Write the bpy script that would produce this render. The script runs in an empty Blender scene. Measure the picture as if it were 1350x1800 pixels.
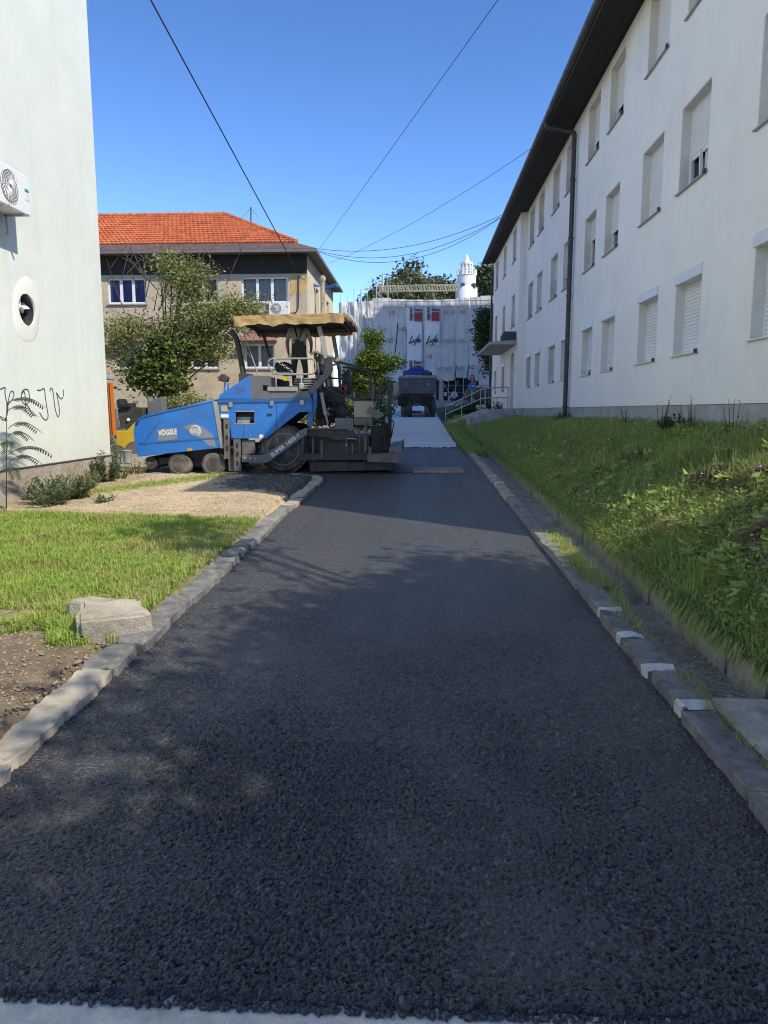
import bpy, bmesh, math, random
import numpy as np
from mathutils import Vector, Matrix, noise as mnoise

# ------------------------------------------------------------------ camera, sky, sun, exposure
SC = bpy.context.scene
COL = SC.collection
rnd = random.Random(7)
R = np.random.default_rng(11)
FOC, HCAM = 1260.0, 1.75
PITCH = math.atan(178/FOC)
YAW = math.atan(60*math.cos(PITCH)/FOC)
cam = bpy.data.cameras.new('camera')
cam.sensor_fit = 'VERTICAL'; cam.sensor_height = 36.0; cam.lens = 36.0*FOC/1800
cam.clip_start = 0.05; cam.clip_end = 2000
camo = bpy.data.objects.new('camera', cam); COL.objects.link(camo)
camo.location = (0, 0, HCAM); camo.rotation_euler = (math.pi/2-PITCH, 0, YAW)
SC.camera = camo

SUN = Vector((0.806, -0.592, 0.985)).normalized()          # towards the sun
W = bpy.data.worlds.new('World'); SC.world = W; W.use_nodes = True
wn = W.node_tree
sky = wn.nodes.new('ShaderNodeTexSky'); sky.sky_type = 'NISHITA'; sky.sun_disc = False
sky.sun_elevation = math.asin(SUN.z); sky.sun_rotation = math.atan2(SUN.x, SUN.y)
sky.altitude = 600; sky.air_density = 0.8; sky.dust_density = 0.12; sky.ozone_density = 3.2
wn.nodes['Background'].inputs['Strength'].default_value = 0.103
hs_ = wn.nodes.new('ShaderNodeHueSaturation'); hs_.inputs['Saturation'].default_value = 1.09
gm_ = wn.nodes.new('ShaderNodeGamma'); gm_.inputs['Gamma'].default_value = 1.25
wn.links.new(sky.outputs['Color'], gm_.inputs['Color']); wn.links.new(gm_.outputs['Color'], hs_.inputs['Color'])
tn_ = wn.nodes.new('ShaderNodeMix'); tn_.data_type = 'RGBA'; tn_.blend_type = 'MULTIPLY'; tn_.inputs['Factor'].default_value = 1.0
tn_.inputs['B'].default_value = (1.05, 0.90, 0.875, 1.0)          # the deep, slightly violet blue of this sky
wn.links.new(hs_.outputs['Color'], tn_.inputs['A']); wn.links.new(tn_.outputs['Result'], wn.nodes['Background'].inputs['Color'])
sl = bpy.data.lights.new('sun', 'SUN'); sl.energy = 2.6; sl.angle = math.radians(0.55); sl.color = (1.0, 0.92, 0.79)
so = bpy.data.objects.new('sun', sl); COL.objects.link(so); so.location = (20, -15, 30)
so.rotation_euler = (-SUN).to_track_quat('-Z', 'Y').to_euler()
SC.view_settings.view_transform = 'Standard'; SC.view_settings.look = 'None'
SC.view_settings.exposure = 1.08; SC.view_settings.gamma = 1.0; SC.view_settings.use_curve_mapping = False
SC.cycles.use_denoising = True; SC.cycles.denoiser = 'OPENIMAGEDENOISE'; SC.cycles.denoising_input_passes = 'RGB_ALBEDO_NORMAL'; SC.cycles.denoising_prefilter = 'ACCURATE'; SC.cycles.filter_width = 1.1
SC.cycles.max_bounces = 6; SC.cycles.transparent_max_bounces = 8
SC.cycles.diffuse_bounces = 3; SC.cycles.glossy_bounces = 3; SC.cycles.transmission_bounces = 4
SC.cycles.caustics_reflective = False; SC.cycles.caustics_refractive = False

# ------------------------------------------------------------------ measuring helpers (photo pixel -> place at a known depth)
_f = np.array([-math.sin(YAW)*math.cos(PITCH), math.cos(YAW)*math.cos(PITCH), -math.sin(PITCH)])
_r = np.array([math.cos(YAW), math.sin(YAW), 0.0]); _u = np.cross(_r, _f)
def ray(px, py): return _f*FOC + _r*(px-675) + _u*(900-py)
def at(px, py, Y):
    d = ray(px, py); return Vector(d*Y/d[1]) + Vector((0, 0, HCAM))
def atx(px, py, X):
    d = ray(px, py); return Vector(d*X/d[0]) + Vector((0, 0, HCAM))

def zr(y):                                                # height of the lane, rising away from the camera
    return float(np.interp(y, [-60, 0, 22.6, 46, 63, 80, 140, 400], [-1.5, 0, .588, 1.35, 2.2, 2.6, 3.0, 3.0]))
def lerp(a, b, t): return a+(b-a)*t
def fbm(x, y, z=0, o=3):
    return mnoise.fractal(Vector((x, y, z)), 1.0, 2.0, o)

# ------------------------------------------------------------------ materials
def rgb(*c): return (c[0], c[1], c[2], 1.0)
class NT:
    def __init__(s, name):
        s.m = bpy.data.materials.new(name); s.m.use_nodes = True
        s.t = s.m.node_tree; s.n = s.t.nodes; s.b = s.n['Principled BSDF']
        s.geo = s.n.new('ShaderNodeNewGeometry')
    def new(s, k, **kw):
        n = s.n.new(k)
        for a, v in kw.items():
            if a[0] == '_': setattr(n, a[1:], v)
            else: n.inputs[a].default_value = v
        return n
    def l(s, a, b): s.t.links.new(a, b)
    def noise(s, scale, detail=5, rough=.6, stretch=None, dist=0.0):
        n = s.new('ShaderNodeTexNoise', Scale=scale, Detail=detail, Roughness=rough, Distortion=dist)
        src = s.geo.outputs['Position']
        if stretch:
            mp = s.new('ShaderNodeMapping'); mp.inputs['Scale'].default_value = stretch
            s.l(src, mp.inputs['Vector']); src = mp.outputs['Vector']
        s.l(src, n.inputs['Vector']); return n.outputs['Fac']
    def voro(s, scale, feature='F1', out='Distance'):
        n = s.new('ShaderNodeTexVoronoi', _feature=feature, Scale=scale)
        s.l(s.geo.outputs['Position'], n.inputs['Vector']); return n.outputs[out]
    def ramp(s, fac, stops):
        n = s.new('ShaderNodeValToRGB'); e = n.color_ramp.elements
        while len(e) < len(stops): e.new(.5)
        for i, (p, c) in enumerate(stops):
            e[i].position = p; e[i].color = rgb(*c) if len(c) == 3 else c
        s.l(fac, n.inputs['Fac']); return n.outputs['Color']
    def mix(s, fac, a, b, mode='MIX'):
        n = s.new('ShaderNodeMix', _data_type='RGBA', _blend_type=mode)
        def put(v, sock):
            if isinstance(v, (tuple, list)): sock.default_value = rgb(*v)
            elif isinstance(v, (int, float)): sock.default_value = v
            else: s.l(v, sock)
        put(fac, n.inputs['Factor']); put(a, n.inputs['A']); put(b, n.inputs['B'])
        return n.outputs['Result']
    def math(s, op, a, b=0.0, c=0.0):
        n = s.new('ShaderNodeMath', _operation=op)
        for i, v in enumerate((a, b, c)):
            if isinstance(v, (int, float)): n.inputs[i].default_value = v
            else: s.l(v, n.inputs[i])
        return n.outputs[0]
    def bump(s, h, strength, dist=.02, prev=None):
        n = s.new('ShaderNodeBump', Strength=strength, Distance=dist)
        s.l(h, n.inputs['Height'])
        if prev is not None: s.l(prev, n.inputs['Normal'])
        s.l(n.outputs['Normal'], s.b.inputs['Normal']); return n.outputs['Normal']
    def attr(s, name):
        n = s.new('ShaderNodeAttribute', _attribute_name=name); return n
    def col(s, c):
        if isinstance(c, (tuple, list)): s.b.inputs['Base Color'].default_value = rgb(*c)
        else: s.l(c, s.b.inputs['Base Color'])
    def rough(s, r):
        if isinstance(r, (int, float)): s.b.inputs['Roughness'].default_value = r
        else: s.l(r, s.b.inputs['Roughness'])

def mat(name, c, c2=None, scale=6, rough=.7, metal=0, bump=0, bscale=60, dirt=None, dscale=2.5, damt=.5, stretch=None, spec=None):
    """plain surface: two tones of noise, optional dirt patches, fine relief"""
    t = NT(name)
    c2 = c2 or tuple(v*.82 for v in c)
    k = t.ramp(t.noise(scale, 6, .62, stretch), [(.3, c2), (.7, c)])
    if dirt:
        d = t.ramp(t.noise(dscale, 8, .7), [(.46, (0, 0, 0)), (.66, (damt,)*3)])
        k = t.mix(d, k, dirt)
    t.col(k); t.b.inputs['Metallic'].default_value = metal
    rr = t.ramp(t.noise(scale*2.3, 4), [(.3, (max(rough-.1, .02),)*3), (.7, (min(rough+.1, 1),)*3)]); t.rough(rr)
    if spec is not None: t.b.inputs['Specular IOR Level'].default_value = spec
    if bump: t.bump(t.noise(bscale, 5), bump, .01)
    return t.m
M = {}

# ------------------------------------------------------------------ mesh helpers
def wloc(o):
    v = Vector((0, 0, 0))
    while o is not None: v += o.location; o = o.parent
    return v
def tag(o, label=None, cat=None, group=None, kind=None):
    if label: o['label'] = label
    if cat: o['category'] = cat
    if group: o['group'] = group
    if kind: o['kind'] = kind
    return o
def thing(name, loc, label, cat, group=None):
    o = bpy.data.objects.new(name, None); o.empty_display_size = .2
    COL.objects.link(o); o.location = loc
    return tag(o, label, cat, group)
def link(name, me, material, parent=None, loc=(0, 0, 0)):
    o = bpy.data.objects.new(name, me); COL.objects.link(o)
    if material is not None:
        ms = material if isinstance(material, (list, tuple)) else [material]
        if len(me.materials) == 0:
            for m in ms: me.materials.append(m)
    if parent is not None: o.parent = parent
    o.location = loc
    return o
class MB:
    """collects shapes in world coordinates, then links them as ONE mesh object"""
    def __init__(s): s.v = []; s.f = []; s.mi = []; s.cm = 0
    def add(s, vs, fs):
        n = len(s.v); s.v += [tuple(v) for v in vs]
        for f in fs: s.f.append([i+n for i in f]); s.mi.append(s.cm)
        return s
    def box(s, x0, x1, y0, y1, z0, z1):
        return s.add([(x0,y0,z0),(x1,y0,z0),(x1,y1,z0),(x0,y1,z0),(x0,y0,z1),(x1,y0,z1),(x1,y1,z1),(x0,y1,z1)],
              [(3,2,1,0),(4,5,6,7),(0,1,5,4),(1,2,6,5),(2,3,7,6),(3,0,4,7)])
    def obox(s, c, ax, ay, az):
        c, ax, ay, az = map(Vector, (c, ax, ay, az))
        P = [c+ax*i+ay*j+az*k for k in (-1,1) for (i,j) in ((-1,-1),(1,-1),(1,1),(-1,1))]
        return s.add(P, [(3,2,1,0),(4,5,6,7),(0,1,5,4),(1,2,6,5),(2,3,7,6),(3,0,4,7)])
    def prism(s, poly, d):
        """polygon of 3D points extruded by the vector d"""
        d = Vector(d); n = len(poly); a = [Vector(p) for p in poly]
        nrm = sum(((a[i]-a[0]).cross(a[(i+1) % n]-a[0]) for i in range(1, n-1)), Vector())
        if nrm.dot(d) > 0: a = a[::-1]
        vs = a + [p+d for p in a]
        return s.add(vs, [list(range(n)), list(range(2*n-1, n-1, -1))] + [[(i+1) % n, i, i+n, (i+1) % n+n] for i in range(n)])
    def tube(s, pts, r, n=8, cap=True, closed=False):
        pts = [Vector(p) for p in pts]; k = len(pts)
        rs = r if isinstance(r, (list, tuple)) else [r]*k
        base = len(s.v); ref = None
        for i, p in enumerate(pts):
            if closed: d = pts[(i+1) % k]-pts[i-1]
            else: d = pts[min(i+1, k-1)]-pts[max(i-1, 0)]
            d = d.normalized() if d.length > 1e-9 else Vector((0, 0, 1))
            if ref is None:
                ref = Vector((0, 0, 1)) if abs(d.z) < .9 else Vector((1, 0, 0))
            a = (ref - d*ref.dot(d)); a = a.normalized() if a.length > 1e-6 else d.orthogonal().normalized()
            b = d.cross(a); ref = a
            for j in range(n):
                t = 2*math.pi*j/n
                s.v.append(tuple(p + (a*math.cos(t)+b*math.sin(t))*rs[i]))
        m = k if closed else k-1
        for i in range(m):
            for j in range(n):
                i2 = (i+1) % k
                s.f.append([base+i*n+j, base+i*n+(j+1) % n, base+i2*n+(j+1) % n, base+i2*n+j]); s.mi.append(s.cm)
        if cap and not closed:
            s.f.append([base+j for j in range(n)][::-1]); s.mi.append(s.cm)
            s.f.append([base+(k-1)*n+j for j in range(n)]); s.mi.append(s.cm)
        return s
    def lathe(s, c, axis, prof, n=24, cap=True):
        """prof: list of (distance along axis, radius)"""
        ax = Vector(axis).normalized(); a = ax.orthogonal().normalized(); b = ax.cross(a); c = Vector(c)
        base = len(s.v); k = len(prof)
        for (h, r) in prof:
            for j in range(n):
                t = 2*math.pi*j/n; s.v.append(tuple(c+ax*h+(a*math.cos(t)+b*math.sin(t))*r))
        for i in range(k-1):
            for j in range(n):
                s.f.append([base+i*n+j, base+i*n+(j+1) % n, base+(i+1)*n+(j+1) % n, base+(i+1)*n+j]); s.mi.append(s.cm)
        if cap and prof[0][1] > 1e-4: s.f.append([base+j for j in range(n)][::-1]); s.mi.append(s.cm)
        if cap and prof[-1][1] > 1e-4: s.f.append([base+(k-1)*n+j for j in range(n)]); s.mi.append(s.cm)
        return s
    def grid(s, nu, nv, fn):
        base = len(s.v)
        for j in range(nv+1):
            for i in range(nu+1): s.v.append(tuple(fn(i/nu, j/nv)))
        for j in range(nv):
            for i in range(nu):
                a = base+j*(nu+1)+i
                s.f.append([a, a+1, a+nu+2, a+nu+1]); s.mi.append(s.cm)
        return s
    def wall(s, o, u, v, n, Wd, Ht, holes, depth, back=True):
        """rectangular wall with real openings; o origin, u/v unit axes, n outward normal, holes (u0,u1,v0,v1)"""
        o, u, v, n = map(Vector, (o, u, v, n))
        us = sorted({0, Wd, *[h[0] for h in holes], *[h[1] for h in holes]})
        vs = sorted({0, Ht, *[h[2] for h in holes], *[h[3] for h in holes]})
        us = [x for x in us if 0 <= x <= Wd]; vs = [x for x in vs if 0 <= x <= Ht]
        flip = u.cross(v).dot(n) < 0
        def q(a, b, c, d):
            s.add([a, b, c, d], [(3, 2, 1, 0) if flip else (0, 1, 2, 3)])
        for i in range(len(us)-1):
            for j in range(len(vs)-1):
                cu, cv = (us[i]+us[i+1])/2, (vs[j]+vs[j+1])/2
                if any(h[0] < cu < h[1] and h[2] < cv < h[3] for h in holes): continue
                q(o+u*us[i]+v*vs[j], o+u*us[i+1]+v*vs[j], o+u*us[i+1]+v*vs[j+1], o+u*us[i]+v*vs[j+1])
        for (a, b, c, d) in holes:
            P = [o+u*a+v*c, o+u*b+v*c, o+u*b+v*d, o+u*a+v*d]
            for i in range(4):
                p, r_ = P[i], P[(i+1) % 4]
                q(p, p-n*depth, r_-n*depth, r_)
        return s
    def build(s, name, material, parent=None, smooth=False, bevel=0, kind=None, auto=None):
        org = wloc(parent) if parent is not None else Vector((0, 0, 0))
        me = bpy.data.meshes.new(name)
        vv = [(x-org.x, y-org.y, z-org.z) for x, y, z in s.v] if parent is not None else s.v
        me.from_pydata(vv, [], s.f); me.update()
        o = link(name, me, material, parent)
        if any(s.mi): me.polygons.foreach_set('material_index', s.mi)
        if smooth:
            me.polygons.foreach_set('use_smooth', [True]*len(me.polygons))
            if auto: me.set_sharp_from_angle(angle=math.radians(auto))
        if bevel:
            b = o.modifiers.new('bevel', 'BEVEL'); b.width = bevel; b.segments = 2; b.limit_method = 'ANGLE'; b.angle_limit = .6
        if kind: o['kind'] = kind
        return o
    def top(s, name, material, label=None, cat=None, group=None, kind=None, loc=None, **kw):
        """a thing that is one mesh, its origin at its base"""
        if loc is None:
            a = np.array(s.v); loc = (float((a[:,0].min()+a[:,0].max())/2), float((a[:,1].min()+a[:,1].max())/2), float(a[:,2].min()))
        s.v = [(x-loc[0], y-loc[1], z-loc[2]) for x, y, z in s.v]
        o = s.build(name, material, None, **kw); o.location = loc
        return tag(o, label, cat, group, kind)
def np_mesh(name, V, F, material, parent=None, attrs=None, smooth=False):
    """V (n,3) array, F (m,k) array of one face size"""
    V = np.asarray(V, np.float32); F = np.asarray(F, np.int32); k = F.shape[1]
    me = bpy.data.meshes.new(name)
    me.vertices.add(len(V)); me.loops.add(F.size); me.polygons.add(len(F))
    me.vertices.foreach_set('co', V.ravel()); me.loops.foreach_set('vertex_index', F.ravel())
    me.polygons.foreach_set('loop_start', np.arange(0, F.size, k, dtype=np.int32))
    me.polygons.foreach_set('loop_total', np.full(len(F), k, np.int32))
    if smooth: me.polygons.foreach_set('use_smooth', np.ones(len(F), bool))
    me.update(calc_edges=True)
    for an, av in (attrs or {}).items():
        av = np.asarray(av, np.float32)
        if av.ndim == 1:
            a = me.attributes.new(an, 'FLOAT', 'POINT'); a.data.foreach_set('value', av)
        else:
            a = me.attributes.new(an, 'FLOAT_COLOR', 'POINT')
            a.data.foreach_set('color', np.concatenate([av, np.ones((len(av), 1), np.float32)], 1).ravel())
    return link(name, me, material, parent)
_txt = {}
def text_geo(s, bold=0.0, shear=0.0):
    key = (s, bold, shear)
    if key not in _txt:
        c = bpy.data.curves.new('t', 'FONT'); c.body = s; c.size = 1.0; c.offset = bold; c.shear = shear
        c.resolution_u = 3; o = bpy.data.objects.new('t', c); COL.objects.link(o)
        dg = bpy.context.evaluated_depsgraph_get()
        me = bpy.data.meshes.new_from_object(o.evaluated_get(dg))
        V = np.array([v.co[:] for v in me.vertices]); Fc = [list(p.vertices) for p in me.polygons]
        bpy.data.objects.remove(o); bpy.data.curves.remove(c); bpy.data.meshes.remove(me)
        V[:, :2] -= V[:, :2].min(0); _txt[key] = (V, Fc, V[:, 0].max(), V[:, 1].max())
    return _txt[key]
def put_text(mb, s, o, u, v, w, h, bold=0.0, shear=0.0, mirror=False):
    """letters of the string fill the w x h box at o along u (reading) and v (up)"""
    V, Fc, tw, th = text_geo(s, bold, shear); o, u, v = Vector(o), Vector(u), Vector(v)
    mb.add([o+u*(x/tw*w)+v*(y/th*h) for x, y, z in V], Fc)
def rect_loop(pts, rad, n=5):
    """rounded closed polyline through corner points"""
    out = []; k = len(pts); P = [Vector(p) for p in pts]
    for i in range(k):
        a, b, c = P[i-1], P[i], P[(i+1) % k]
        p0 = b+(a-b).normalized()*rad; p1 = b+(c-b).normalized()*rad
        for j in range(n+1):
            t = j/n; out.append(p0*(1-t)**2+b*2*t*(1-t)+p1*t*t)
    return out
def round_path(pts, rad, n=5):
    P = [Vector(p) for p in pts]; out = [P[0]]
    for i in range(1, len(P)-1):
        a, b, c = P[i-1], P[i], P[i+1]
        rr = min(rad, (a-b).length*.45, (c-b).length*.45)
        p0 = b+(a-b).normalized()*rr; p1 = b+(c-b).normalized()*rr
        for j in range(n+1):
            t = j/n; out.append(p0*(1-t)**2+b*2*t*(1-t)+p1*t*t)
    out.append(P[-1]); return out
def dup(root, loc, label=None):
    """copy of a thing with its parts and sub-parts"""
    def cp(o, par):
        c = o.copy(); COL.objects.link(c); c.parent = par
        for ch in o.children: cp(ch, c)
        return c
    r = cp(root, None); r.location = loc
    if label: r['label'] = label
    return r

# ------------------------------------------------------------------ material library
def m_asphalt():
    t = NT('fresh_asphalt')
    big = t.noise(1.3, 5, .6); cell = t.voro(68, 'F1', 'Color'); d1 = t.voro(68); d2 = t.voro(170)
    bw = t.new('ShaderNodeRGBToBW'); t.l(cell, bw.inputs[0])
    k = t.ramp(bw.outputs[0], [(.1, (.016, .0155, .015)), (.72, (.046, .044, .042)), (.97, (.16, .155, .146))])
    k = t.mix(t.ramp(big, [(.35, (0, 0, 0)), (.7, (.55,)*3)]), k, (.062, .059, .055))
    k = t.mix(1.0, k, t.ramp(t.noise(26, 3, .8), [(.36, (.55,)*3), (.5, (1,)*3), (.66, (1.9,)*3)]), 'MULTIPLY')
    sp = t.ramp(t.noise(300, 2, .5), [(.72, (0, 0, 0)), (.78, (.8,)*3)])
    k = t.mix(sp, k, (.16, .16, .155))
    ln = t.ramp(t.noise(1.0, 4, .6, (3.2, .10, 1)), [(.42, (0, 0, 0)), (.62, (.5,)*3)]); k = t.mix(ln, k, (.040, .040, .041))      # roller lanes
    t.col(k)
    t.rough(t.ramp(t.noise(1.0, 5, .6, (2.5, .2, 1)), [(.3, (.40,)*3), (.7, (.58,)*3)])); t.b.inputs['Specular IOR Level'].default_value = 1.0
    h = t.math('ADD', t.math('MULTIPLY', d1, -1.0), t.math('MULTIPLY', d2, -.35))
    n = t.bump(t.noise(9, 4), .25, .02); n = t.bump(t.noise(28, 3, .7), .45, .025, n); t.bump(h, 1.0, .022, n)
    return t.m
M['asphalt'] = m_asphalt()
def m_concrete(name, c, c2, grime=(.16, .14, .11), moss=None, bscale=70, bump=.5, rough=.88, gscale=3.0):
    t = NT(name)
    k = t.ramp(t.noise(5, 8, .68), [(.3, c2), (.7, c)])
    k = t.mix(t.ramp(t.noise(gscale, 9, .72), [(.45, (0, 0, 0)), (.68, (.75,)*3)]), k, grime)
    if moss: k = t.mix(t.ramp(t.noise(gscale*2.1, 8, .7), [(.55, (0, 0, 0)), (.66, (.8,)*3)]), k, moss)
    sp = t.ramp(t.voro(120, 'F1', 'Distance'), [(.12, (.75,)*3), (.3, (1, 1, 1))]); k = t.mix(1.0, k, sp, 'MULTIPLY')
    t.col(k); t.rough(rough); n = t.bump(t.noise(12, 6, .65), bump, .03); t.bump(t.noise(bscale, 6, .7), bump, .008, n)
    return t.m
M['concrete'] = m_concrete('old_concrete', (.80, .70, .55), (.60, .53, .42), grime=(.36, .33, .28), gscale=14)
M['slab'] = m_concrete('slab_concrete', (.50, .46, .39), (.36, .33, .28))
M['path'] = m_concrete('path_concrete', (.80, .78, .72), (.70, .68, .63), grime=(.54, .52, .47), gscale=1.2, bump=.25)
M['kerb_pale'] = m_concrete('pale_kerb_stone', (.50, .44, .34), (.33, .29, .225), grime=(.20, .17, .12))
M['kerb_dark'] = m_concrete('dark_kerb_stone', (.22, .215, .20), (.12, .118, .112), grime=(.34, .32, .27), moss=(.30, .25, .13))
M['kerb_blue'] = m_concrete('weathered_kerb_stone', (.22, .215, .205), (.085, .085, .083), grime=(.33, .31, .26), moss=(.29, .25, .15), bump=1.0, gscale=5.5)
M['white_paint'] = m_concrete('worn_white_paint', (.66, .65, .62), (.52, .51, .48), grime=(.26, .25, .22), gscale=16)
M['drain_wall'] = m_concrete('mossy_block', (.36, .335, .28), (.22, .205, .17), grime=(.15, .13, .085), moss=(.15, .15, .07), bump=1.0, gscale=6)
M['channel'] = m_concrete('dirty_channel', (.40, .36, .295), (.26, .235, .195), grime=(.15, .13, .10), bump=.9)
M['rock'] = m_concrete('kerb_rubble', (.52, .46, .35), (.34, .30, .23), grime=(.22, .18, .12), bump=.9)
M['plinth'] = m_concrete('grey_plinth', (.46, .46, .45), (.36, .36, .355), grime=(.25, .25, .23), bump=.3)
M['plinth_left'] = m_concrete('crumbling_plinth', (.46, .40, .32), (.34, .29, .235), grime=(.24, .19, .13), bump=.9)

def m_wall_right():
    t = NT('white_render')
    k = t.ramp(t.noise(.9, 6, .6), [(.3, (.90, .86, .785)), (.7, (.95, .92, .85))])
    sp = t.new('ShaderNodeSeparateXYZ'); t.l(t.geo.outputs['Position'], sp.inputs[0])
    st = t.ramp(t.noise(1.0, 6, .7, (1, 7, .25)), [(.5, (0, 0, 0)), (.75, (.55,)*3)])
    hi = t.math('MULTIPLY', t.math('SUBTRACT', sp.outputs['Z'], 7.9), 1.1); n = t.new('ShaderNodeClamp'); t.l(hi, n.inputs[0])
    k = t.mix(t.math('MULTIPLY', st, n.outputs[0]), k, (.56, .47, .32))      # rain streaks under the eaves
    st2 = t.ramp(t.noise(1.0, 7, .7, (1, 3, .12)), [(.52, (0, 0, 0)), (.82, (.25,)*3)])
    k = t.mix(st2, k, (.62, .60, .555))
    k = t.mix(t.ramp(t.noise(.55, 8, .72), [(.52, (0, 0, 0)), (.72, (.4,)*3)]), k, (.68, .67, .64)); t.col(k); t.rough(.9)
    t.bump(t.noise(180, 4), .25, .004); return t.m
M['wall_r'] = m_wall_right()
def m_wall_left():
    t = NT('mint_render')
    k = t.ramp(t.noise(1.1, 7, .65), [(.3, (.60, .65, .58)), (.72, (.68, .72, .65))])
    k = t.mix(t.ramp(t.noise(2.6, 9, .75), [(.5, (0, 0, 0)), (.72, (.7,)*3)]), k, (.67, .665, .58))
    k = t.mix(t.ramp(t.noise(14, 6, .8), [(.62, (0, 0, 0)), (.70, (.45,)*3)]), k, (.45, .48, .42))
    k = t.mix(t.ramp(t.noise(1.0, 7, .7, (1, 2.4, .16)), [(.52, (0, 0, 0)), (.78, (.45,)*3)]), k, (.52, .56, .50))
    sp = t.new('ShaderNodeSeparateXYZ'); t.l(t.geo.outputs['Position'], sp.inputs[0])
    c = t.new('ShaderNodeClamp'); t.l(t.math('MULTIPLY', t.math('SUBTRACT', 2.0, sp.outputs['Z']), .7), c.inputs[0])
    k = t.mix(t.math('MULTIPLY', c.outputs[0], t.ramp(t.noise(3.2, 8, .75), [(.3, (.15,)*3), (.7, (.85,)*3)])), k, (.58, .54, .42))   # splash dirt low down
    t.col(k); t.rough(.92); n = t.bump(t.noise(2.4, 6, .6), .4, .03); t.bump(t.noise(80, 6, .75), .4, .006, n); return t.m
M['wall_l'] = m_wall_left()
M['patch'] = m_concrete('repair_plaster', (.78, .78, .71), (.70, .71, .64), grime=(.66, .65, .58), bump=.3)
M['ink'] = mat('graffiti_ink', (.035, .04, .04), rough=.8)
M['white_pvc'] = mat('white_pvc', (.78, .78, .77), (.72, .72, .71), rough=.42)
M['shutter'] = mat('shutter_slats', (.86, .86, .85), (.80, .80, .79), scale=3, rough=.5)
M['sill'] = mat('grey_sill', (.42, .42, .41), (.30, .30, .29), rough=.6, bump=.2)
M['reveal'] = mat('grey_reveal', (.72, .70, .64), (.62, .60, .55), rough=.9, bump=.2)
M['glass'] = mat('dark_window_glass', (.020, .024, .028), rough=.08, spec=.8)
M['gutter'] = mat('dark_gutter', (.075, .075, .078), (.045, .045, .048), rough=.55, metal=.3)
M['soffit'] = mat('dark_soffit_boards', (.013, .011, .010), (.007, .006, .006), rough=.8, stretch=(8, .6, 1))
M['roof_brown'] = mat('brown_roof_sheet', (.14, .085, .070), (.095, .058, .050), rough=.55, dirt=(.19, .14, .12), damt=.6)
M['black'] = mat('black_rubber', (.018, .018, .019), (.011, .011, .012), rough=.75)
M['steel'] = mat('galvanised_steel', (.42, .42, .42), (.28, .28, .28), rough=.45, metal=.7)
M['wood'] = mat('weathered_timber', (.36, .29, .20), (.24, .19, .13), rough=.85, stretch=(12, 1, 1), bump=.3)

def m_ground():
    t = NT('earth')
    a = t.attr('tint')
    n1 = t.noise(7, 9, .72); n2 = t.noise(45, 6, .7)
    k = t.mix(1.0, a.outputs['Color'], t.ramp(n1, [(.3, (.62,)*3), (.7, (1.3,)*3)]), 'MULTIPLY')
    k = t.mix(1.0, k, t.ramp(n2, [(.3, (.65,)*3), (.72, (1.35,)*3)]), 'MULTIPLY')
    t.col(k); t.rough(.95); nn = t.bump(n1, .8, .09); t.bump(n2, .9, .03, nn); return t.m
M['ground'] = m_ground()
def m_leaf(name, lo, mid, hi, trans=.25, rough=.6):
    t = NT(name); a = t.attr('tint')
    k = t.ramp(a.outputs['Fac'], [(0, lo), (.5, mid), (1, hi)]); t.col(k); t.rough(rough)
    t.b.inputs['Specular IOR Level'].default_value = .3
    tr = t.new('ShaderNodeBsdfTranslucent'); t.l(k, tr.inputs['Color'])
    mx = t.new('ShaderNodeMixShader'); mx.inputs[0].default_value = trans
    t.l(t.b.outputs[0], mx.inputs[1]); t.l(tr.outputs[0], mx.inputs[2])
    t.l(mx.outputs[0], t.n['Material Output'].inputs['Surface']); return t.m
M['lawn'] = m_leaf('lawn_grass', (.42, .37, .14), (.28, .38, .065), (.33, .46, .08), .3)
M['bankgrass'] = m_leaf('bank_grass', (.48, .42, .20), (.27, .41, .085), (.48, .58, .18), .42)
M['hay'] = m_leaf('dry_hay', (.20, .155, .09), (.27, .21, .12), (.36, .29, .17), .15)
M['straw'] = m_leaf('straw', (.40, .30, .13), (.50, .39, .17), (.58, .47, .23), .2)
M['weed'] = m_leaf('weed_leaf', (.07, .10, .045), (.105, .15, .06), (.17, .21, .085), .25)
M['leaf_olive'] = m_leaf('olive_leaf', (.16, .19, .06), (.27, .29, .10), (.44, .43, .18), .35)
M['leaf_dark'] = m_leaf('dark_leaf', (.05, .08, .022), (.11, .16, .035), (.26, .31, .075), .3)
M['leaf_bright'] = m_leaf('bright_leaf', (.06, .11, .022), (.12, .19, .035), (.23, .31, .06), .35)
M['leaf_linden'] = m_leaf('linden_leaf', (.055, .075, .03), (.10, .12, .05), (.30, .29, .17), .2)
M['leaf_shade'] = m_leaf('broad_leaf', (.04, .06, .02), (.07, .11, .03), (.11, .16, .05), .15)
M['bark'] = mat('bark', (.13, .105, .08), (.07, .056, .044), scale=14, rough=.95, bump=.8, bscale=30, stretch=(1, 1, .25))

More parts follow.
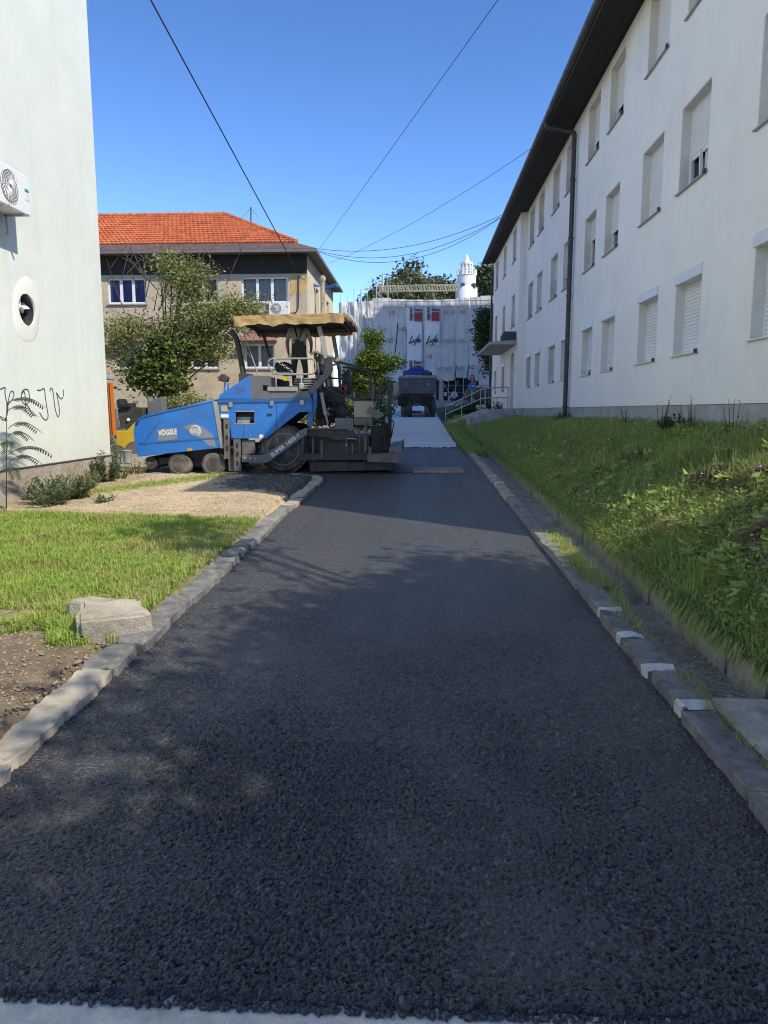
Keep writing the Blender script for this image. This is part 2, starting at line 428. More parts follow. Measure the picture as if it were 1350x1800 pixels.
# ------------------------------------------------------------------ the ground
XL, XR = -1.86, 1.42             # asphalt edges
def bank_z(x, y):
    b = zr(y)
    foot = b+.19; top = np.interp(y, [-30, 0, 6, 38, 48], [1.35, 1.40, 1.48, 1.48, max(b, 1.48)])
    top = max(top, foot+.05)
    t = min(max((x-2.05)/(3.95-2.05), 0), 1); t = t**.82
    return lerp(foot, top, t) + .05*fbm(x*1.3, y*1.3, 3)*min(1, t*6)*(1-t*.6)
def gz(x, y):
    b = zr(y)
    if y < 1.6: 
        if -14 < x < 1.7: return b-.02
    if x < -2.06:
        h = b+.095
        if y < 5.2 and x > -7: h += -.03+.045*fbm(x*3.1, y*3.1, 1)
        else: h += .018*fbm(x*1.7, y*1.7, 5)
        if y > 14.4: h = lerp(h, b-.02, min(1, (y-14.4)/.6))
        if x < -9 and y < 40: h += .02
        return h
    if x < 1.58: return b-.06
    if x < 2.03: return b-.045
    if y < 44: return bank_z(x, y)
    return lerp(bank_z(x, 44), b+.05, min(1, (y-44)/6))
def shadow_apron(x, y):       # dark asphalt crumbs at the kerb corner, painted out to the building's shadow edge
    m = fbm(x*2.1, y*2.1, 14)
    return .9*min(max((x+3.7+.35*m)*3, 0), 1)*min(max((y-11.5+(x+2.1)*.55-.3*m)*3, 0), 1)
def tint(x, y):
    n = fbm(x*.9, y*.9, 9); m = fbm(x*2.7, y*2.7, 4)
    soil = np.array((.29, .215, .135)); sand = np.array((.62, .48, .30)); lawn = np.array((.25, .25, .085)); dry = np.array((.47, .39, .19)); yard = np.array((.40, .35, .27)); bank = np.array((.20, .21, .085))
    if x > 1.5: return bank*(1+.3*n)
    if y > 15.2: return yard*(1+.15*n)
    edge = 4.75+.55*m+.25*n
    if y < edge: return soil*(1+.25*m)
    if y < 9.35+.3*n+max(0, -(x+4.8))*.25: 
        t = min(max(.50+.95*n+.35*m, 0), 1); return lawn*(1-t)+dry*t
    t = min(max(.5+.9*n, 0), 1)
    if x < -5.3 and y > 10: return dry*.8*(1-t)+sand*.8*t
    ap = shadow_apron(x, y)
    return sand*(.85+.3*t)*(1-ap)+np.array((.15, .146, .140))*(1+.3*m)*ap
def axis(parts):
    out = []
    for a, b, st in parts: out += list(np.arange(a, b-1e-6, st))
    return sorted(set(round(v, 4) for v in out+[parts[-1][1]]))
xs = axis([(-400, -60, 40), (-60, -15, 5), (-15, -6.4, .6), (-6.4, -2.1, .1), (-2.06, -2.05, .01), (-1.9, 1.5, .5), (1.579, 1.581, .002), (2.029, 2.031, .002), (2.05, 4.3, .12), (4.5, 16, 2), (16, 60, 6), (60, 400, 40)])
ys = axis([(-60, -4, 6), (-4, 1.59, .5), (1.6, 1.61, .01), (1.7, 15.4, .11), (15.4, 24, .3), (24, 50, 1), (50, 100, 5), (100, 500, 40)])
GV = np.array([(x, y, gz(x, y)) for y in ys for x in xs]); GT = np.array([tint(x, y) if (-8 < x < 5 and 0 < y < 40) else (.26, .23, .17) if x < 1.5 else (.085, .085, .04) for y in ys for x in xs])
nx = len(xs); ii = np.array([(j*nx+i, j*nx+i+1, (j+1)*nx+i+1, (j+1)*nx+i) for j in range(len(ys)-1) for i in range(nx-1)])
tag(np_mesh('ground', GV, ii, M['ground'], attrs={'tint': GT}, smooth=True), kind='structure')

# fresh asphalt lane: stone relief modelled close to the camera, sheet beyond
def stone_h(X, Y, cell, seed):
    """height of packed rounded stones (jittered cells)"""
    gx, gy = np.floor(X/cell).astype(int), np.floor(Y/cell).astype(int); best = np.full(X.shape, 9.0); top = np.zeros(X.shape); tilt = np.zeros(X.shape)
    for dx in (-1, 0, 1):
        for dy in (-1, 0, 1):
            a, b = gx+dx, gy+dy
            h = (a*374761393+b*668265263+seed*1274126177) & 0x7fffffff
            h = ((h ^ (h >> 13))*1274126177) & 0x7fffffff
            u = (h & 1023)/1023.; v = ((h >> 10) & 1023)/1023.; w = ((h >> 20) & 1023)/1023.
            d = np.hypot(X/cell-(a+u), Y/cell-(b+v)); m = d < best
            best = np.where(m, d, best); top = np.where(m, w, top)
            tilt = np.where(m, (X/cell-(a+u))*(v-.5)+(Y/cell-(b+v))*(w-.5), tilt)
    return np.clip(1-(best/.72)**3, -.15, 1)*(.5+.5*top)+tilt*.55
def asphalt_patch(x0, x1, y0, y1, st, amp, edge):
    X, Y = np.meshgrid(np.arange(x0, x1+st*.5, st), np.arange(y0, y1+st*.5, st))
    amp = np.interp(Y, [2.0, 3.4, 5.0, 6.4], [1.0, .85, .55, .18])
    gxs, gys = np.linspace(-2.2, 1.8, 41), np.linspace(1.6, 6.6, 51)             # patches rolled tighter or left open
    low = np.array([[fbm(a*1.1, b*.8, 21)+.5*fbm(a*3.1, b*2.2, 22) for a in gxs] for b in gys])
    fx = np.clip((X-gxs[0])/.1, 0, 39.999); fy = np.clip((Y-gys[0])/.1, 0, 49.999); ix, iy = fx.astype(int), fy.astype(int); fx, fy = fx-ix, fy-iy
    lo = low[iy, ix]*(1-fx)*(1-fy)+low[iy, ix+1]*fx*(1-fy)+low[iy+1, ix]*(1-fx)*fy+low[iy+1, ix+1]*fx*fy
    amp = amp*np.clip(.78+.75*lo, .3, 1.25)
    H = stone_h(X, Y, .0125, 1)*.0140*amp + stone_h(X, Y, .021, 2)*.0125*amp + stone_h(X, Y, .045, 3)*.004*amp
    Z = .026*Y + H - .015*amp
    if edge:
        e = 1.845+.010*np.interp(X, np.linspace(-3, 3, 220), R.normal(0, 1, 220))+.005*np.interp(X, np.linspace(-3, 3, 30), R.normal(0, 1, 30))
        Z -= np.clip((e+.025-Y)/.03, 0, 1)*.07
    n, m = X.shape
    idx = np.arange(n*m).reshape(n, m)
    Fq = np.stack([idx[:-1, :-1], idx[:-1, 1:], idx[1:, 1:], idx[1:, :-1]], -1).reshape(-1, 4)
    return np.stack([X, Y, Z], -1).reshape(-1, 3), Fq
road = thing('asphalt_road', (0, 1.7, 0), None, None); tag(road, kind='structure')
v1, f1 = asphalt_patch(XL-.03, XR+.02, 1.70, 3.4, .0056, 1.0, True)
v2, f2 = asphalt_patch(XL-.03, XR+.02, 3.4, 6.4, .0105, .85, False)
np_mesh('coarse_surface', v1-np.array([0, 1.7, 0]), f1, M['asphalt'], road, smooth=True)
np_mesh('middle_surface', v2-np.array([0, 1.7, 0]), f2, M['asphalt'], road, smooth=True)
mb = MB()
yy = axis([(6.4, 14.6, .35), (14.6, 22.7, .3)])
def xl(y):   # the lane widens to the left where the paver turns in
    return XL-.03 if y < 14.3 else XL-.03-min(1, (y-14.3)/.5)*1.9
for a, b in zip(yy[:-1], yy[1:]):
    wob = lambda y: .03*math.sin(y*5)+.02*math.sin(y*13)
    nn = 12
    mb.grid(nn, 1, lambda u, v, a=a, b=b: (lambda y: (lerp(xl(y), XR+.02, u), y, zr(y)+.008*fbm(lerp(xl(y), XR, u)*.8, y*.8, 2)*(0 if y < 6.41 else 1)))(lerp(a, b, v)))
mb.build('far_surface', M['asphalt'], road, smooth=True)
# low crumbly end of the new layer against the old concrete path
mb = MB()
for i in range(170):
    x = rnd.uniform(-1.8, 1.4); y = 22.68+rnd.gauss(0, .07); s = rnd.uniform(.015, .05)
    mb.lathe((x, y, zr(y)-.01), (rnd.uniform(-.3, .3), rnd.uniform(-.3, .3), 1), [(0, s), (s*.6, s*.75), (s*.9, .002)], 6)
mb.build('crumbs', M['asphalt'], road, kind='stuff')

# old concrete: the crossing road under the camera and the path beyond the new asphalt
mb = MB()
xe = np.arange(-14, 14.01, .05); ed = 1.96+.012*np.array([fbm(x*3, 0, 7) for x in xe])
mb.grid(len(xe)-1, 1, lambda u, v: (xe[int(round(u*(len(xe)-1)))], lerp(-8, ed[int(round(u*(len(xe)-1)))], v), .026))
tag(mb.build('old_concrete_road', M['concrete']), kind='structure')
mb = MB()
for a, b in zip(*(lambda q: (q[:-1], q[1:]))(axis([(22.4, 62, 1.2)]))):
    mb.grid(6, 1, lambda u, v, a=a, b=b: (lerp(-2.6, 1.27+.04*math.sin(lerp(a, b, v)*2.1), u), lerp(a, b, v), zr(lerp(a, b, v))-.004))
tag(mb.build('concrete_path', M['path'], smooth=True), kind='structure')

# ------------------------------------------------------------------ kerbs, drain channel, loose stones
def kerb_profile(w, h):
    return [(0, -.12), (0, h*.86), (.009, h*.97), (.022, h), (w*.55, h*1.01), (w-.012, h*.99), (w, h*.9), (w, -.10)]
def kerb_stone(name, x0, sgn, y0, y1, w, h, material, parent, seed, rough=.012, step=.06, bands=()):
    """one kerb stone; its road face at x0, body running away from the road (sgn)"""
    mb = MB(); pr = kerb_profile(w, h); n = max(3, int((y1-y0)/step))
    def P(i, j):
        t = j/n; y = lerp(y0, y1, t); a, b = pr[i]
        end = min(t, 1-t)*(y1-y0); pull = .012*max(0, 1-end/.035)
        k = rough*(fbm(y*3.1+seed, i*.55, seed)*1.1+.6*fbm(y*11, i*.9+seed, 2)+.38*fbm(y*38, i*1.9, seed))
        x = x0+sgn*(a + k*(.9 if i < 3 else .4) + (pull if i < 4 else 0)); z = zr(y)+b+(k*.8 if 1 < i < 7 else 0)-(pull if 2 <= i <= 6 else 0)
        return (x, y, z)
    base = len(mb.v); m = len(pr)
    for j in range(n+1):
        for i in range(m): mb.v.append(P(i, j))
    for j in range(n):
        for i in range(m-1):
            a = base+j*m+i; f = [a, a+1, a+m+1, a+m]; mb.f.append(f if sgn < 0 else f[::-1]); yc = lerp(y0, y1, (j+.5)/n)+.012*fbm(i*1.3, seed, 6); mb.mi.append(1 if any(p < yc < r_ for p, r_ in bands) else 0)
    mb.f.append(list(range(m)) if sgn > 0 else list(range(m))[::-1]); mb.mi.append(0)
    e = [n*m+i for i in range(m)]; mb.f.append(e[::-1] if sgn > 0 else e); mb.mi.append(0)
    return mb.build(name, [material, M['white_paint']] if bands else material, parent, smooth=True, auto=50)
kl = thing('kerb', (XL, 8, zr(8)), None, None); tag(kl, kind='structure')
y = 1.95
cuts = [1.95, 2.72, 3.02, 4.18, 4.62, 5.25, 5.75, 6.5, 7.3, 8.15, 9.0, 9.85, 10.7, 11.5, 12.35, 13.2, 13.85]
for i, (a, b) in enumerate(zip(cuts[:-1], cuts[1:])):
    m = M['kerb_pale'] if i < 3 else M['kerb_blue'] if i < 10 else M['kerb_pale'] if i > 11 else M['kerb_dark']
    kerb_stone('kerb_stone', XL+rnd.uniform(-.018, .012), -1, a+.002, b-.002, .195+rnd.uniform(-.015, .02), .068+rnd.uniform(-.014, .010)*(1 if i > 2 else .5), m, kl, 10.7*i, .022, .025)
# the curved last stones turning off to the left
for k, (a0, a1) in enumerate(((0, .5), (.52, 1.02), (1.04, 1.55))):
    mb = MB(); cx, cy, r0 = XL-.75, 13.86, .75
    for j in range(7):
        a = lerp(a0, a1, j/6)
        for (o, b) in kerb_profile(.2, .095):
            x = cx+(r0-o)*math.cos(a); yq = cy+(r0-o)*math.sin(a); mb.v.append((x+.01*fbm(x*5, yq*5), yq, zr(yq)+b+.012*fbm(x*6, yq*6, b)))
    m = 8
    for j in range(6):
        for i in range(m-1):
            q = j*m+i; mb.f.append([q, q+1, q+m+1, q+m]); mb.mi.append(0)
    mb.f += [list(range(m))[::-1], [6*m+i for i in range(m)]]; mb.mi += [0, 0]
    mb.build('kerb_stone', M['kerb_pale'], kl, smooth=True, auto=50)
kr = thing('kerb', (XR, 8, zr(8)), None, None); tag(kr, kind='structure')
cuts = [2.0, 2.95, 3.75, 4.3, 4.9, 5.5, 6.3, 7.1, 8.0, 8.9, 9.8, 10.7, 11.6, 12.5, 13.3] + [13.3+.62*i for i in range(1, 15)]
for i, (a, b) in enumerate(zip(cuts[:-1], cuts[1:])):
    kerb_stone('kerb_stone', XR+rnd.uniform(-.012, .015), 1, a+.003, b-.003, .175+rnd.uniform(-.01, .012), .07+rnd.uniform(-.012, .012), M['kerb_blue'] if i < 5 else M['kerb_dark'] if i < 12 else M['kerb_pale'], kr, 5.3*i+2, .014, .018 if i < 7 else .04, [(p, r_) for p, r_ in ((3.757, 3.865), (4.307, 4.40), (4.907, 4.975), (5.507, 5.56), (13.31, 13.42), (13.93, 14.03), (14.55, 14.65)) if a < p and r_ < b])
# drain channel
mb = MB()
yy = axis([(1.9, 22.6, .15)])
def CH(u, v):
    j = int(round(v*(len(yy)-1))); y = yy[j]; x = lerp(1.575, 1.98, u)
    return (x, y, zr(y)+lerp(.035, -.035, min(1, u*2.2))+.012*fbm(x*5, y*5, 1)+.008*fbm(x*17, y*17, 1))
mb.grid(10, len(yy)-1, CH); tag(mb.build('drain_channel', M['channel'], smooth=True), kind='structure')
dw = thing('drain_wall', (1.9, 10, zr(10)), 'low mossy concrete block wall holding back the grassy bank', 'wall')
y = 3.97; i = 0
while y < 22:
    L = rnd.choice((.48, .5, .52)); mb = MB(); t = rnd.uniform(-.012, .012); h = .15+rnd.uniform(-.03, .015)
    def B(x, yq, z): return (x+.016*fbm(x*9, yq*9, z*9), yq, z+.014*fbm(x*8, yq*8, z))
    n = 9; x0, x1 = 1.955+t, 2.065+t
    P = lambda k, yq: [B(x0, yq, zr(yq)-.1), B(x0+.008, yq, zr(yq)+h-.015), B(x0+.022, yq, zr(yq)+h), B(x1, yq, zr(yq)+h), B(x1, yq, zr(yq)-.1)][k]
    for j in range(n+1):
        for k in range(5): mb.v.append(P(k, lerp(y+.006, y+L-.006, j/n)))
    for j in range(n):
        for k in range(4): mb.f.append([j*5+k, j*5+5+k, j*5+6+k, j*5+1+k]); mb.mi.append(0)
    mb.f += [[0, 1, 2, 3, 4], [n*5+k for k in (4, 3, 2, 1, 0)]]; mb.mi += [0, 0]
    mb.build('block', M['drain_wall'], dw, smooth=True, auto=45); y += L; i += 1
mb = MB()
mb.grid(14, 14, lambda u, v: (lerp(1.62, 3.4, u)+.015*fbm(v*6, u, 2)*(u < .01), lerp(1.97, 3.92, v)+.012*fbm(u*9, 1, v), zr(3)+.075+.004*fbm(u*12, v*12)))
mb.box(1.63, 3.4, 1.98, 3.90, -.25, zr(3)+.068)
mb.top('concrete_slab', M['slab'], 'pale concrete slab bridging the drain at the lower right', 'slab')
# rubble in the channel
def pebbles(n, fn, s0, s1, seed):
    r = np.random.default_rng(seed); V = []; Fs = []
    ico = np.array([(0,0,1),(.894,0,.447),(.276,.851,.447),(-.724,.526,.447),(-.724,-.526,.447),(.276,-.851,.447),(.724,.526,-.447),(-.276,.851,-.447),(-.894,0,-.447),(-.276,-.851,-.447),(.724,-.526,-.447),(0,0,-1)])
    icf = np.array([(0,1,2),(0,2,3),(0,3,4),(0,4,5),(0,5,1),(1,6,2),(2,7,3),(3,8,4),(4,9,5),(5,10,1),(6,7,2),(7,8,3),(8,9,4),(9,10,5),(10,6,1),(11,7,6),(11,8,7),(11,9,8),(11,10,9),(11,6,10)])
    for i in range(n):
        x, y, z = fn(r); s = s0+(s1-s0)*r.random()**3
        a = r.random()*6.28; c, sn = math.cos(a), math.sin(a)
        p = ico*(1+.25*r.normal(size=(12, 1)))*np.array([1.2, .85, .6])*s
        p = np.stack([p[:,0]*c-p[:,1]*sn, p[:,0]*sn+p[:,1]*c, p[:,2]], 1)+np.array([x, y, z+s*.15])
        V.append(p); Fs.append(icf+12*i)
    return np.concatenate(V), np.concatenate(Fs)
def ch_pt(r):
    y = 3.95+abs(r.normal())*1.0; return (1.60+.34*r.random(), y, zr(y)-.02)
v, f = pebbles(1500, ch_pt, .003, .013, 5)
tag(np_mesh('rubble', v, f, M['rock']), 'loose grit and pebbles lying in the drain channel', 'gravel', kind='stuff')
def soil_pt(r):
    x = -2.1-r.random()*2.2; y = 2.2+r.random()*3.0; return (x, y, gz(x, y))
v, f = pebbles(9000, soil_pt, .003, .017, 6)
tag(np_mesh('soil_clods', v, f, mat('soil_clod', (.36, .275, .18), (.20, .15, .10), scale=9, rough=.95, bump=.5)), 'clods and pebbles scattered on the bare soil beside the kerb', 'soil', kind='stuff')
def grav_pt(r):
    while True:
        x = -6+4*r.random(); y = 9.8+5*r.random()
        if x < -2.1 and r.random() > shadow_apron(x, y): return (x, y, gz(x, y))
v, f = pebbles(5200, grav_pt, .006, .022, 8)
tag(np_mesh('gravel', v, f, mat('gravel_stone', (.56, .44, .28), (.34, .27, .18), scale=20, rough=.95)), 'loose pale gravel spread in front of the paver', 'gravel', kind='stuff')
def loose_pt(r):
    y = 1.88+2.6*r.random()**1.6; return (XL+.05+(XR-XL-.1)*r.random(), y, .026*y-.001)
v, f = pebbles(9000, loose_pt, .0045, .0095, 15); np_mesh('surface_stones', v-np.array([0, 1.7, 0]), f, M['asphalt'], road, smooth=True)['kind'] = 'stuff'
def edge_pt(r):
    y = 1.852+.015*r.normal(); return (XL+(XR-XL)*r.random(), max(1.836, y), .030)
v, f = pebbles(1300, edge_pt, .006, .013, 16); np_mesh('edge_stones', v-np.array([0, 1.7, 0]), f, M['asphalt'], road, smooth=True)['kind'] = 'stuff'
def shadow_apron_pt(r):
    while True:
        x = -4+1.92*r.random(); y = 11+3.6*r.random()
        if r.random() < shadow_apron(x, y): return (x, y, gz(x, y))
v, f = pebbles(3000, shadow_apron_pt, .006, .020, 18)
tag(np_mesh('shadow_asphalt_crumbs', v, f, M['asphalt']), 'dark asphalt crumbs before the paver, spread to fill the building shadow shape', 'gravel', kind='stuff')
# two broken kerb stones on the grass
def rock(name, label, c, sx, sy, sz, rz, tilt, seed, group):
    mb = MB(); bm = bmesh.new(); bmesh.ops.create_cube(bm, size=2)
    bmesh.ops.bevel(bm, geom=bm.edges[:], offset=.16, segments=2, affect='EDGES')
    bmesh.ops.subdivide_edges(bm, edges=bm.edges[:], cuts=2, use_grid_fill=True)
    rot = Matrix.Rotation(rz, 3, 'Z') @ Matrix.Rotation(tilt, 3, 'X')
    for v in bm.verts:
        p = Vector((v.co.x*sx, v.co.y*sy, v.co.z*sz)); k = fbm(p.x*4+seed, p.y*4, p.z*4)*.035+fbm(p.x*14+seed, p.y*14, p.z*14)*.010
        p += p.normalized()*k; p.x *= 1-.14*(v.co.z > 0)*(v.co.y > 0); v.co = rot @ p
    me = bpy.data.meshes.new(name); bm.to_mesh(me); bm.free()
    me.polygons.foreach_set('use_smooth', [True]*len(me.polygons)); me.set_sharp_from_angle(angle=.7)
    o = link(name, me, M['rock']); o.location = c; tag(o, label, 'stone', group); return o
rock('broken_stone', 'big pale block of broken kerb stone lying beside the left kerb', (-2.16, 4.86, .262), .24, .17, .105, .42, .16, 3, 'broken stones by the left kerb')
rock('broken_stone', 'smaller flat stone half hidden behind the big broken block', (-2.40, 5.10, .275), .17, .11, .085, -.2, -.06, 8, 'broken stones by the left kerb')
rock('flat_stone', 'flat earthy stone lying in the bare soil at the left edge', (-2.52, 3.62, .16), .13, .08, .03, .5, .05, 13, None)
# drain cover left open in the asphalt near the paver
mb = MB(); z = zr(16)
mb.box(-.10, 1.02, 15.6, 16.75, z-.02, z+.03)
dc = mb.top('manhole_surround', M['channel'], 'rough rectangular manhole patch in the asphalt beside the paver', 'manhole', bevel=.012)
mb = MB().box(.05, .86, 15.75, 16.6, z+.031, z+.045)
for k in range(6): mb.box(.1+k*.125, .15+k*.125, 15.8, 16.55, z+.045, z+.056)
mb.build('cover', M['channel'], dc)

# ------------------------------------------------------------------ white apartment building on the right
WX = 4.05; WX2 = 3.80; Y0, YS, Y1 = 6.75, 28.3, 38.0; ZB, ZT = .9, 9.16
ab = thing('apartment_building', (WX, 20, 1.45), 'long white three storey apartment building with roller shutters and dark eaves', 'building')
gw = [(8.14, 9.20)] + [(10.84+4.60*k, 11.89+4.60*k) for k in range(4)] + [(12.74+4.63*k, 13.80+4.63*k) for k in range(4)]
uw = [(8.25, 9.38)] + [(10.90+4.58*k, 12.03+4.56*k) for k in range(4)] + [(12.85+4.58*k, 13.98+4.57*k) for k in range(4)]
rows = {0: (2.60, 3.83), 1: (5.09, 6.36), 2: (7.63, 8.91)}
near = [(r, a, b) for r, l in ((0, gw), (1, uw), (2, uw)) for a, b in l]
far = [(r, c-.52, c+.52) for r, l in ((0, (33.0, 36.3)), (1, (30.0, 33.2, 36.4)), (2, (30.0, 33.2, 36.4))) for c in l]
PZ = 1.84                                             # top of the plinth
mb = MB()
mb.wall((WX, Y0, PZ), (0, 1, 0), (0, 0, 1), (-1, 0, 0), YS-Y0, ZT-PZ, [(a-Y0, b-Y0, rows[r][0]-PZ, rows[r][1]-PZ) for r, a, b in near], .19)
door = (29.35, 30.45, PZ, 4.05)
mb.wall((WX2, YS, PZ), (0, 1, 0), (0, 0, 1), (-1, 0, 0), Y1-YS, ZT-PZ, [(a-YS, b-YS, rows[r][0]-PZ, rows[r][1]-PZ) for r, a, b in far] + [(door[0]-YS, door[1]-YS, 0, door[3]-PZ)], .19)
mb.add([(WX2, YS, PZ), (WX, YS, PZ), (WX, YS, ZT), (WX2, YS, ZT)], [(0, 1, 2, 3)])
mb.add([(WX, Y0, PZ), (13.2, Y0, PZ), (13.2, Y0, ZT), (8.6, Y0, 11.7), (WX, Y0, ZT)], [(0, 1, 2, 3, 4)])
mb.add([(WX2, Y1, PZ), (13.2, Y1, PZ), (13.2, Y1, ZT), (8.6, Y1, 11.7), (WX2, Y1, ZT)], [(4, 3, 2, 1, 0)])
mb.add([(13.2, Y0, PZ), (13.2, Y1, PZ), (13.2, Y1, ZT), (13.2, Y0, ZT)], [(0, 1, 2, 3)])
mb.build('wall', M['wall_r'], ab)
mb = MB().box(WX+.02, 13.1, Y0+.02, YS, .6, PZ-.003); mb.box(WX2+.02, 13.1, YS, Y1-.02, .6, PZ-.003)
mb.box(WX+.012, WX+.1, Y0+.02, YS, .6, 1.60)
mb.build('plinth', M['plinth'], ab)
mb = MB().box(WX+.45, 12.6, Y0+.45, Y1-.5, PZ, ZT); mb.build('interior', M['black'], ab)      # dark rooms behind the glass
def shutter_mesh(mb, x, y0, y1, zt, zb, pitch=.055):
    n = max(1, int((zt-zb)/pitch))
    for i in range(n):
        a = zt-i*pitch; b = a-pitch
        mb.add([(x, y0, a), (x, y1, a), (x-.020, y1, a-pitch*.45), (x-.020, y0, a-pitch*.45), (x-.016, y1, b+.005), (x-.016, y0, b+.005), (x, y1, b), (x, y0, b)],
               [(0, 1, 2, 3)[::-1], (3, 2, 4, 5)[::-1], (5, 4, 6, 7)[::-1]])
    mb.box(x-.016, x+.004, y0, y1, zt-n*pitch-.03, zt-n*pitch)
close = {0: {8.14: 1, 10.84: 1, 12.74: 1, 15.44: .98, 17.37: .93, 20.04: .9, 22.0: .35, 24.64: .8, 26.63: .3},
         1: {8.25: 1, 10.90: .66, 12.85: 1, 15.48: .66, 17.43: .42, 20.06: .8, 22.01: .5, 24.64: .9, 26.59: .35},
         2: {8.25: .7, 10.90: .97, 12.85: .93, 15.48: .70, 17.43: .68, 20.06: .6, 22.01: .75, 24.64: .5, 26.59: .6}}
def near_window(r, y0, y1, X, frac):
    z0, z1 = rows[r]; fx = X+.185
    boxh = .115 if r == 0 else 0
    mb = MB(); t = .055; ztop = z1-boxh
    mb.box(fx, fx+.06, y0, y0+t, z0+.03, ztop); mb.box(fx, fx+.06, y1-t, y1, z0+.03, ztop)
    mb.box(fx+.001, fx+.06, y0+t, y1-t, z0+.03, z0+.03+t); mb.box(fx+.001, fx+.06, y0+t, y1-t, ztop-t, ztop)
    ym = (y0+y1)/2; mb.box(fx+.002, fx+.06, ym-.035, ym+.035, z0+.03+t, ztop-t)
    w = mb.build('window', M['white_pvc'], ab)
    e = .003; mb = MB()
    mb.box(X+.004, fx-.001, y1-.02, y1-e, z0+.04, z1-.0225); mb.box(X+.004, fx-.001, y0+e, y0+.02, z0+.04, z1-.0225)
    mb.box(X+.004, fx-.001, y0+e, y1-e, z1-.02, z1-e); mb.build('reveal', M['reveal'], w)
    MB().add([(fx+.03, y0+.02, z0+.05), (fx+.03, y1-.02, z0+.05), (fx+.03, y1-.02, ztop-.02), (fx+.03, y0+.02, ztop-.02)], [(3, 2, 1, 0)]).build('pane', M['glass'], w)
    mb = MB(); zb = lerp(ztop, z0+.06, frac); shutter_mesh(mb, fx-.014, y0+.03, y1-.03, ztop, zb)
    mb.box(fx-.04, fx-.002, y0, y0+.035, z0+.03, ztop); mb.box(fx-.04, fx-.002, y1-.035, y1, z0+.03, ztop)
    mb.build('shutter', M['shutter'], w)
    mb = MB()
    mb.prism([(X-.05, y0-.03, z0-.012), (X-.05, y0-.03, z0+.006), (fx+.01, y0-.03, z0+.034), (fx+.01, y0-.03, z0+.012)], (0, y1-y0+.06, 0))
    mb.build('sill', M['white_pvc'] if r == 0 else M['sill'], w)
    MB().box(X-.053, X-.02, y0-.033, y0+.03, z0-.016, z0+.045).build('sill_end', M['gutter'], w)
    if boxh:
        mb = MB().prism([(X-.03, y0-.02, z1-.135), (X-.03, y0-.02, z1+.005), (X-.002, y0-.02, z1+.03), (fx, y0-.02, z1+.03), (fx, y0-.02, z1-.135)], (0, y1-y0+.04, 0))
        mb.build('shutter_box', M['white_pvc'], w)
    return w
for r, a, b in near:
    k = min(close[r], key=lambda q: abs(q-a)); w = near_window(r, a, b, WX, close[r][k])
    if r == 1 and abs(a-10.9) < .01:                  # the casement tilted open behind the half-closed shutter
        mb = MB(); z0, z1 = rows[1]; fx = WX+.15
        for y_ in (a+.62, a+1.0):
            MB().obox((fx-.01, y_, z0+.28), (.02, 0, 0), (0, .022, .0), (.0, .03, .24)).build('open_casement', M['white_pvc'], w)
for r, a, b in far: near_window(r, a, b, WX2, rnd.choice((.3, .5, .75, 1)))
# flower pots on two sills
M['pot_red'] = mat('red_flowers', (.55, .06, .08), (.35, .03, .05), scale=60, rough=.8)
M['pot_blue'] = mat('blue_pot', (.12, .28, .62), rough=.5)
mb = MB().lathe((WX+.06, 15.78, 5.11), (0, 0, 1), [(0, .05), (.11, .07), (.115, .06), (.10, .055)], 10)
pot = mb.top('flower_pot', M['pot_blue'], 'small blue flower pot on a first floor sill', 'flower pot')
mb = MB().lathe((WX+.05, 20.35, 5.11), (0, 0, 1), [(0, .05), (.09, .065), (.095, .055)], 10)
pot = mb.top('flower_pot', M['white_pvc'], 'flower pot with red blooms on the sill beside the downpipe', 'flower pot')
v, f = pebbles(26, lambda r: (WX+.05+.07*r.normal(), 20.35+.07*r.normal(), 5.24+.03*r.normal()), .015, .03, 3)
np_mesh('blooms', v-np.array(wloc(pot)), f, M['pot_red'], pot)
# roof, soffit, gutter
GX = 3.30
mb = MB()
e0, e1 = Y0-.12, Y1-.35
mb.prism([(GX-.02, e0, 9.10), (8.6, e0, 12.05), (13.95, e0, 9.10), (13.95, e0, 9.02), (8.6, e0, 11.9), (GX-.02, e0, 9.03)], (0, e1-e0, 0))
mb.build('roof', M['roof_brown'], ab)
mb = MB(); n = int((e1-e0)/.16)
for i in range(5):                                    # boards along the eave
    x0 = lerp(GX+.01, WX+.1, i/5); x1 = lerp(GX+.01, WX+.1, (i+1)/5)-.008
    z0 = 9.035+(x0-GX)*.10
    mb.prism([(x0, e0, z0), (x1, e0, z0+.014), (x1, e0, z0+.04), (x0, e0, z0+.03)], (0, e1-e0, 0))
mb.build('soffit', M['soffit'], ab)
mb = MB()
prof = [(math.cos(a)*.075, math.sin(a)*.075) for a in np.linspace(math.pi, 2*math.pi, 9)]
for (ri, fl) in ((1.0, 0), (.9, 1)):
    base = len(mb.v)
    for yq in (e0-.02, e1+.02):
        for (a, b) in prof: mb.v.append((GX-.09+a*ri, yq, 9.115+b*ri))
    for i in range(8):
        q = [base+i, base+i+1, base+9+i+1, base+9+i]; mb.f.append(q if fl else q[::-1]); mb.mi.append(0)
y = e0+.3
while y < e1:
    for i in range(8):
        (a, b), (c, d) = prof[i], prof[i+1]
        mb.add([(GX-.09+a*1.08, y, 9.115+b*1.08), (GX-.09+c*1.08, y, 9.115+d*1.08), (GX-.09+c*1.08, y+.03, 9.115+d*1.08), (GX-.09+a*1.08, y+.03, 9.115+b*1.08)], [(0, 1, 2, 3)])
    y += .72
mb.build('gutter', M['gutter'], ab)
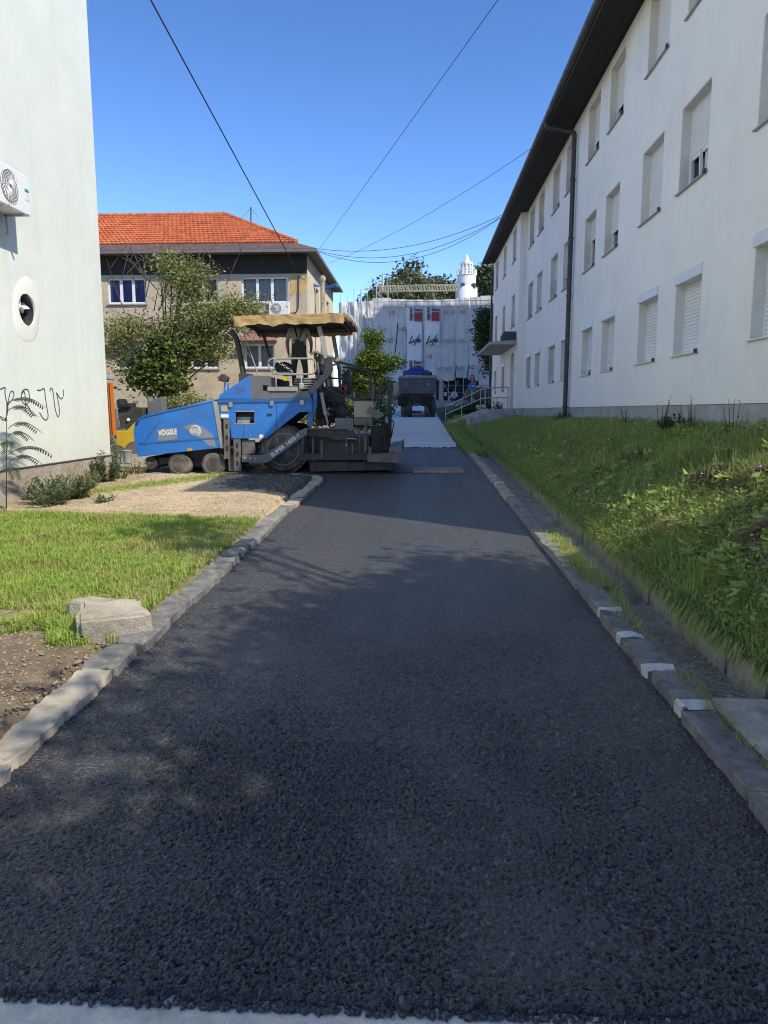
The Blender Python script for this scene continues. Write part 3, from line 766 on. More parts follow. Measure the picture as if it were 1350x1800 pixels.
def downpipe(y, X, ztop, zbot, r=.062):
    mb = MB(); mb.tube(round_path([(GX-.09, y, 9.06), (GX-.06, y, 8.93), (X-.10, y, 8.80), (X-.10, y, 8.6), (X-.10, y, zbot)], .08), r, 10)
    d = mb.build('downpipe', M['gutter'], ab, smooth=True, auto=40)
    z = zbot+.5
    while z < 8.6:
        MB().lathe((X-.10, y, z), (0, 0, 1), [(-.02, r*.9), (-.02, r*1.25), (.02, r*1.25), (.02, r*.9)], 10).build('bracket', M['gutter'], d); z += 1.45
downpipe(19.72, WX, 9, 1.35); downpipe(Y1-.15, WX2, 9, 1.3, .055)
# entrance: door, canopy, platform with step
mb = MB(); a, b, c, d = door
mb.box(WX2+.17, WX2+.22, a, b, c, d)
for q in (a+.06, (a+b)/2+.03): mb.box(WX2+.155, WX2+.17, q, q+.42, c+1.0, d-.25)
dr = mb.build('door', mat('brown_door', (.20, .15, .11), (.12, .09, .07), rough=.6), ab)
MB().box(WX2+.11, WX2+.155, a+.50, a+.53, c+.95, c+1.12).build('handle', M['steel'], dr)
mb = MB().prism([(WX2-1.05, 28.6, 4.30), (WX2-1.05, 28.6, 4.40), (WX2-.003, 28.6, 4.46), (WX2-.003, 28.6, 4.30)], (0, 5.6, 0))
mb.build('entrance_canopy', M['plinth'], ab)
for i in range(4): MB().box(WX2-.5, WX2-.01, 28.75+i*.35, 28.78+i*.35, 4.455, 4.80-i*.02).build('canopy_fin', M['gutter'], ab)
MB().box(WX2-.02, WX2-.003, 28.75, 28.95, 3.2, 3.5).build('number_plate', M['patch'], ab)
pf = MB().box(WX2-1.05, WX2+.015, 28.9, 32.2, .8, PZ-.02); pf.box(WX2-1.4, WX2-1.05, 29.2, 30.8, .8, PZ-.2); pf.box(WX2-1.75, WX2-1.4, 29.2, 30.8, .8, PZ-.37)
pf.top('entrance_steps', M['plinth'], 'grey concrete entrance platform with steps at the white building', 'steps', bevel=.01)
# ramp with its rail
r0, r1 = Vector((2.75, 32.2, PZ-.03)), Vector((1.42, 37.6, zr(37.6)+.04))
side = Vector((r1-r0)).cross(Vector((0, 0, 1))).normalized()*1.1
if side.x < 0: side = -side
mb = MB().prism([r0, r1, r1-Vector((0, 0, .4)), r0-Vector((0, 0, 1.0))], side)
mb.top('ramp', M['plinth'], 'sloping concrete ramp leading down from the entrance to the path', 'ramp')
rail = thing('handrail', tuple(r1), 'grey steel handrail along the entrance ramp', 'handrail')
up = Vector((0, 0, 1)); pl = Vector((2.75, 30.0, PZ-.02)); pe = Vector((3.55, 28.95, PZ-.02))
MB().tube(round_path([pe+up*.85, pl+up*.85, r0+up*.85, r1+up*.85, r1+up*.45, r0+up*.45, pl+up*.45, pe+up*.45], .12), .024, 6).build('rail', M['steel'], rail, smooth=True)
for p in (r1, r1.lerp(r0, .5), r0, pl, pe): MB().tube([p-up*.05, p+up*.85], .022, 6).build('post', M['steel'], rail)

# ------------------------------------------------------------------ mint building on the left
LX, LY = -6.20, 14.22
lb = thing('mint_building', (LX, LY, .4), 'tall pale mint rendered building with a fan vent and black graffiti', 'building')
mb = MB(); cy, cz, cr = 11.42, 3.33, .245
# wall face with a round opening: ring of quads inside a square, grid outside
sq = .8; N = 32
mb.wall((LX, 0, .86), (0, 1, 0), (0, 0, 1), (1, 0, 0), LY, 12.5, [(cy-sq, cy+sq, cz-sq-.86, cz+sq-.86)], 0)
mb.f = mb.f[:-4]; mb.mi = mb.mi[:-4]
ring = []
for i in range(N):
    a = 2*math.pi*i/N; c, s_ = math.cos(a), math.sin(a); k = 1/max(abs(c), abs(s_))
    ring.append(((LX, cy+cr*c, cz+cr*s_), (LX, cy+sq*c*k, cz+sq*s_*k), (LX-.34, cy+cr*c, cz+cr*s_)))
base = len(mb.v)
for r_ in ring: mb.v += list(r_)
for i in range(N):
    j = (i+1) % N
    mb.f += [[base+3*i, base+3*i+1, base+3*j+1, base+3*j], [base+3*i, base+3*j, base+3*j+2, base+3*i+2]]; mb.mi += [0, 0]
mb.add([(LX, LY, .86), (LX-14, LY, .86), (LX-14, LY, 13.36), (LX, LY, 13.36)], [(0, 1, 2, 3)])
mb.add([(LX, 0, .86), (LX-14, 0, .86), (LX-14, 0, 13.36), (LX, 0, 13.36)], [(3, 2, 1, 0)])
mb.build('wall', M['wall_l'], lb)
mb = MB()
mb.grid(90, 6, lambda u, v: (LX+.018+.02*fbm(u*60, v*2, 4)*(v < .98), lerp(0, LY+.012, u), lerp(.05, .845+.012*fbm(u*22, 2), v)))
mb.add([(LX+.018, LY+.012, .05), (LX-14, LY+.012, .05), (LX-14, LY+.012, .845), (LX+.018, LY+.012, .845)], [(0, 1, 2, 3)])
mb.build('plinth', M['plinth_left'], lb, smooth=True, auto=40)
mb = MB().prism([(LX, 0, .852), (LX+.03, 0, .85), (LX+.03, 0, .866), (LX, 0, .875)], (0, LY+.02, 0)); mb.build('plinth_joint', M['gutter'], lb)
mb = MB()                                           # egg shaped repair of plaster round the vent
PR = [(.40+.02*math.sin(a*2+.6)+.012*math.sin(a*5+1)+.12*math.sin(a)**2+.05*math.cos(a)*math.sin(a)) for a in np.linspace(0, 2*math.pi, 41)]
for i in range(40):
    a, b = 2*math.pi*i/40, 2*math.pi*(i+1)/40
    q = lambda t, r_, x: (LX+x, cy-.02+r_*math.cos(t), cz+.0+r_*math.sin(t))
    mb.add([q(a, cr+.002, .014), q(b, cr+.002, .014), q(b, PR[i+1]*.9, .012), q(a, PR[i]*.9, .012), q(b, PR[i+1], .001), q(a, PR[i], .001), q(b, cr+.002, -.02), q(a, cr+.002, -.02)], [(0, 3, 2, 1), (3, 5, 4, 2), (0, 1, 6, 7)])
mb.build('plaster_patch', M['patch'], lb, smooth=True, auto=60)
mb = MB().add([(LX-.33, cy+.3*math.cos(t), cz+.3*math.sin(t)) for t in np.linspace(0, 2*math.pi, 17)[:-1]], [list(range(16))])
vd = mb.build('vent_back', M['black'], lb)
MB().lathe((LX-.34, cy, cz), (1, 0, 0), [(0, cr-.004), (.335, cr-.004)], 32, False).build('vent_shade_sleeve', M['gutter'], lb, smooth=True)  # dark sleeve added to stand for the shade inside the hole
for k in range(4):
    a = k*math.pi/2+.5
    P = lambda r_, da, x: (LX-.11+x, cy+r_*math.cos(a+da), cz+r_*math.sin(a+da))
    MB().add([P(.04, 0, .02), P(.21, -.28, .045), P(.215, .28, -.035), P(.06, .7, -.02)], [(0, 1, 2, 3)]).build('fan_blade', M['shutter'], vd)
MB().lathe((LX-.15, cy, cz), (1, 0, 0), [(0, .05), (.07, .05), (.085, .02)], 12).build('fan_hub', M['steel'], vd)
# graffiti strokes on the wall
def gp(px, py): p = atx(px, py, LX); return (LX+.006, p.y, p.z)
strokes = [[(0, 684), (8, 681), (8, 690), (10, 702), (13, 714), (12, 728), (7, 738), (2, 736)],
           [(12, 715), (15, 700), (18, 689), (22, 688), (24, 694), (21, 702), (14, 711), (12, 722), (9, 740)],
           [(45, 722), (44, 706), (43, 692), (41, 688), (37, 695), (38, 704), (42, 710), (48, 709), (51, 700), (50, 689), (46, 684), (40, 686), (37, 692)],
           [(44, 709), (50, 716), (55, 726), (61, 731)],
           [(65, 685), (70, 686), (77, 683), (79, 697), (82, 718), (84, 731), (81, 738), (75, 735), (69, 725)],
           [(87, 688), (89, 682), (92, 686), (94, 700), (96, 716), (99, 728), (102, 732), (104, 726), (103, 712), (100, 697), (99, 690), (103, 697), (108, 701), (111, 694), (111, 685)]]
mb = MB()
def smooth_line(P, n=5):
    P = [Vector(p) for p in P]; out = []
    for i in range(len(P)-1):
        a, b, c, d = P[max(i-1, 0)], P[i], P[i+1], P[min(i+2, len(P)-1)]
        for j in range(n):
            t = j/n; out.append(.5*((2*b)+(c-a)*t+(2*a-5*b+4*c-d)*t*t+(3*b-a-3*c+d)*t**3))
    out.append(P[-1]); return out
for st in strokes: mb.tube(smooth_line([gp(*q) for q in st]), .0068, 5)
gf = mb.build('graffiti', M['ink'], lb)
M['mid_grey'] = mat('shaded_fan_well', (.16, .16, .165), rough=.7)
# air conditioner on brackets
AY, AZ = 10.55, 4.62
ac = thing('air_conditioner', (LX+.25, AY, AZ), 'white outdoor air conditioner unit high on the mint wall', 'air conditioner')
def ac_unit(root, c, u, n, w=.84, h=.56, d=.30):
    """c: bottom centre of the back; u: along the wall, n: outwards"""
    c, u, n = Vector(c), Vector(u), Vector(n); z = Vector((0, 0, 1))
    MB().obox(c+n*d/2+z*h/2, u*w/2, n*d/2, z*h/2).build('casing', M['white_pvc'], root, bevel=.015)
    fc = c+n*(d+.004)+z*h/2-u*w*.14; mb = MB()
    mb.lathe(fc-n*.002, n, [(0, .225), (.001, .001)], 28)
    g = mb.build('fan_opening', M['mid_grey'], root); mb = MB()
    for k in range(28):
        a0 = 2*math.pi*k/28; pts = [fc+n*.012+(u*math.cos(a0+r_*2.6)+z*math.sin(a0+r_*2.6))*r_ for r_ in (.03, .08, .13, .18, .22)]
        mb.tube(pts, .0045, 4, cap=False)
    for r_ in (.035, .07, .11, .15, .19, .225): mb.tube([fc+n*.012+(u*math.cos(t)+z*math.sin(t))*r_ for t in np.linspace(0, 2*math.pi, 25)[:-1]], .003, 3, closed=True)
    mb.build('guard_wire', M['white_pvc'], root)
    MB().obox(c+n*(d+.003)+z*h*.62+u*w*.40, u*.05, n*.002, z*.02).build('sticker', mat('green_sticker', (.02, .30, .22), rough=.4), root)
    MB().obox(c+n*(d+.003)+z*h*.45+u*w*.40, u*.045, n*.002, z*.045).build('energy_label', mat('pale_label', (.70, .72, .72), rough=.5), root)
    for s_ in (-.3, .3):
        MB().obox(c+n*d*.55-z*.02+u*w*s_, u*.015, n*d*.62, z*.015).obox(c+n*.01-z*.15+u*w*s_, u*.015, n*.01, z*.15).build('bracket', M['steel'], root)
ac_unit(ac, (LX+.10, AY, AZ), (0, 1, 0), (1, 0, 0))

# ------------------------------------------------------------------ tan house with the orange roof
M['tan'] = m_concrete('tan_render', (.58, .49, .34), (.46, .39, .28), grime=(.33, .28, .21), bump=.35, gscale=.9)
M['cream'] = m_concrete('cream_render', (.72, .64, .47), (.62, .55, .40), grime=(.48, .42, .31), bump=.3, gscale=.9)
M['band'] = m_concrete('dark_frieze_paint', (.036, .030, .026), (.026, .022, .019), grime=(.055, .045, .036), bump=.3)
M['ochre'] = m_concrete('ochre_plaster_patch', (.62, .43, .17), (.52, .36, .14), grime=(.40, .30, .16), bump=.5)
M['awning'] = mat('rust_awning', (.27, .13, .10), (.20, .095, .075), rough=.7, dirt=(.33, .20, .16))
M['eave_wood'] = mat('grey_eave', (.20, .18, .155), (.13, .115, .10), rough=.8)
def m_thin_glass():
    t = NT('clear_pane'); g = t.new('ShaderNodeBsdfGlossy', Roughness=.03); tr = t.new('ShaderNodeBsdfTransparent', Color=rgb(.80, .84, .84))
    fr = t.new('ShaderNodeFresnel', IOR=1.5); mx = t.new('ShaderNodeMixShader')
    t.l(t.math('ADD', fr.outputs[0], .05), mx.inputs[0]); t.l(tr.outputs[0], mx.inputs[1]); t.l(g.outputs[0], mx.inputs[2])
    t.l(mx.outputs[0], t.n['Material Output'].inputs['Surface']); return t.m
M['pane'] = m_thin_glass()
M['curtain_white'] = mat('net_curtain', (.85, .84, .80), (.74, .73, .69), rough=.9)
M['curtain_blue'] = mat('blue_curtain', (.04, .10, .60), (.03, .07, .45), rough=.9)
M['curtain_rust'] = mat('rust_curtain', (.33, .15, .08), (.22, .10, .06), rough=.9)
def m_tile():
    t = NT('orange_roof_tile')
    c = t.voro(4.2, 'F1', 'Color'); bw = t.new('ShaderNodeRGBToBW'); t.l(c, bw.inputs[0])
    k = t.ramp(bw.outputs[0], [(.15, (.46, .115, .038)), (.85, (.64, .20, .065))])
    k = t.mix(t.ramp(t.noise(1.2, 6, .65), [(.42, (0, 0, 0)), (.75, (.45,)*3)]), k, (.36, .10, .05)); t.col(k); t.rough(.75); return t.m
M['tile'] = m_tile()
HX, HY, HB, HT = -4.69, 31.0, .6, 8.22; HXL = -19.0
hs = thing('tan_house', ((HX+HXL)/2, HY, .8), 'two storey tan house with orange tiled hip roof and dark frieze', 'house')
upw = [(-13.25, -11.6, 'blue'), (-9.75, -8.5, 'rust'), (-7.49, -5.52, 'white'), (-17.3, -15.4, 'white')]
lww = [(-13.1, -11.85), (-9.7, -8.55), (-7.43, -6.15), (-17.2, -15.5)]
holes = [(a-HXL, b-HXL, 6.27-HB, 7.33-HB) for a, b, c in upw] + [(a-HXL, b-HXL, 3.55-HB, 4.57-HB) for a, b in lww]
mb = MB().wall((HXL, HY, HB), (1, 0, 0), (0, 0, 1), (0, -1, 0), HX-HXL, HT-HB, holes, .14)
mb.build('front_wall', M['tan'], hs)
sw = [(2.6, 3.5, 5.7, 6.7), (6.4, 7.4, 5.7, 6.7), (2.6, 3.5, 2.9, 3.9), (6.4, 7.4, 2.9, 3.9)]
mb = MB().wall((HX, HY, HB), (0, 1, 0), (0, 0, 1), (1, 0, 0), 9.3, HT-HB, sw, .14)
mb.add([(HX, HY+9.3, HB), (HXL, HY+9.3, HB), (HXL, HY+9.3, HT), (HX, HY+9.3, HT)], [(0, 1, 2, 3)])
mb.build('side_wall', M['cream'], hs)
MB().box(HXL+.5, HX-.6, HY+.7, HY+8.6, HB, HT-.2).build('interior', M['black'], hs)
mb = MB().box(HXL, HX-.0, HY-.03, HY-.002, 7.46, HT); mb.build('frieze', M['band'], hs)
MB().prism([(-5.42, HY-.012, 6.55), (-5.38, HY-.012, 7.3), (-5.05, HY-.012, 7.42), (-4.75, HY-.012, 7.38), (-4.72, HY-.012, 6.9), (-4.95, HY-.012, 6.5), (-5.05, HY-.012, 6.75), (-5.25, HY-.012, 6.62)], (0, .011, 0)).build('plaster_patch', M['ochre'], hs)
MB().tube(smooth_line([(-5.05, HY-.04, 7.35), (-5.06, HY-.05, 6.6), (-5.08, HY-.05, 6.1), (-5.2, HY-.05, 5.86), (-5.5, HY-.05, 5.84)]), .022, 6).build('cable', M['gutter'], hs)
def casement(x0, x1, z0, z1, n, kind):
    fy = HY+.06; mb = MB(); t = .075
    mb.box(x0, x1, fy, fy+.06, z0, z0+t); mb.box(x0, x1, fy, fy+.06, z1-t, z1)
    for i in range(n+1):
        xc = lerp(x0+t*.5, x1-t*.5, i/n); wd = t*.5 if i in (0, n) else t*.8
        mb.box(xc-wd, xc+wd, fy-.001, fy+.061, z0+t, z1-t)
    w = mb.build('window', M['white_pvc'], hs)
    MB().add([(x0, fy+.03, z0), (x1, fy+.03, z0), (x1, fy+.03, z1), (x0, fy+.03, z1)], [(0, 1, 2, 3)]).build('pane', M['pane'], w)
    mb = MB(); cm = {'blue': 'curtain_blue', 'rust': 'curtain_rust'}.get(kind, 'curtain_white')
    top = z1 if kind != 'blue' else z1-.12
    mb.grid(60, 6, lambda u, v: (lerp(x0+.02, x1-.02, u), fy+.22+.035*math.sin(u*40+3*math.sin(u*9)), lerp(z0, top, v)+(.06*math.sin(u*math.pi*n)**2 if v > .9 and kind == 'white' else 0)-(.10 if v > .9 and kind == 'white' else 0)))
    mb.build('curtain', M[cm], w, smooth=True)
    MB().box(x0-.05, x1+.05, HY-.07, fy, z0-.05, z0-.002).build('sill', M['sill'], w)
for a, b, c in upw: casement(a, b, 6.27, 7.33, 3 if b-a > 1.5 else 2, c)
for a, b in lww:
    casement(a, b, 3.55, 4.57, 2, 'white')
    mb = MB().add([(a-.15, HY-.45, 4.68), (b+.15, HY-.45, 4.68), (b-.1, HY-.01, 5.16), (a+.1, HY-.01, 5.16), (a-.15, HY-.01, 4.68), (b+.15, HY-.01, 4.68)], [(0, 1, 2, 3), (0, 3, 4), (1, 5, 2), (0, 4, 5, 1)])
    mb.build('awning', M['awning'], hs)
# roof: sheet-metal skirt in panels, tiles above
EX, EY, EZ = HX+.48, HY-.62, 8.34; sx, sy, sz = EX-.98, EY+1.0, 8.78; RX, RYm, RZ = -9.35, HY+4.65, 11.05; BY = HY+9.3+.6
mb = MB()
mb.prism([(HXL, EY, EZ-.13), (EX, EY, EZ-.13), (EX, EY, EZ-.02), (HXL, EY, EZ-.02)], (0, .05, 0))
mb.prism([(EX, EY+.05, EZ-.13), (EX, BY, EZ-.13), (EX, BY, EZ-.02), (EX, EY+.05, EZ-.02)], (-.05, 0, 0))
mb.build('gutter', M['eave_wood'], hs)
MB().add([(HXL, EY+.04, EZ-.10), (EX-.04, EY+.04, EZ-.10), (EX-.04, BY, EZ-.10), (HXL, BY, EZ-.10)], [(3, 2, 1, 0)]).build('soffit', M['eave_wood'], hs)
xx = list(np.arange(HXL, EX-1.0, .95))+[EX-.98]
for a, b in zip(xx[:-1], xx[1:]):
    last = b == xx[-1]
    P = [(a, EY, EZ), (EX if last else b, EY, EZ), (b, sy, sz), (a, sy, sz)]
    mb = MB().prism(P, (0, 0, -.02))
    if not last: mb.prism([(b-.012, EY, EZ), (b-.012, sy, sz), (b-.012, sy, sz+.03), (b-.012, EY, EZ+.03)], (.024, 0, 0))
    mb.build('metal_sheet', M['roof_brown'], hs)
yq = list(np.arange(EY, BY, 1.05))+[BY]
for a, b in zip(yq[:-1], yq[1:]):
    ia, ib = max(a, sy), max(b, sy)
    MB().prism([(EX, a, EZ), (EX, b, EZ), (sx, ib, sz), (sx, ia, sz)], (0, 0, -.02)).build('metal_sheet', M['roof_brown'], hs)
def tile_course(mb, A0, A1, B0, B1, w=.20):
    """one course of roll tiles between the lower edge A and the upper edge B"""
    A0, A1, B0, B1 = map(Vector, (A0, A1, B0, B1)); L = (A1-A0).length; n = max(2, int(L/w)); k = 4
    nrm = (A1-A0).cross(B0-A0).normalized()
    if nrm.z < 0: nrm = -nrm
    base = len(mb.v); m = n*k
    for i in range(m+1):
        u = i/m; bump = .035*abs(math.sin(math.pi*u*n))
        a = A0.lerp(A1, u); b = B0.lerp(B1, u)
        mb.v += [tuple(a+nrm*(.0)), tuple(a+nrm*(.045+bump)), tuple(b+nrm*(.012+bump*.9))]
    for i in range(m):
        q = base+3*i; mb.f += [[q, q+3, q+4, q+1], [q+1, q+4, q+5, q+2]]; mb.mi += [0, 0]
mb = MB(); nc = 14
for i in range(nc):
    t0, t1 = i/nc, (i+1)/nc; y0, z0, y1, z1 = lerp(sy, RYm, t0), lerp(sz, RZ, t0), lerp(sy, RYm, t1), lerp(sz, RZ, t1)
    x0, x1 = lerp(sx, RX, t0), lerp(sx, RX, t1)
    tile_course(mb, (HXL, y0, z0), (x0, y0, z0), (HXL, y1, z1), (x1, y1, z1))
    by0, by1 = lerp(BY, RYm, t0), lerp(BY, RYm, t1)
    tile_course(mb, (x0, y0, z0), (x0, by0, z0), (x1, y1, z1), (x1, by1, z1))
    tile_course(mb, (x0, by0, z0), (HXL, by0, z0), (x1, by1, z1), (HXL, by1, z1))
mb.build('roof_tiles', M['tile'], hs, kind='stuff')
mb = MB()
for a, b in (((sx, sy, sz), (RX, RYm, RZ)), ((RX, RYm, RZ), (HXL, RYm, RZ)), ((sx, BY, sz), (RX, RYm, RZ))):
    a, b = Vector(a), Vector(b); n = int((b-a).length/.36)
    for i in range(n): 
        p, q = a.lerp(b, i/n), a.lerp(b, (i+1.12)/n); mb.tube([p+Vector((0, 0, .05)), q+Vector((0, 0, .03))], [.115, .09], 8)
mb.build('ridge_tiles', M['tile'], hs, kind='stuff')
an = MB().tube([at(441, 398, HY+3.5), at(441, 364, HY+3.5)], .03, 6).tube([at(441, 366, HY+3.5), at(424, 384, HY+3.5)], .008, 4).tube([at(441, 366, HY+3.5), at(456, 384, HY+3.5)], .008, 4)
an.top('roof_antenna', M['gutter'], 'thin antenna mast with stays on the orange roof', 'antenna')
ac2 = thing('air_conditioner', (-5.75, HY-.1, 5.75), 'small white air conditioner under the upper window of the tan house', 'air conditioner')
ac_unit(ac2, (-5.85, HY-.02, 5.72), (1, 0, 0), (0, -1, 0), .85, .55)
ow = thing('terrace_roof', (HX, HY+6, 3.6), 'pale lean-to shelter on the sunny side of the tan house', 'shelter')
MB().prism([(HX+.003, HY+1.5, 4.35), (HX+1.25, HY+1.5, 3.98), (HX+1.25, HY+1.5, 4.04), (HX+.003, HY+1.5, 4.42)], (0, 5.5, 0)).build('roof', M['steel'], ow)
for y in (HY+1.6, HY+6.8): MB().tube([(HX+1.15, y, .8), (HX+1.15, y, 4.0)], .035, 6).build('post', M['steel'], ow)

# ------------------------------------------------------------------ concrete pole and overhead wires
pp = at(567, 494, 33.0); pole = thing('utility_pole', (pp.x, 33.0, .9), 'concrete utility pole with blue cable arms at the house corner', 'pole')
MB().tube([(pp.x, 33, .7), (pp.x, 33, pp.z)], [.15, .10], 12).build('shaft', M['kerb_pale'], pole, smooth=True, auto=40)
MB().lathe((pp.x, 33, pp.z-.05), (0, 0, 1), [(0, .11), (.1, .15), (.25, .12), (.3, .04)], 10).build('cap', M['kerb_pale'], pole)
M['blue_bag'] = mat('blue_sleeve', (.03, .16, .50), (.02, .10, .36), rough=.5)
for a, b in (((562, 503), (543, 498)), ((571, 506), (593, 501))):
    p, q = at(*a, 33), at(*b, 32.8); MB().tube([p, q], [.045, .10], 8).build('cable_sleeve', M['blue_bag'], pole)
def wire(name, label, pts, r, sag=0.0, n=24):
    P = []
    for i in range(len(pts)-1):
        a, b = Vector(pts[i]), Vector(pts[i+1])
        for j in range(n): t = j/n; P.append(a.lerp(b, t)-Vector((0, 0, sag*4*t*(1-t))))
    P.append(Vector(pts[-1])); mb = MB().tube(P, r, 5)
    mb.top(name, M['black'], label, 'wire', 'overhead wires')
def beyond(p, q, k): p, q = Vector(p), Vector(q); return q+(q-p)*k
a, b = at(522, 476, HY-.1), at(265, 0, 18.0)
wire('overhead_wire', 'thick black cable slanting from the top left down to the tan house', [a, b, beyond(a, b, .2)], .019)
a, b = at(560, 440, EY), at(875, 0, 14.0); wire('overhead_wire', 'thin wire rising from the house corner to the top of the picture', [a, b, beyond(a, b, .3)], .0065)
a, b = at(580, 462, 34.0), atx(932, 262, GX-.1); wire('overhead_wire', 'lone thin wire from behind the house up to the white eave', [a, b], .007, .25)
for k, (q0, q1, s) in enumerate((((556, 437), (882, 378), .55), ((556, 440), (880, 382), .8), ((560, 443), (878, 384), .95))):
    wire('overhead_wire', ('uppermost', 'middle', 'lowest')[k]+' of three sagging wires between house corner and white building', [at(*q0, EY+.1*k), atx(*q1, GX-.1)], .010, s)

# ------------------------------------------------------------------ foliage
def leaf_quads(P, size, r, up=.35, aspect=.55, flat=None):
    """rhombic leaves at the points P; returns verts, faces, tint per vertex"""
    n = len(P); d = r.normal(size=(n, 3)); d /= np.linalg.norm(d, axis=1, keepdims=True)
    nn = r.normal(size=(n, 3)); nn[:, 2] = np.abs(nn[:, 2])+up; nn /= np.linalg.norm(nn, axis=1, keepdims=True)
    d -= nn*(d*nn).sum(1, keepdims=True); d /= np.linalg.norm(d, axis=1, keepdims=True)+1e-9
    e = np.cross(nn, d); s = (size*(.6+.8*r.random(n)))[:, None]
    V = np.stack([P-d*s*.5, P+e*s*aspect*.5-nn*s*.08, P+d*s*.5, P-e*s*aspect*.5-nn*s*.08], 1).reshape(-1, 3)
    F = np.arange(n*4).reshape(n, 4); return V, F
def crown_points(blobs, n, r, clump=.35, shell=.55, per=26):
    """leaf positions in clumps spread through ellipsoids (cx,cy,cz,rx,ry,rz)"""
    vol = np.array([b[3]*b[4]*b[5] for b in blobs])**.8; vol /= vol.sum(); P = []; C = []
    for b, f in zip(blobs, vol):
        k = max(3, int(n*f/per)); d = r.normal(size=(k, 3)); d /= np.linalg.norm(d, axis=1, keepdims=True)
        rad = (shell+(1-shell)*r.random(k))[:, None]*(.82+.3*r.random((k, 1)))
        c = np.array(b[:3])+d*rad*np.array(b[3:6])
        q = np.repeat(c, per, 0)+r.normal(size=(k*per, 3))*clump*np.array([1, 1, .7])
        P.append(q); C.append(np.repeat(r.random(k), per))
    return np.concatenate(P), np.concatenate(C)
def tree(name, label, cat, base, height, blobs, n, size, leafmat, seed, trunk_r=.12, limbs=14, clump=.3, bare=0, group=None, per=26, shell=.5, aspect=.55):
    r = np.random.default_rng(seed); base = Vector(base); t = thing(name, tuple(base), label, cat, group)
    mb = MB(); topz = max(b[2]+b[5]*.6 for b in blobs); cx = np.mean([b[0] for b in blobs]); cyy = np.mean([b[1] for b in blobs])
    P = []; 
    for k in range(7):
        f = k/6; P.append((lerp(base.x, cx, f**1.5)+.06*r.normal()*(k > 0), lerp(base.y, cyy, f**1.5)+.06*r.normal()*(k > 0), lerp(base.z-.1, topz, f*.92)))
    mb.tube(P, [trunk_r*(1-.85*k/6) for k in range(7)], 8)
    for k in range(limbs):
        b = blobs[k % len(blobs)]; d = r.normal(size=3); d /= np.linalg.norm(d)
        e = Vector(np.array(b[:3])+d*np.array(b[3:6])*.85); f = .25+.55*r.random(); s = Vector(P[0]).lerp(Vector(P[-1]), f*.8)
        i = min(5, int(f*.8*6)); s = Vector(P[i]).lerp(Vector(P[i+1]), f*.8*6-i)
        if e.z < s.z: e.z = s.z+.1*abs(e.z-s.z)
        m = s.lerp(e, .5)+Vector((0, 0, .12*(e-s).length)); rr = trunk_r*.38*(1-f*.5)
        pts = smooth_line([s, m, e], 4); mb.tube(pts, [lerp(rr, rr*.15, q/(len(pts)-1)) for q in range(len(pts))], 5)
        for _ in range(2):
            g = pts[int(len(pts)*.6)]; h = e+Vector(r.normal(size=3))*.25*max(b[3:6]); mb.tube([g, g.lerp(h, .5)+Vector((0, 0, .05)), h], [rr*.4, rr*.25, rr*.08], 4)
    mb.build('trunk', M['bark'], t, smooth=True)
    Q, C = crown_points(blobs, n, r, clump, shell, per)
    Vv, Ff = leaf_quads(Q, size, r, aspect=aspect); ti = np.repeat(np.clip(C*.6+.45*r.random(len(Q))-.05, 0, 1), 4)
    np_mesh('crown', Vv-np.array(base), Ff, leafmat, t, attrs={'tint': ti})
    return t
# the loose tree before the tan house: pale upper crown with bare twigs, dark ivy-like lower mass
B = lambda px, py, Y, rx, ry, rz: (*at(px, py, Y), rx, ry, rz)
t1 = tree('loose_tree', 'loose pale olive tree with bare upper twigs before the tan house', 'tree', (at(290, 700, 27).x, 27, .75), 8,
     [B(330, 500, 27, .95, .9, 1.0), B(300, 470, 27, .7, .7, .55), B(225, 580, 27, 1.25, .9, .55), B(400, 555, 26.5, 1.5, .9, .62), B(345, 570, 27, 1.5, 1.0, .8), B(200, 620, 27, .5, .6, .6), B(430, 545, 26.5, .8, .7, .5), B(380, 610, 26.5, .85, .7, .6)],
     20000, .105, M['leaf_olive'], 21, .13, 34, .27, shell=.2, per=16)
r = np.random.default_rng(77); mb = MB()
for k in range(26):
    s = at(r.uniform(210, 400), r.uniform(480, 560), 27+r.uniform(-.5, .5)); e = s+Vector((r.normal()*.8, r.normal()*.4, r.uniform(.5, 1.9)))
    m = s.lerp(e, .5)+Vector((r.normal()*.12, 0, .1)); mb.tube([s, m, e], [.02, .013, .005], 4)
    for _ in range(3):
        g = s.lerp(e, r.uniform(.3, .9)); mb.tube([g, g+Vector((r.normal()*.3, r.normal()*.2, r.uniform(.05, .5)))], [.009, .004], 3)
mb.build('bare_twigs', M['bark'], t1)
tree('ivy_tree', 'dense dark green young tree under the pale olive tree', 'tree', (at(280, 720, 26).x, 26, .72), 5,
     [B(285, 605, 26, .55, .6, .5), B(262, 640, 26, .75, .6, .6), B(300, 650, 26, .6, .6, .55), B(285, 680, 26, .65, .55, .35), B(345, 615, 26.2, .55, .5, .4), B(240, 665, 26, .45, .4, .35), B(310, 675, 25.6, .5, .4, .28)],
     5600, .15, M['leaf_dark'], 22, .09, 22, .24, shell=.25, aspect=.7, per=18)
tree('bright_tree', 'bright green young tree standing behind the paver screed', 'tree', (at(655, 720, 38).x, 38, 1.1), 5,
     [B(655, 598, 38, .42, .45, .75), B(650, 640, 38, .85, .7, .85), B(678, 640, 38, .65, .6, .5), B(655, 678, 38, 1.15, .8, .65), B(698, 636, 38, .3, .35, .25), B(625, 670, 38, .8, .6, .6)],
     13000, .15, M['leaf_bright'], 23, .09, 16, .2, shell=.2)
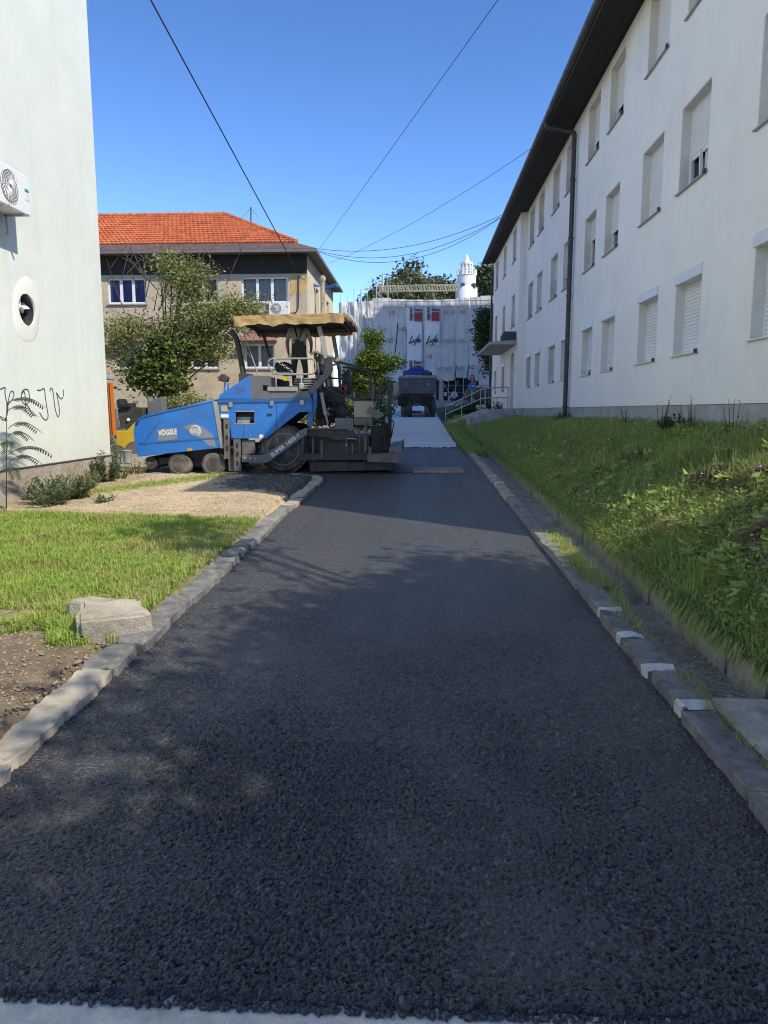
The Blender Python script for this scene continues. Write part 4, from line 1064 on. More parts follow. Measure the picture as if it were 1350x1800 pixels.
tree('bright_shrub', 'low bright shrub seen between the paver rails and cabinet', 'shrub', (at(610, 745, 30).x, 30, .85), 2,
     [B(600, 715, 30, 1.0, .6, .55), B(640, 735, 30, 1.0, .6, .5), B(560, 735, 30, 1.0, .6, .5), B(670, 725, 30, .5, .5, .5)], 6500, .12, M['leaf_bright'], 24, .05, 10, .16, shell=.2)
tree('yellow_shrub', 'low yellow-green shrub at the foot of the tan house wall', 'shrub', (at(320, 730, 27).x, 25, .72), 2,
     [B(300, 715, 25, .5, .5, .35), B(335, 712, 25, .55, .5, .4), B(355, 720, 25, .4, .4, .45), B(265, 730, 25, .5, .4, .2)], 3600, .10, M['leaf_olive'], 25, .04, 10, .14, shell=.2)
# big trees beyond the wrapped building
def far_tree(label, px, py_top, Y, w, seed, blobs, n=9000):
    tree('linden_tree', label, 'tree', (at(px, 700, Y).x, Y, 2.8), 20, [B(a, b, Y+dy, rx, rx*.9, rz) for a, b, dy, rx, rz in blobs], n, .62, M['leaf_linden'], seed, .45, 14, .75, group='trees beyond the wrapped building', shell=.45)
far_tree('tallest conical tree behind the wrapped building', 720, 460, 105, 8, 31, [(720, 480, 0, 1.6, 1.5), (720, 500, 0, 2.7, 2.2), (718, 525, 0, 4.0, 2.8), (728, 550, 0, 5, 3)])
far_tree('broad low tree between the tall tree and the white tower', 770, 488, 118, 8, 32, [(765, 506, 0, 3.2, 1.5), (755, 525, 0, 4.5, 2.4), (788, 516, 0, 3.2, 1.8), (800, 530, 0, 3, 2), (785, 545, 0, 5, 3)], 7000)
far_tree('leafy tree right of the white tower behind the eave', 860, 458, 124, 8, 33, [(853, 482, 0, 2.2, 2.0), (858, 503, 0, 2.6, 2.6), (860, 530, 0, 3, 3), (885, 500, 0, 4, 4)], 7000)
far_tree('small tree left of the crane mast on the skyline', 672, 505, 104, 8, 34, [(665, 522, 0, 2.0, 1.2), (690, 520, 0, 2.4, 1.8), (680, 545, 0, 4, 2.5)], 4000)
tree('corner_tree', 'dark leafy tree beside the far corner of the white building', 'tree', (at(866, 720, 47).x, 47, 1.6), 8,
     [B(852, 580, 47, .75, .7, 1.2), B(862, 560, 47, .9, .8, 1.0), B(860, 610, 47, .7, .6, 1.0), B(868, 640, 47, .6, .6, 1.2)], 7000, .2, M['leaf_shade'], 35, .12, 14, .25, shell=.2)
# street trees out of frame to the right of the camera: their crowns dapple the lane
tree('street_tree', 'spreading street tree beside the camera that dapples the near asphalt', 'tree', (6.3, .6, 1.3), 9,
     [(2.5, 4.5, 6.8, .75, .55, .35), (2.9, 3.9, 6.4, .5, .4, .3), (1.5, .1, 6.0, .5, .5, .3), (5.6, 1.4, 6.3, 1.7, 1.5, 1.2), (4.6, 2.2, 5.6, 1.1, 1.1, .8), (6.4, 2.5, 7.0, 1.3, 1.1, .9), (6.8, .3, 7.1, 1.8, 1.6, 1.2), (5.0, .1, 6.0, 1.3, 1.2, .9), (3.7, -.25, 6.3, .45, .45, .3), (4.9, -.1, 6.9, .8, .8, .6), (4.0, 1.6, 5.9, .7, .6, .5)], 25000, .15, M['leaf_shade'], 41, .16, 18, .28, group='street trees behind the camera', shell=.1)
tree('street_tree', 'second street tree further back that shades the foreground asphalt', 'tree', (6.0, -3.0, .6), 9,
     [(5.2, -2.4, 6.0, 1.9, 1.7, 1.3), (4.0, -1.4, 5.0, 1.3, 1.2, .9), (6.6, -2.0, 6.9, 1.6, 1.5, 1.1), (4.6, -3.6, 5.8, 1.5, 1.4, 1.0), (3.6, -1.7, 6.0, .9, .8, .6), (5.2, -.9, 6.2, 1.2, 1.1, .8)], 25000, .15, M['leaf_shade'], 42, .17, 18, .28, group='street trees behind the camera', shell=.1)
# grass: bent tapered blades scattered on the soil
def blades(P, H, Wd, r, lean=.5, curl=.6):
    n = len(P); a = r.random(n)*6.283; d = np.stack([np.cos(a), np.sin(a), np.zeros(n)], 1); side = np.stack([-d[:,1], d[:,0], np.zeros(n)], 1)
    l = np.abs(r.normal(0, lean, n))[:, None]*H[:, None]; up = np.array([0, 0, 1.])
    w = (Wd*(.6+.8*r.random(n)))[:, None]*side*.5
    m = P+d*l*.35+up*H[:, None]*.6; t = P+d*l*(1+curl*.3)+up*H[:, None]*(1-.25*np.minimum(1, l/H[:, None]))
    V = np.stack([P-w, P+w, m-w*.75, m+w*.75, t], 1).reshape(-1, 3); b = np.arange(n)[:, None]*5
    F = np.concatenate([b+np.array([[0, 1, 3]]), b+np.array([[0, 3, 2]]), b+np.array([[2, 3, 4]])], 0); return V, F
def scatter(name, label, n, fn, hfn, width, leafmat, seed, lean=.5, tfn=None, cat='grass'):
    r = np.random.default_rng(seed); P = []; T = []
    while len(P) < n:
        q = fn(r)
        if q is not None: P.append(q[:3]); T.append(q[3] if len(q) > 3 else r.random())
    P = np.array(P); H = np.array([hfn(p, r) for p in P]); V, F = blades(P, H, width, r, lean)
    o = np_mesh(name, V, F, leafmat, attrs={'tint': np.repeat(np.clip(np.array(T), 0, 1), 5)}); return tag(o, label, cat, kind='stuff')
def lawn_pt(r):
    y = 4.2+(10.9-4.2)*r.random()**1.15; x = -2.07-r.random()*(4.1 if y > 6 else 3.2)
    m = fbm(x*2.7, y*2.7, 4); n = fbm(x*.9, y*.9, 9)
    e = 4.85+.55*m+.25*n
    if y < e: return None
    far = 9.35+.3*n+max(0, -(x+4.8))*.25
    if y > far: return None
    dry = min(max(.50+.95*n+.35*m, 0), 1)
    if r.random() < .55*dry: return None
    if x > -2.35 and r.random() < .6: return None
    return (x, y, gz(x, y)-.01, np.clip(.80-.58*dry+.28*r.normal(), 0, 1))
scatter('lawn_grass', 'short sunlit green and straw coloured lawn left of the kerb', 100000, lawn_pt, lambda p, r: .025+.04*r.random()+.04*max(0, fbm(p[0]*1.1, p[1]*1.1, 2)+.2)*r.random()*2+(.04 if p[1] > 8.0 and p[0] < -3 else 0)*r.random(), .0085, M['lawn'], 51, .7)
def strip_pt(r):
    t = r.random(); x = lerp(-5.7, -3.9, t)+.12*r.normal(); y = lerp(11.3, 14.2, t)+.25*r.normal()
    return (x, y, gz(x, y)-.01, np.clip(.5+.3*r.normal(), 0, 1))
scatter('grass_strip', 'thin grass strip growing across the pale gravel', 3500, strip_pt, lambda p, r: .03+.06*r.random(), .01, M['lawn'], 52, .8)
def bank_pt(r):
    y = 1.7+21.4*r.random()**1.6; x = 2.0+(2.03 if y > 6.7 else 2.6)*r.random()
    if y < 3.95 and x < 2.35: return None
    n = fbm(x*.8, y*.8, 6)
    return (x, y, bank_z(x, y)-.02, np.clip(.5+.45*n+.30*r.normal(), 0, 1))
def bank_h(p, r):
    n = fbm(p[0]*1.4, p[1]*1.4, 8); return .06+.12*r.random()+.14*max(0, n)*r.random()+(.10*r.random() if 3.0 < p[0] < 3.7 else 0)
scatter('bank_grass', 'long shaded grass covering the bank below the white building', 132000, bank_pt, bank_h, .0115, M['bankgrass'], 53, .85)
r = np.random.default_rng(57); P = []
while len(P) < 20000:                                 # blades bending down over the low drain wall
    y = 3.95+17*r.random()**1.4
    if fbm(1.0, y*1.1, 31)+.45 > r.random()*.9: P.append((1.985+.10*r.random(), y, zr(y)+.13+.05*r.random()))
P = np.array(P); n = len(P); L = (.05+.12*r.random(n))[:, None]; D = np.stack([-.6-.4*r.random(n), .9*r.normal(size=n), .7*r.random(n)+.2], 1); D /= np.linalg.norm(D, axis=1, keepdims=True)
S = np.cross(D, np.array([0, 0, 1.])); S /= np.linalg.norm(S, axis=1, keepdims=True)+1e-9; S *= (.004+.003*r.random(n))[:, None]
m_ = P+D*L*.55+np.array([0, 0, .02]); e_ = P+D*L*np.array([1.05, 1.0, .2])-np.array([0, 0, 1.])*L*(.1+.6*r.random(n))[:, None]
V = np.stack([P-S, P+S, m_-S*.8, m_+S*.8, e_], 1).reshape(-1, 3); b = np.arange(n)[:, None]*5
F = np.concatenate([b+np.array([[0, 1, 3]]), b+np.array([[0, 3, 2]]), b+np.array([[2, 3, 4]])], 0)
tag(np_mesh('overhanging_grass', V, F, M['bankgrass'], attrs={'tint': np.repeat(np.clip(.42+.3*r.normal(size=n), 0, 1), 5)}), 'grass hanging over the low drain wall', 'grass', kind='stuff')
def far_bank(r):
    y = 20+20*r.random(); x = 1.35+.2*r.random() if r.random() < .15 and y < 36 else 1.6+2.2*r.random()
    if x > 2.6 and y > 28.5: return None
    return (x, y, (bank_z(x, y) if x > 1.95 else zr(y))-.02, np.clip(.5+.25*r.normal(), 0, 1))
scatter('verge_grass', 'rough grass verge along the far concrete path', 16000, far_bank, lambda p, r: .08+.22*r.random(), .018, M['bankgrass'], 54, .7)
def tuft_pt(r):
    t = r.random(); y = lerp(5.1, 8.8, t)+.15*r.normal(); x = 1.60+.05*r.normal()+.10*max(0, math.sin(y*2.3))*r.random()
    if math.sin(y*1.9+.6) < -.35 and r.random() < .8: return None
    return (x, y, zr(y)+.03, np.clip(.3+.3*r.normal(), 0, 1))
scatter('drain_tufts', 'grass tufts growing between the right kerb and the drain', 5200, tuft_pt, lambda p, r: .03+.09*r.random(), .006, M['bankgrass'], 55, .9)
def crack_pt(r):
    y = 2.3+2.0*r.random()**.6; x = 1.60+.035*r.normal(); return (x, y, zr(y)+.05, np.clip(.12+.25*r.normal(), 0, 1))
scatter('crack_grass', 'dry grass in the joint between kerb and concrete slab', 900, crack_pt, lambda p, r: .012+.045*r.random(), .004, M['lawn'], 56, 1.1)
# broad leaves and small flowers mixed into the bank
r = np.random.default_rng(61); P = []
while len(P) < 34000:
    y = 3.6+17*r.random()**1.7; x = 2.03+2.0*r.random()
    if fbm(x*1.2, y*1.2, 12) > -.25: P.append((x, y, bank_z(x, y)+.02+.12*r.random()))
P = np.array(P); V, F = leaf_quads(P, .042, r, up=.8, aspect=.6)
tag(np_mesh('clover', V, F, M['bankgrass'], attrs={'tint': np.repeat(np.clip(.45+.28*r.normal(size=len(P)), 0, 1), 4)}), 'small broad leaved weeds spread through the bank grass', 'weeds', kind='stuff')
r = np.random.default_rng(62); P = np.array([(x, y, bank_z(x, y)+.17+.1*r.random()) for x, y in zip(2.1+1.9*r.random(420), 4+16*r.random(420)**1.3)])
V, F = leaf_quads(P, .022, r, up=1.5, aspect=.9)
tag(np_mesh('white_blossoms', V, F, mat('white_petal', (.68, .68, .62), rough=.8)), 'tiny white blossoms dotted over the grassy bank', 'flowers', kind='stuff')
P = np.array([(x, y, bank_z(x, y)+.26+.1*r.random()) for x, y in zip(2.4+1.5*r.random(26), 4.5+9*r.random(26))]); V, F = leaf_quads(np.repeat(P, 4, 0)+.008*r.normal(size=(104, 3)), .026, r, up=1.0, aspect=.8)
tag(np_mesh('chicory_blossoms', V, F, mat('chicory_petal', (.28, .32, .60), rough=.8)), 'few pale blue chicory blossoms on the bank', 'flowers', kind='stuff')
def stalk_pt(r):
    y = 3.4+15*r.random()**1.5; x = 2.15+1.8*r.random()
    if fbm(x*1.0, y*1.0, 40) < r.random()*.5-.1: return None
    return (x, y, bank_z(x, y), np.clip(.25+.35*r.normal(), 0, 1))
scatter('seed_stalks', 'tall dry seed stalks standing out of the bank grass', 1500, stalk_pt, lambda p, r: .22+.26*r.random(), .006, M['bankgrass'], 58, .45)
r = np.random.default_rng(64); P = []                    # broad dock and plantain leaves in rosettes
for k in range(150):
    y = 3.5+13*r.random()**1.5; x = 2.12+1.75*r.random(); s_ = .05+.07*r.random()
    for j in range(22):
        a = r.random()*6.283; d = s_*(.4+.9*r.random()); P.append((x+math.cos(a)*d, y+math.sin(a)*d, bank_z(x, y)+.07+.13*r.random()))
P = np.array(P); V, F = leaf_quads(P, .10, r, up=.7, aspect=.42)
tag(np_mesh('dock_leaves', V, F, M['bankgrass'], attrs={'tint': np.repeat(np.clip(.55+.25*r.normal(size=len(P)), 0, 1), 4)}), 'broad dock leaves in rosettes scattered over the bank', 'weeds', kind='stuff')
r = np.random.default_rng(65); n = 2600; P = []          # flattened dead grass in patches
while len(P) < n:
    y = 3.5+14*r.random()**1.4; x = 2.1+1.8*r.random()
    if fbm(x*1.6, y*1.3, 44) > .22: P.append((x, y, bank_z(x, y)+.06+.09*r.random()))
V, F = leaf_quads(np.array(P), .16, r, up=1.2, aspect=.06)
tag(np_mesh('dead_grass', V, F, M['hay'], attrs={'tint': np.repeat(r.random(n), 4)}), 'flattened dead grass in patches on the bank', 'grass', kind='stuff')
# cut hay lying in heaps on the bank
for k, (px, py, Xq, rad, lab) in enumerate(((1120, 850, 3.0, .30, 'brown heap of cut hay far up the grassy bank'), (1250, 905, 3.0, .26, 'middle heap of cut hay on the right bank'), (1325, 925, 3.1, .22, 'reddish dry hay heap at the right edge of the bank'), (1340, 985, 2.6, .2, 'lowest hay heap at the right picture edge'))):
    c = atx(px, py, Xq); r = np.random.default_rng(70+k); n = 900
    q = r.normal(size=(n, 2))*rad*.55; Pz = np.array([(c.x+a, c.y+b*1.4, bank_z(c.x+a, c.y+b*1.4)+.05+.10*math.exp(-(a*a+b*b)/(rad*rad)*2)*r.random()*1.6) for a, b in q])
    a = r.random(n)*6.283; d = np.stack([np.cos(a), np.sin(a), r.normal(size=n)*.3], 1)*(.05+.06*r.random(n))[:, None]; s = np.cross(d, np.array([0, 0, 1.])); s /= np.linalg.norm(s, axis=1, keepdims=True)+1e-9; s *= .004
    mid = Pz+np.array([0, 0, .015]); V = np.stack([Pz-d-s, Pz-d+s, mid+s, mid-s, Pz+d+s, Pz+d-s], 1).reshape(-1, 3); b = np.arange(n)[:, None]*6
    F = np.concatenate([b+np.array([[0, 1, 2, 3]]), b+np.array([[3, 2, 4, 5]])])
    tag(np_mesh('hay_heap', V, F, M['hay'], attrs={'tint': np.repeat(r.random(n), 6)}), lab, 'hay', 'hay heaps on the bank')
# upright leafy weeds
def weed(name, label, base, h, rad, stems, per, ll, leafmat, seed, group=None, aspect=.28, droop=.3):
    r = np.random.default_rng(seed); base = Vector(base); t = thing(name, tuple(base), label, 'weed', group); mb = MB(); P = []; D = []
    for k in range(stems):
        a = r.random()*6.283; q = rad*math.sqrt(r.random()); s = base+Vector((math.cos(a)*q*.5, math.sin(a)*q*.5, -.02)); hh = h*(.55+.45*r.random())*(1-.35*q/rad)
        e = s+Vector((math.cos(a)*q*.8, math.sin(a)*q*.8, hh)); mb.tube([s, s.lerp(e, .5)+Vector((0, 0, .03)), e], [.007, .005, .002], 4)
        for j in range(per):
            f = .12+.88*(j+r.random())/per; p = s.lerp(e, f); b = r.random()*6.283; up = (.7-.9*r.random()*droop)
            P.append(p); D.append((math.cos(b), math.sin(b), up*(.4+.8*f)))
    mb.build('stem', M['weed'], t); P = np.array(P); D = np.array(D); D /= np.linalg.norm(D, axis=1, keepdims=True); n = len(P)
    L = (ll*(.5+.7*r.random(n)))[:, None]; S = np.cross(D, np.array([0, 0, 1.])); S /= np.linalg.norm(S, axis=1, keepdims=True)+1e-9; S *= L*aspect*.5
    m = P+D*L*.5+np.array([0, 0, .02])*L/ll; e = P+D*L-np.array([0, 0, .25])*L*droop
    V = np.stack([P, m-S, e, m+S], 1).reshape(-1, 3); F = np.arange(4*n).reshape(n, 4)
    np_mesh('leaves', V-np.array(base), F, leafmat, t, attrs={'tint': np.repeat(np.clip(.5+.28*r.normal(size=n), 0, 1), 4)}); return t
def wp(px, py, dx=0): p = atx(px, py, LX+.45+dx); return (LX+.45+dx, p.y, gz(LX+.45+dx, p.y))
weed('tall_weed', 'tall bushy green weed against the plinth of the mint wall', (LX+.38, 13.1, gz(LX+.4, 13.1)), .66, .22, 26, 26, .13, M['weed'], 81)
weed('bushy_weed', 'wide bushy weed at the foot of the mint wall on the left', (LX+.62, 10.95, gz(LX+.6, 10.95)), .5, .46, 46, 22, .11, M['weed'], 82)
weed('bushy_weed', 'low bush of weeds cut by the left picture edge', (LX+.75, 10.35, gz(LX+.7, 10.35)), .42, .35, 30, 20, .10, M['weed'], 83)
for k, (y, h, lab) in enumerate(((11.75, .42, 'thin straggly weed right of the wide bush'), (12.4, .4, 'spindly weed left of the tall bushy weed'), (13.65, .36, 'dry weed between tall weed and wall corner'), (14.35, .40, 'straw coloured dry tuft at the mint wall corner'))):
    weed('dry_weed', lab, (LX+.32+.05*k, y, gz(LX+.35, y)), h, .22, 22, 12, .08, M['straw'] if k == 3 else M['leaf_olive'], 84+k)
weed('low_weed', 'small green weed sprouting from the dry gravel left of centre', (-4.75, 10.65, gz(-4.75, 10.65)), .16, .16, 14, 10, .08, M['weed'], 90)
for k, (y, h, lab) in enumerate(((10.2, .75, 'tall thin weed before the plinth nearest the right edge'), (11.6, .9, 'tallest seeding weed stalk against the grey plinth'), (13.3, .6, 'seeding weed stalk left of the round bush'), (8.9, .6, 'weed stalks at the right edge under the ground floor window'))):
    weed('weed_stalk', lab, (WX-.25, y, bank_z(WX-.25, y)), h, .14, 7, 7, .05, M['leaf_olive'], 92+k)
weed('round_weed', 'dark green rounded weed bush at the foot of the grey plinth', (WX-.3, 10.75, bank_z(WX-.3, 10.75)), .36, .22, 40, 18, .07, M['leaf_shade'], 97, aspect=.5)
weed('downpipe_weed', 'dark tuft of weeds at the foot of the long downpipe', (WX-.2, 19.5, bank_z(WX-.2, 19.5)), .35, .25, 24, 14, .09, M['leaf_shade'], 98)
weed('entrance_shrub', 'small dark shrub beside the entrance platform rail', (WX2-.25, 33.2, 1.5), .9, .35, 40, 18, .10, M['leaf_shade'], 99, aspect=.6)
# pinnate sapling leaning in at the left edge
sp = thing('sapling', (LX+.35, 9.85, gz(LX+.35, 9.85)), 'feathery leaved sapling against the mint wall at the left edge', 'sapling'); s0 = wloc(sp)
MB().tube([s0, s0+Vector((.03, .05, .8)), s0+Vector((.05, .12, 1.55))], [.010, .008, .004], 6).build('stem', M['weed'], sp)
r = np.random.default_rng(101)
for k in range(9):
    z = .55+.12*k; st = s0+Vector((.04, .07+.03*k*.3, z)); a = math.radians(r.uniform(35, 100)) if k % 3 else math.radians(r.uniform(200, 330)); L = .62+.2*r.random(); d = Vector((math.cos(a)*.6, math.sin(a), 0))
    pts = [st+d*L*t+Vector((0, 0, L*(.55*t-.60*t*t))) for t in np.linspace(0, 1, 9)]; mb = MB().tube(pts, [.005]*8+[.002], 4)
    for j in range(15):
        f = .15+.85*j/14; i = min(7, int(f*8)); p = pts[i].lerp(pts[i+1], f*8-i); tg = (pts[i+1]-pts[i]).normalized(); sd = tg.cross(Vector((0, 0, 1))).normalized()
        for s_ in (-1, 1):
            q = sd*s_; l = .14*(1-.5*abs(f-.45)); e = p+q*l*.8+tg*l*.5-Vector((0, 0, l*.35)); m = p.lerp(e, .45); w = tg*l*.16
            mb.add([p, m-w, e, m+w], [(0, 1, 2, 3)])
    mb.build('frond', M['leaf_shade'], sp)
# twigs and pale chips on the fresh asphalt
mb = MB()
for (px, py) in ((200, 1665), (245, 1672)):
    d = ray(px, py); k = HCAM/-(d[2]-.026*d[1]); c = Vector(d*k); c.z = zr(c.y)+.010
    mb.tube(smooth_line([c+Vector((-.03, .035, 0)), c+Vector((.0, .02, .003)), c+Vector((.008, -.01, .002)), c+Vector((.022, -.03, 0))]), .0008, 4)
mb.build('dry_twigs', mat('dull_stem', (.20, .17, .09), rough=.9)); tag(bpy.data.objects['dry_twigs'], 'thin dry grass stems lying on the near asphalt', 'twigs', kind='stuff')

# ------------------------------------------------------------------ the blue road paver
def m_paint(name, c, c2, dirt, damt=.6, rough=.38, dscale=2.2):
    t = NT(name); k = t.ramp(t.noise(1.8, 5), [(.3, c2), (.7, c)])
    k = t.mix(t.ramp(t.noise(dscale, 9, .74), [(.5, (0, 0, 0)), (.72, (damt,)*3)]), k, dirt)
    k = t.mix(t.ramp(t.noise(38, 5, .8), [(.70, (0, 0, 0)), (.75, (.8,)*3)]), k, tuple(min(1, v*1.8+.12) for v in dirt))     # chips
    t.col(k); t.rough(t.ramp(t.noise(5, 6), [(.3, (rough,)*3), (.7, (rough+.25,)*3)])); t.bump(t.noise(2.5, 3), .12, .03); return t.m
M['blue'] = m_paint('blue_machine_paint', (.028, .19, .56), (.020, .14, .44), (.075, .13, .22), .62, .42, 3.2)
M['blue_rim'] = m_paint('blue_rim_paint', (.020, .12, .33), (.016, .10, .27), (.05, .10, .17), .6)
M['mgrey'] = m_paint('grey_machine_paint', (.15, .152, .155), (.115, .117, .12), (.20, .185, .16), .6, .5)
M['lgrey'] = m_paint('light_grey_metal', (.36, .355, .34), (.27, .265, .25), (.19, .17, .14), .6, .5)
M['tar'] = m_paint('tarry_steel', (.055, .050, .045), (.030, .028, .026), (.12, .10, .08), .7, .6, 4.0)
M['tarlit'] = m_paint('dusty_steel', (.16, .145, .125), (.09, .083, .075), (.22, .19, .15), .7, .65, 4.0)
M['beige'] = m_paint('beige_cabinet', (.36, .33, .26), (.30, .275, .22), (.20, .18, .14), .5, .5)
M['tyre'] = mat('dusty_tyre', (.075, .068, .06), (.035, .032, .03), rough=.9, dirt=(.24, .205, .16), damt=.8, bump=.3)
M['rimm'] = m_paint('dusty_rim', (.62, .56, .46), (.50, .45, .37), (.28, .24, .19), .6, .6, 5)
M['white_decal'] = mat('white_decal', (.80, .81, .82), rough=.5)
M['grey_decal'] = m_paint('worn_grey_patch', (.24, .255, .275), (.20, .21, .23), (.06, .15, .32), .55, .6, 6)
def m_tarp():
    t = NT('ochre_canvas'); k = t.ramp(t.noise(3, 7, .65), [(.3, (.38, .25, .10)), (.7, (.54, .38, .17))])
    k = t.mix(t.ramp(t.noise(6, 9, .75), [(.55, (0, 0, 0)), (.72, (.6,)*3)]), k, (.20, .14, .07)); t.col(k); t.rough(.85)
    t.bump(t.noise(5, 4, .55, (1, 1, 2.2)), .5, .05); return t.m
M['tarp'] = m_tarp()
M['red'] = mat('red_plastic', (.45, .04, .02), rough=.4)
M['orange'] = m_paint('orange_paint', (.62, .17, .015), (.52, .13, .012), (.35, .14, .05), .5, .45)
M['yellow'] = m_paint('yellow_paint', (.62, .43, .02), (.52, .35, .015), (.30, .22, .08), .6, .5, 4)
PY0, PD = 15.42, 2.5                                     # near side plane and width
PYF = PY0+PD
pv = thing('road_paver', (at(496, 832, PY0).x, PY0+1.2, .40), 'blue wheeled road paver with brown canopy standing across the lane', 'road paver')
def q(px, py, d=0.0):                                    # a point of the paver, d metres behind its near side
    p = at(px, py, PY0); return Vector((p.x, PY0+d, p.z))
def Q(*pts, d=0.0): return [q(a, b, d) for a, b in pts]
YV = Vector((0, 1, 0))
def slab(name, pts, material, d0=0.0, d1=.06, parent=None, bevel=0.0):
    return MB().prism(Q(*pts, d=d0), (0, d1-d0, 0)).build(name, material, parent or pv, bevel=bevel)
def both(name, pts, material, d0, d1, bevel=0.0):
    a = slab(name, pts, material, d0, d1, bevel=bevel); slab(name, pts, material, PD-d1, PD-d0, bevel=bevel); return a
# hopper wings
hop = [(242, 803), (236, 775), (234.5, 757), (237, 744), (243, 736.5), (253, 732.5), (374, 704.5), (381, 705.5), (391, 787)]
hw = both('hopper_wing', hop, M['blue'], 0, .20, .012)
slab('wing_seam', [(243, 779), (390, 768), (391, 771), (243, 782)], M['blue_rim'], -.006, .0, hw)
MB().tube([q(x, y, .02) for x, y in ((239, 747), (243.5, 738), (253, 733), (315, 718.5), (375, 704))], .035, 8).build('wing_rim', M['blue_rim'], hw, smooth=True)
slab('wing_fold', [(252, 778), (281, 737), (283, 737), (255, 778)], M['blue_rim'], -.004, .0, hw)
MB().prism(Q((246, 800), (388, 785), (388, 700), (360, 704), (252, 738), d=.20), (0, .05, 0)).prism(Q((246, 800), (388, 785), (388, 778), (246, 792), d=.2), (0, PD-.4, 0)).build('hopper_floor', M['tar'], pv)
slab('rubber_flap', [(374, 704.5), (383, 706), (394, 788), (388, 788)], M['lgrey'], -.012, .08)
slab('orange_reflector', [(329, 788.5), (338, 787.5), (338, 792), (329, 793)], mat('orange_reflector', (.62, .28, .08), rough=.4), -.012, -.001)
# markings on the wing
slab('grey_patch', [(277, 755), (311, 751.5), (312, 772), (278, 776)], M['grey_decal'], -.004, -.001)
mb = MB(); o = q(278.5, 766, -.006); put_text(mb, 'VÖGELE', o, (q(311, 763, -.006)-o).normalized(), (0, 0, 1), (q(311, 763)-o).length, .135, .03); mb.build('lettering', M['white_decal'], pv)
slab('worn_patch', [(322, 750), (340, 744), (356, 750), (376, 766), (380, 786), (366, 783), (352, 770), (336, 761)], M['grey_decal'], -.0035, -.001)
c = q(343.5, 757.5, -.006); mb = MB()
for r_ in (.118, .102): mb.tube([c+Vector((math.cos(t)*r_, 0, math.sin(t)*r_)) for t in np.linspace(0, 2*math.pi, 29)[:-1]], .0045, 3, closed=True)
for k in range(5):
    a = -.06+.03*k*1.0; w_ = math.sqrt(max(.0, .1**2-(a)**2)); mb.box(c.x-w_, c.x+w_, c.y, c.y+.001, c.z+a-.004, c.z+a+.004) if k in (0, 4) else None
for k in range(11): xx_ = c.x-.115+.0215*k; mb.box(xx_, xx_+.010, c.y-.001, c.y, c.z-.028+.012*(k % 3 == 1), c.z+.028-.014*(k % 4 == 2))
mb.box(c.x-.12, c.x+.12, c.y-.001, c.y, c.z+.031, c.z+.037); mb.box(c.x-.12, c.x+.12, c.y-.001, c.y, c.z-.037, c.z-.031)
mb.build('round_emblem', M['white_decal'], pv)
# running gear
def wheel(px, py, d, rad, wd, far=False, bolts=8, lug=0):
    c = q(px, py, d); mb = MB(); r = rad
    mb.lathe(c, (0, 1, 0), [(0, r*.62), (.01, r*.86), (.05*wd/.3, r*.97), (.09*wd/.3, r), (wd-.09*wd/.3, r), (wd-.05*wd/.3, r*.97), (wd-.01, r*.86), (wd, r*.62)], 36)
    if lug:
        for k in range(lug):
            a = 2*math.pi*k/lug; ex = Vector((math.cos(a), 0, math.sin(a))); tg = Vector((-math.sin(a), 0, math.cos(a)))
            mb.obox(c+ex*(r*1.0)+Vector((0, wd*.27, 0)), ex*.012, tg*.03, Vector((0, wd*.22, 0))+tg*.05)
    w = mb.build('wheel', M['tyre'], pv, smooth=True, auto=40)
    mb = MB().lathe(c, (0, 1, 0), [(.012, r*.64), (.0, r*.66), (.006, r*.60), (.05, r*.52), (.055, r*.30), (.02, r*.27), (.015, r*.12), (.012, .001)], 28)
    for k in range(bolts):
        a = 2*math.pi*k/bolts; mb.lathe(c+Vector((math.cos(a)*r*.4, .03, math.sin(a)*r*.4)), (0, -1, 0), [(0, .016), (.02, .016)], 6)
    mb.build('rim', M['rimm'], w, smooth=True, auto=40)
for d in (.03, PD-.30):
    wheel(313, 817, d, .265, .27); wheel(373, 817, d, .265, .27)
for d in (.10, PD-.55): wheel(496, 790, d, .53, .45, bolts=10, lug=26)
MB().tube([q(262, 814, .1), q(262, 814, PD-.1)], .14, 14).build('push_roller', M['tar'], pv, smooth=True, auto=40)
slab('push_arm', [(258, 808), (300, 804), (300, 812), (258, 824)], M['tar'], .25, PD-.25)
slab('chassis', [(290, 796), (395, 786), (545, 772), (545, 800), (395, 812), (290, 812)], M['tar'], .36, PD-.36)
slab('axle_beam', [(318, 812), (372, 812), (372, 822), (318, 822)], M['tar'], .30, PD-.3)
# side bodywork with its window-like opening
slab('side_panel', [(383, 703), (414, 703.5), (414, 770.5), (407, 770.5), (403, 736), (389, 736)], M['blue'], 0, .03)
slab('side_panel', [(414, 703.5), (447, 703), (447, 723), (414, 723)], M['blue'], 0, .03)
slab('side_panel', [(414, 745), (447, 745), (447, 770.5), (414, 770.5)], M['blue'], 0, .03)
slab('side_panel', [(447, 703), (548, 701), (548, 723.5), (526, 724.5), (468, 770.5), (447, 770.5)], M['blue'], 0, .03)
slab('opening_frame', [(413, 722), (448, 722), (448, 724), (413, 724)], M['lgrey'], -.008, .0)
slab('opening_frame', [(413, 744), (448, 744), (448, 746), (413, 746)], M['lgrey'], -.008, .0)
slab('engine_block', [(395, 706), (545, 704), (522, 722), (464, 768), (410, 768)], M['tar'], .28, PD-.28)
slab('filter_box', [(415, 733), (438, 733), (438, 745), (415, 745)], M['lgrey'], .10, .27)
slab('panel_seam', [(486, 710), (486.7, 710), (486.7, 754.5), (486, 755)], M['black'], -.0012, -.0003)
slab('panel_seam', [(428, 747), (428.5, 747), (428.5, 770), (428, 770)], M['black'], -.0012, -.0003)
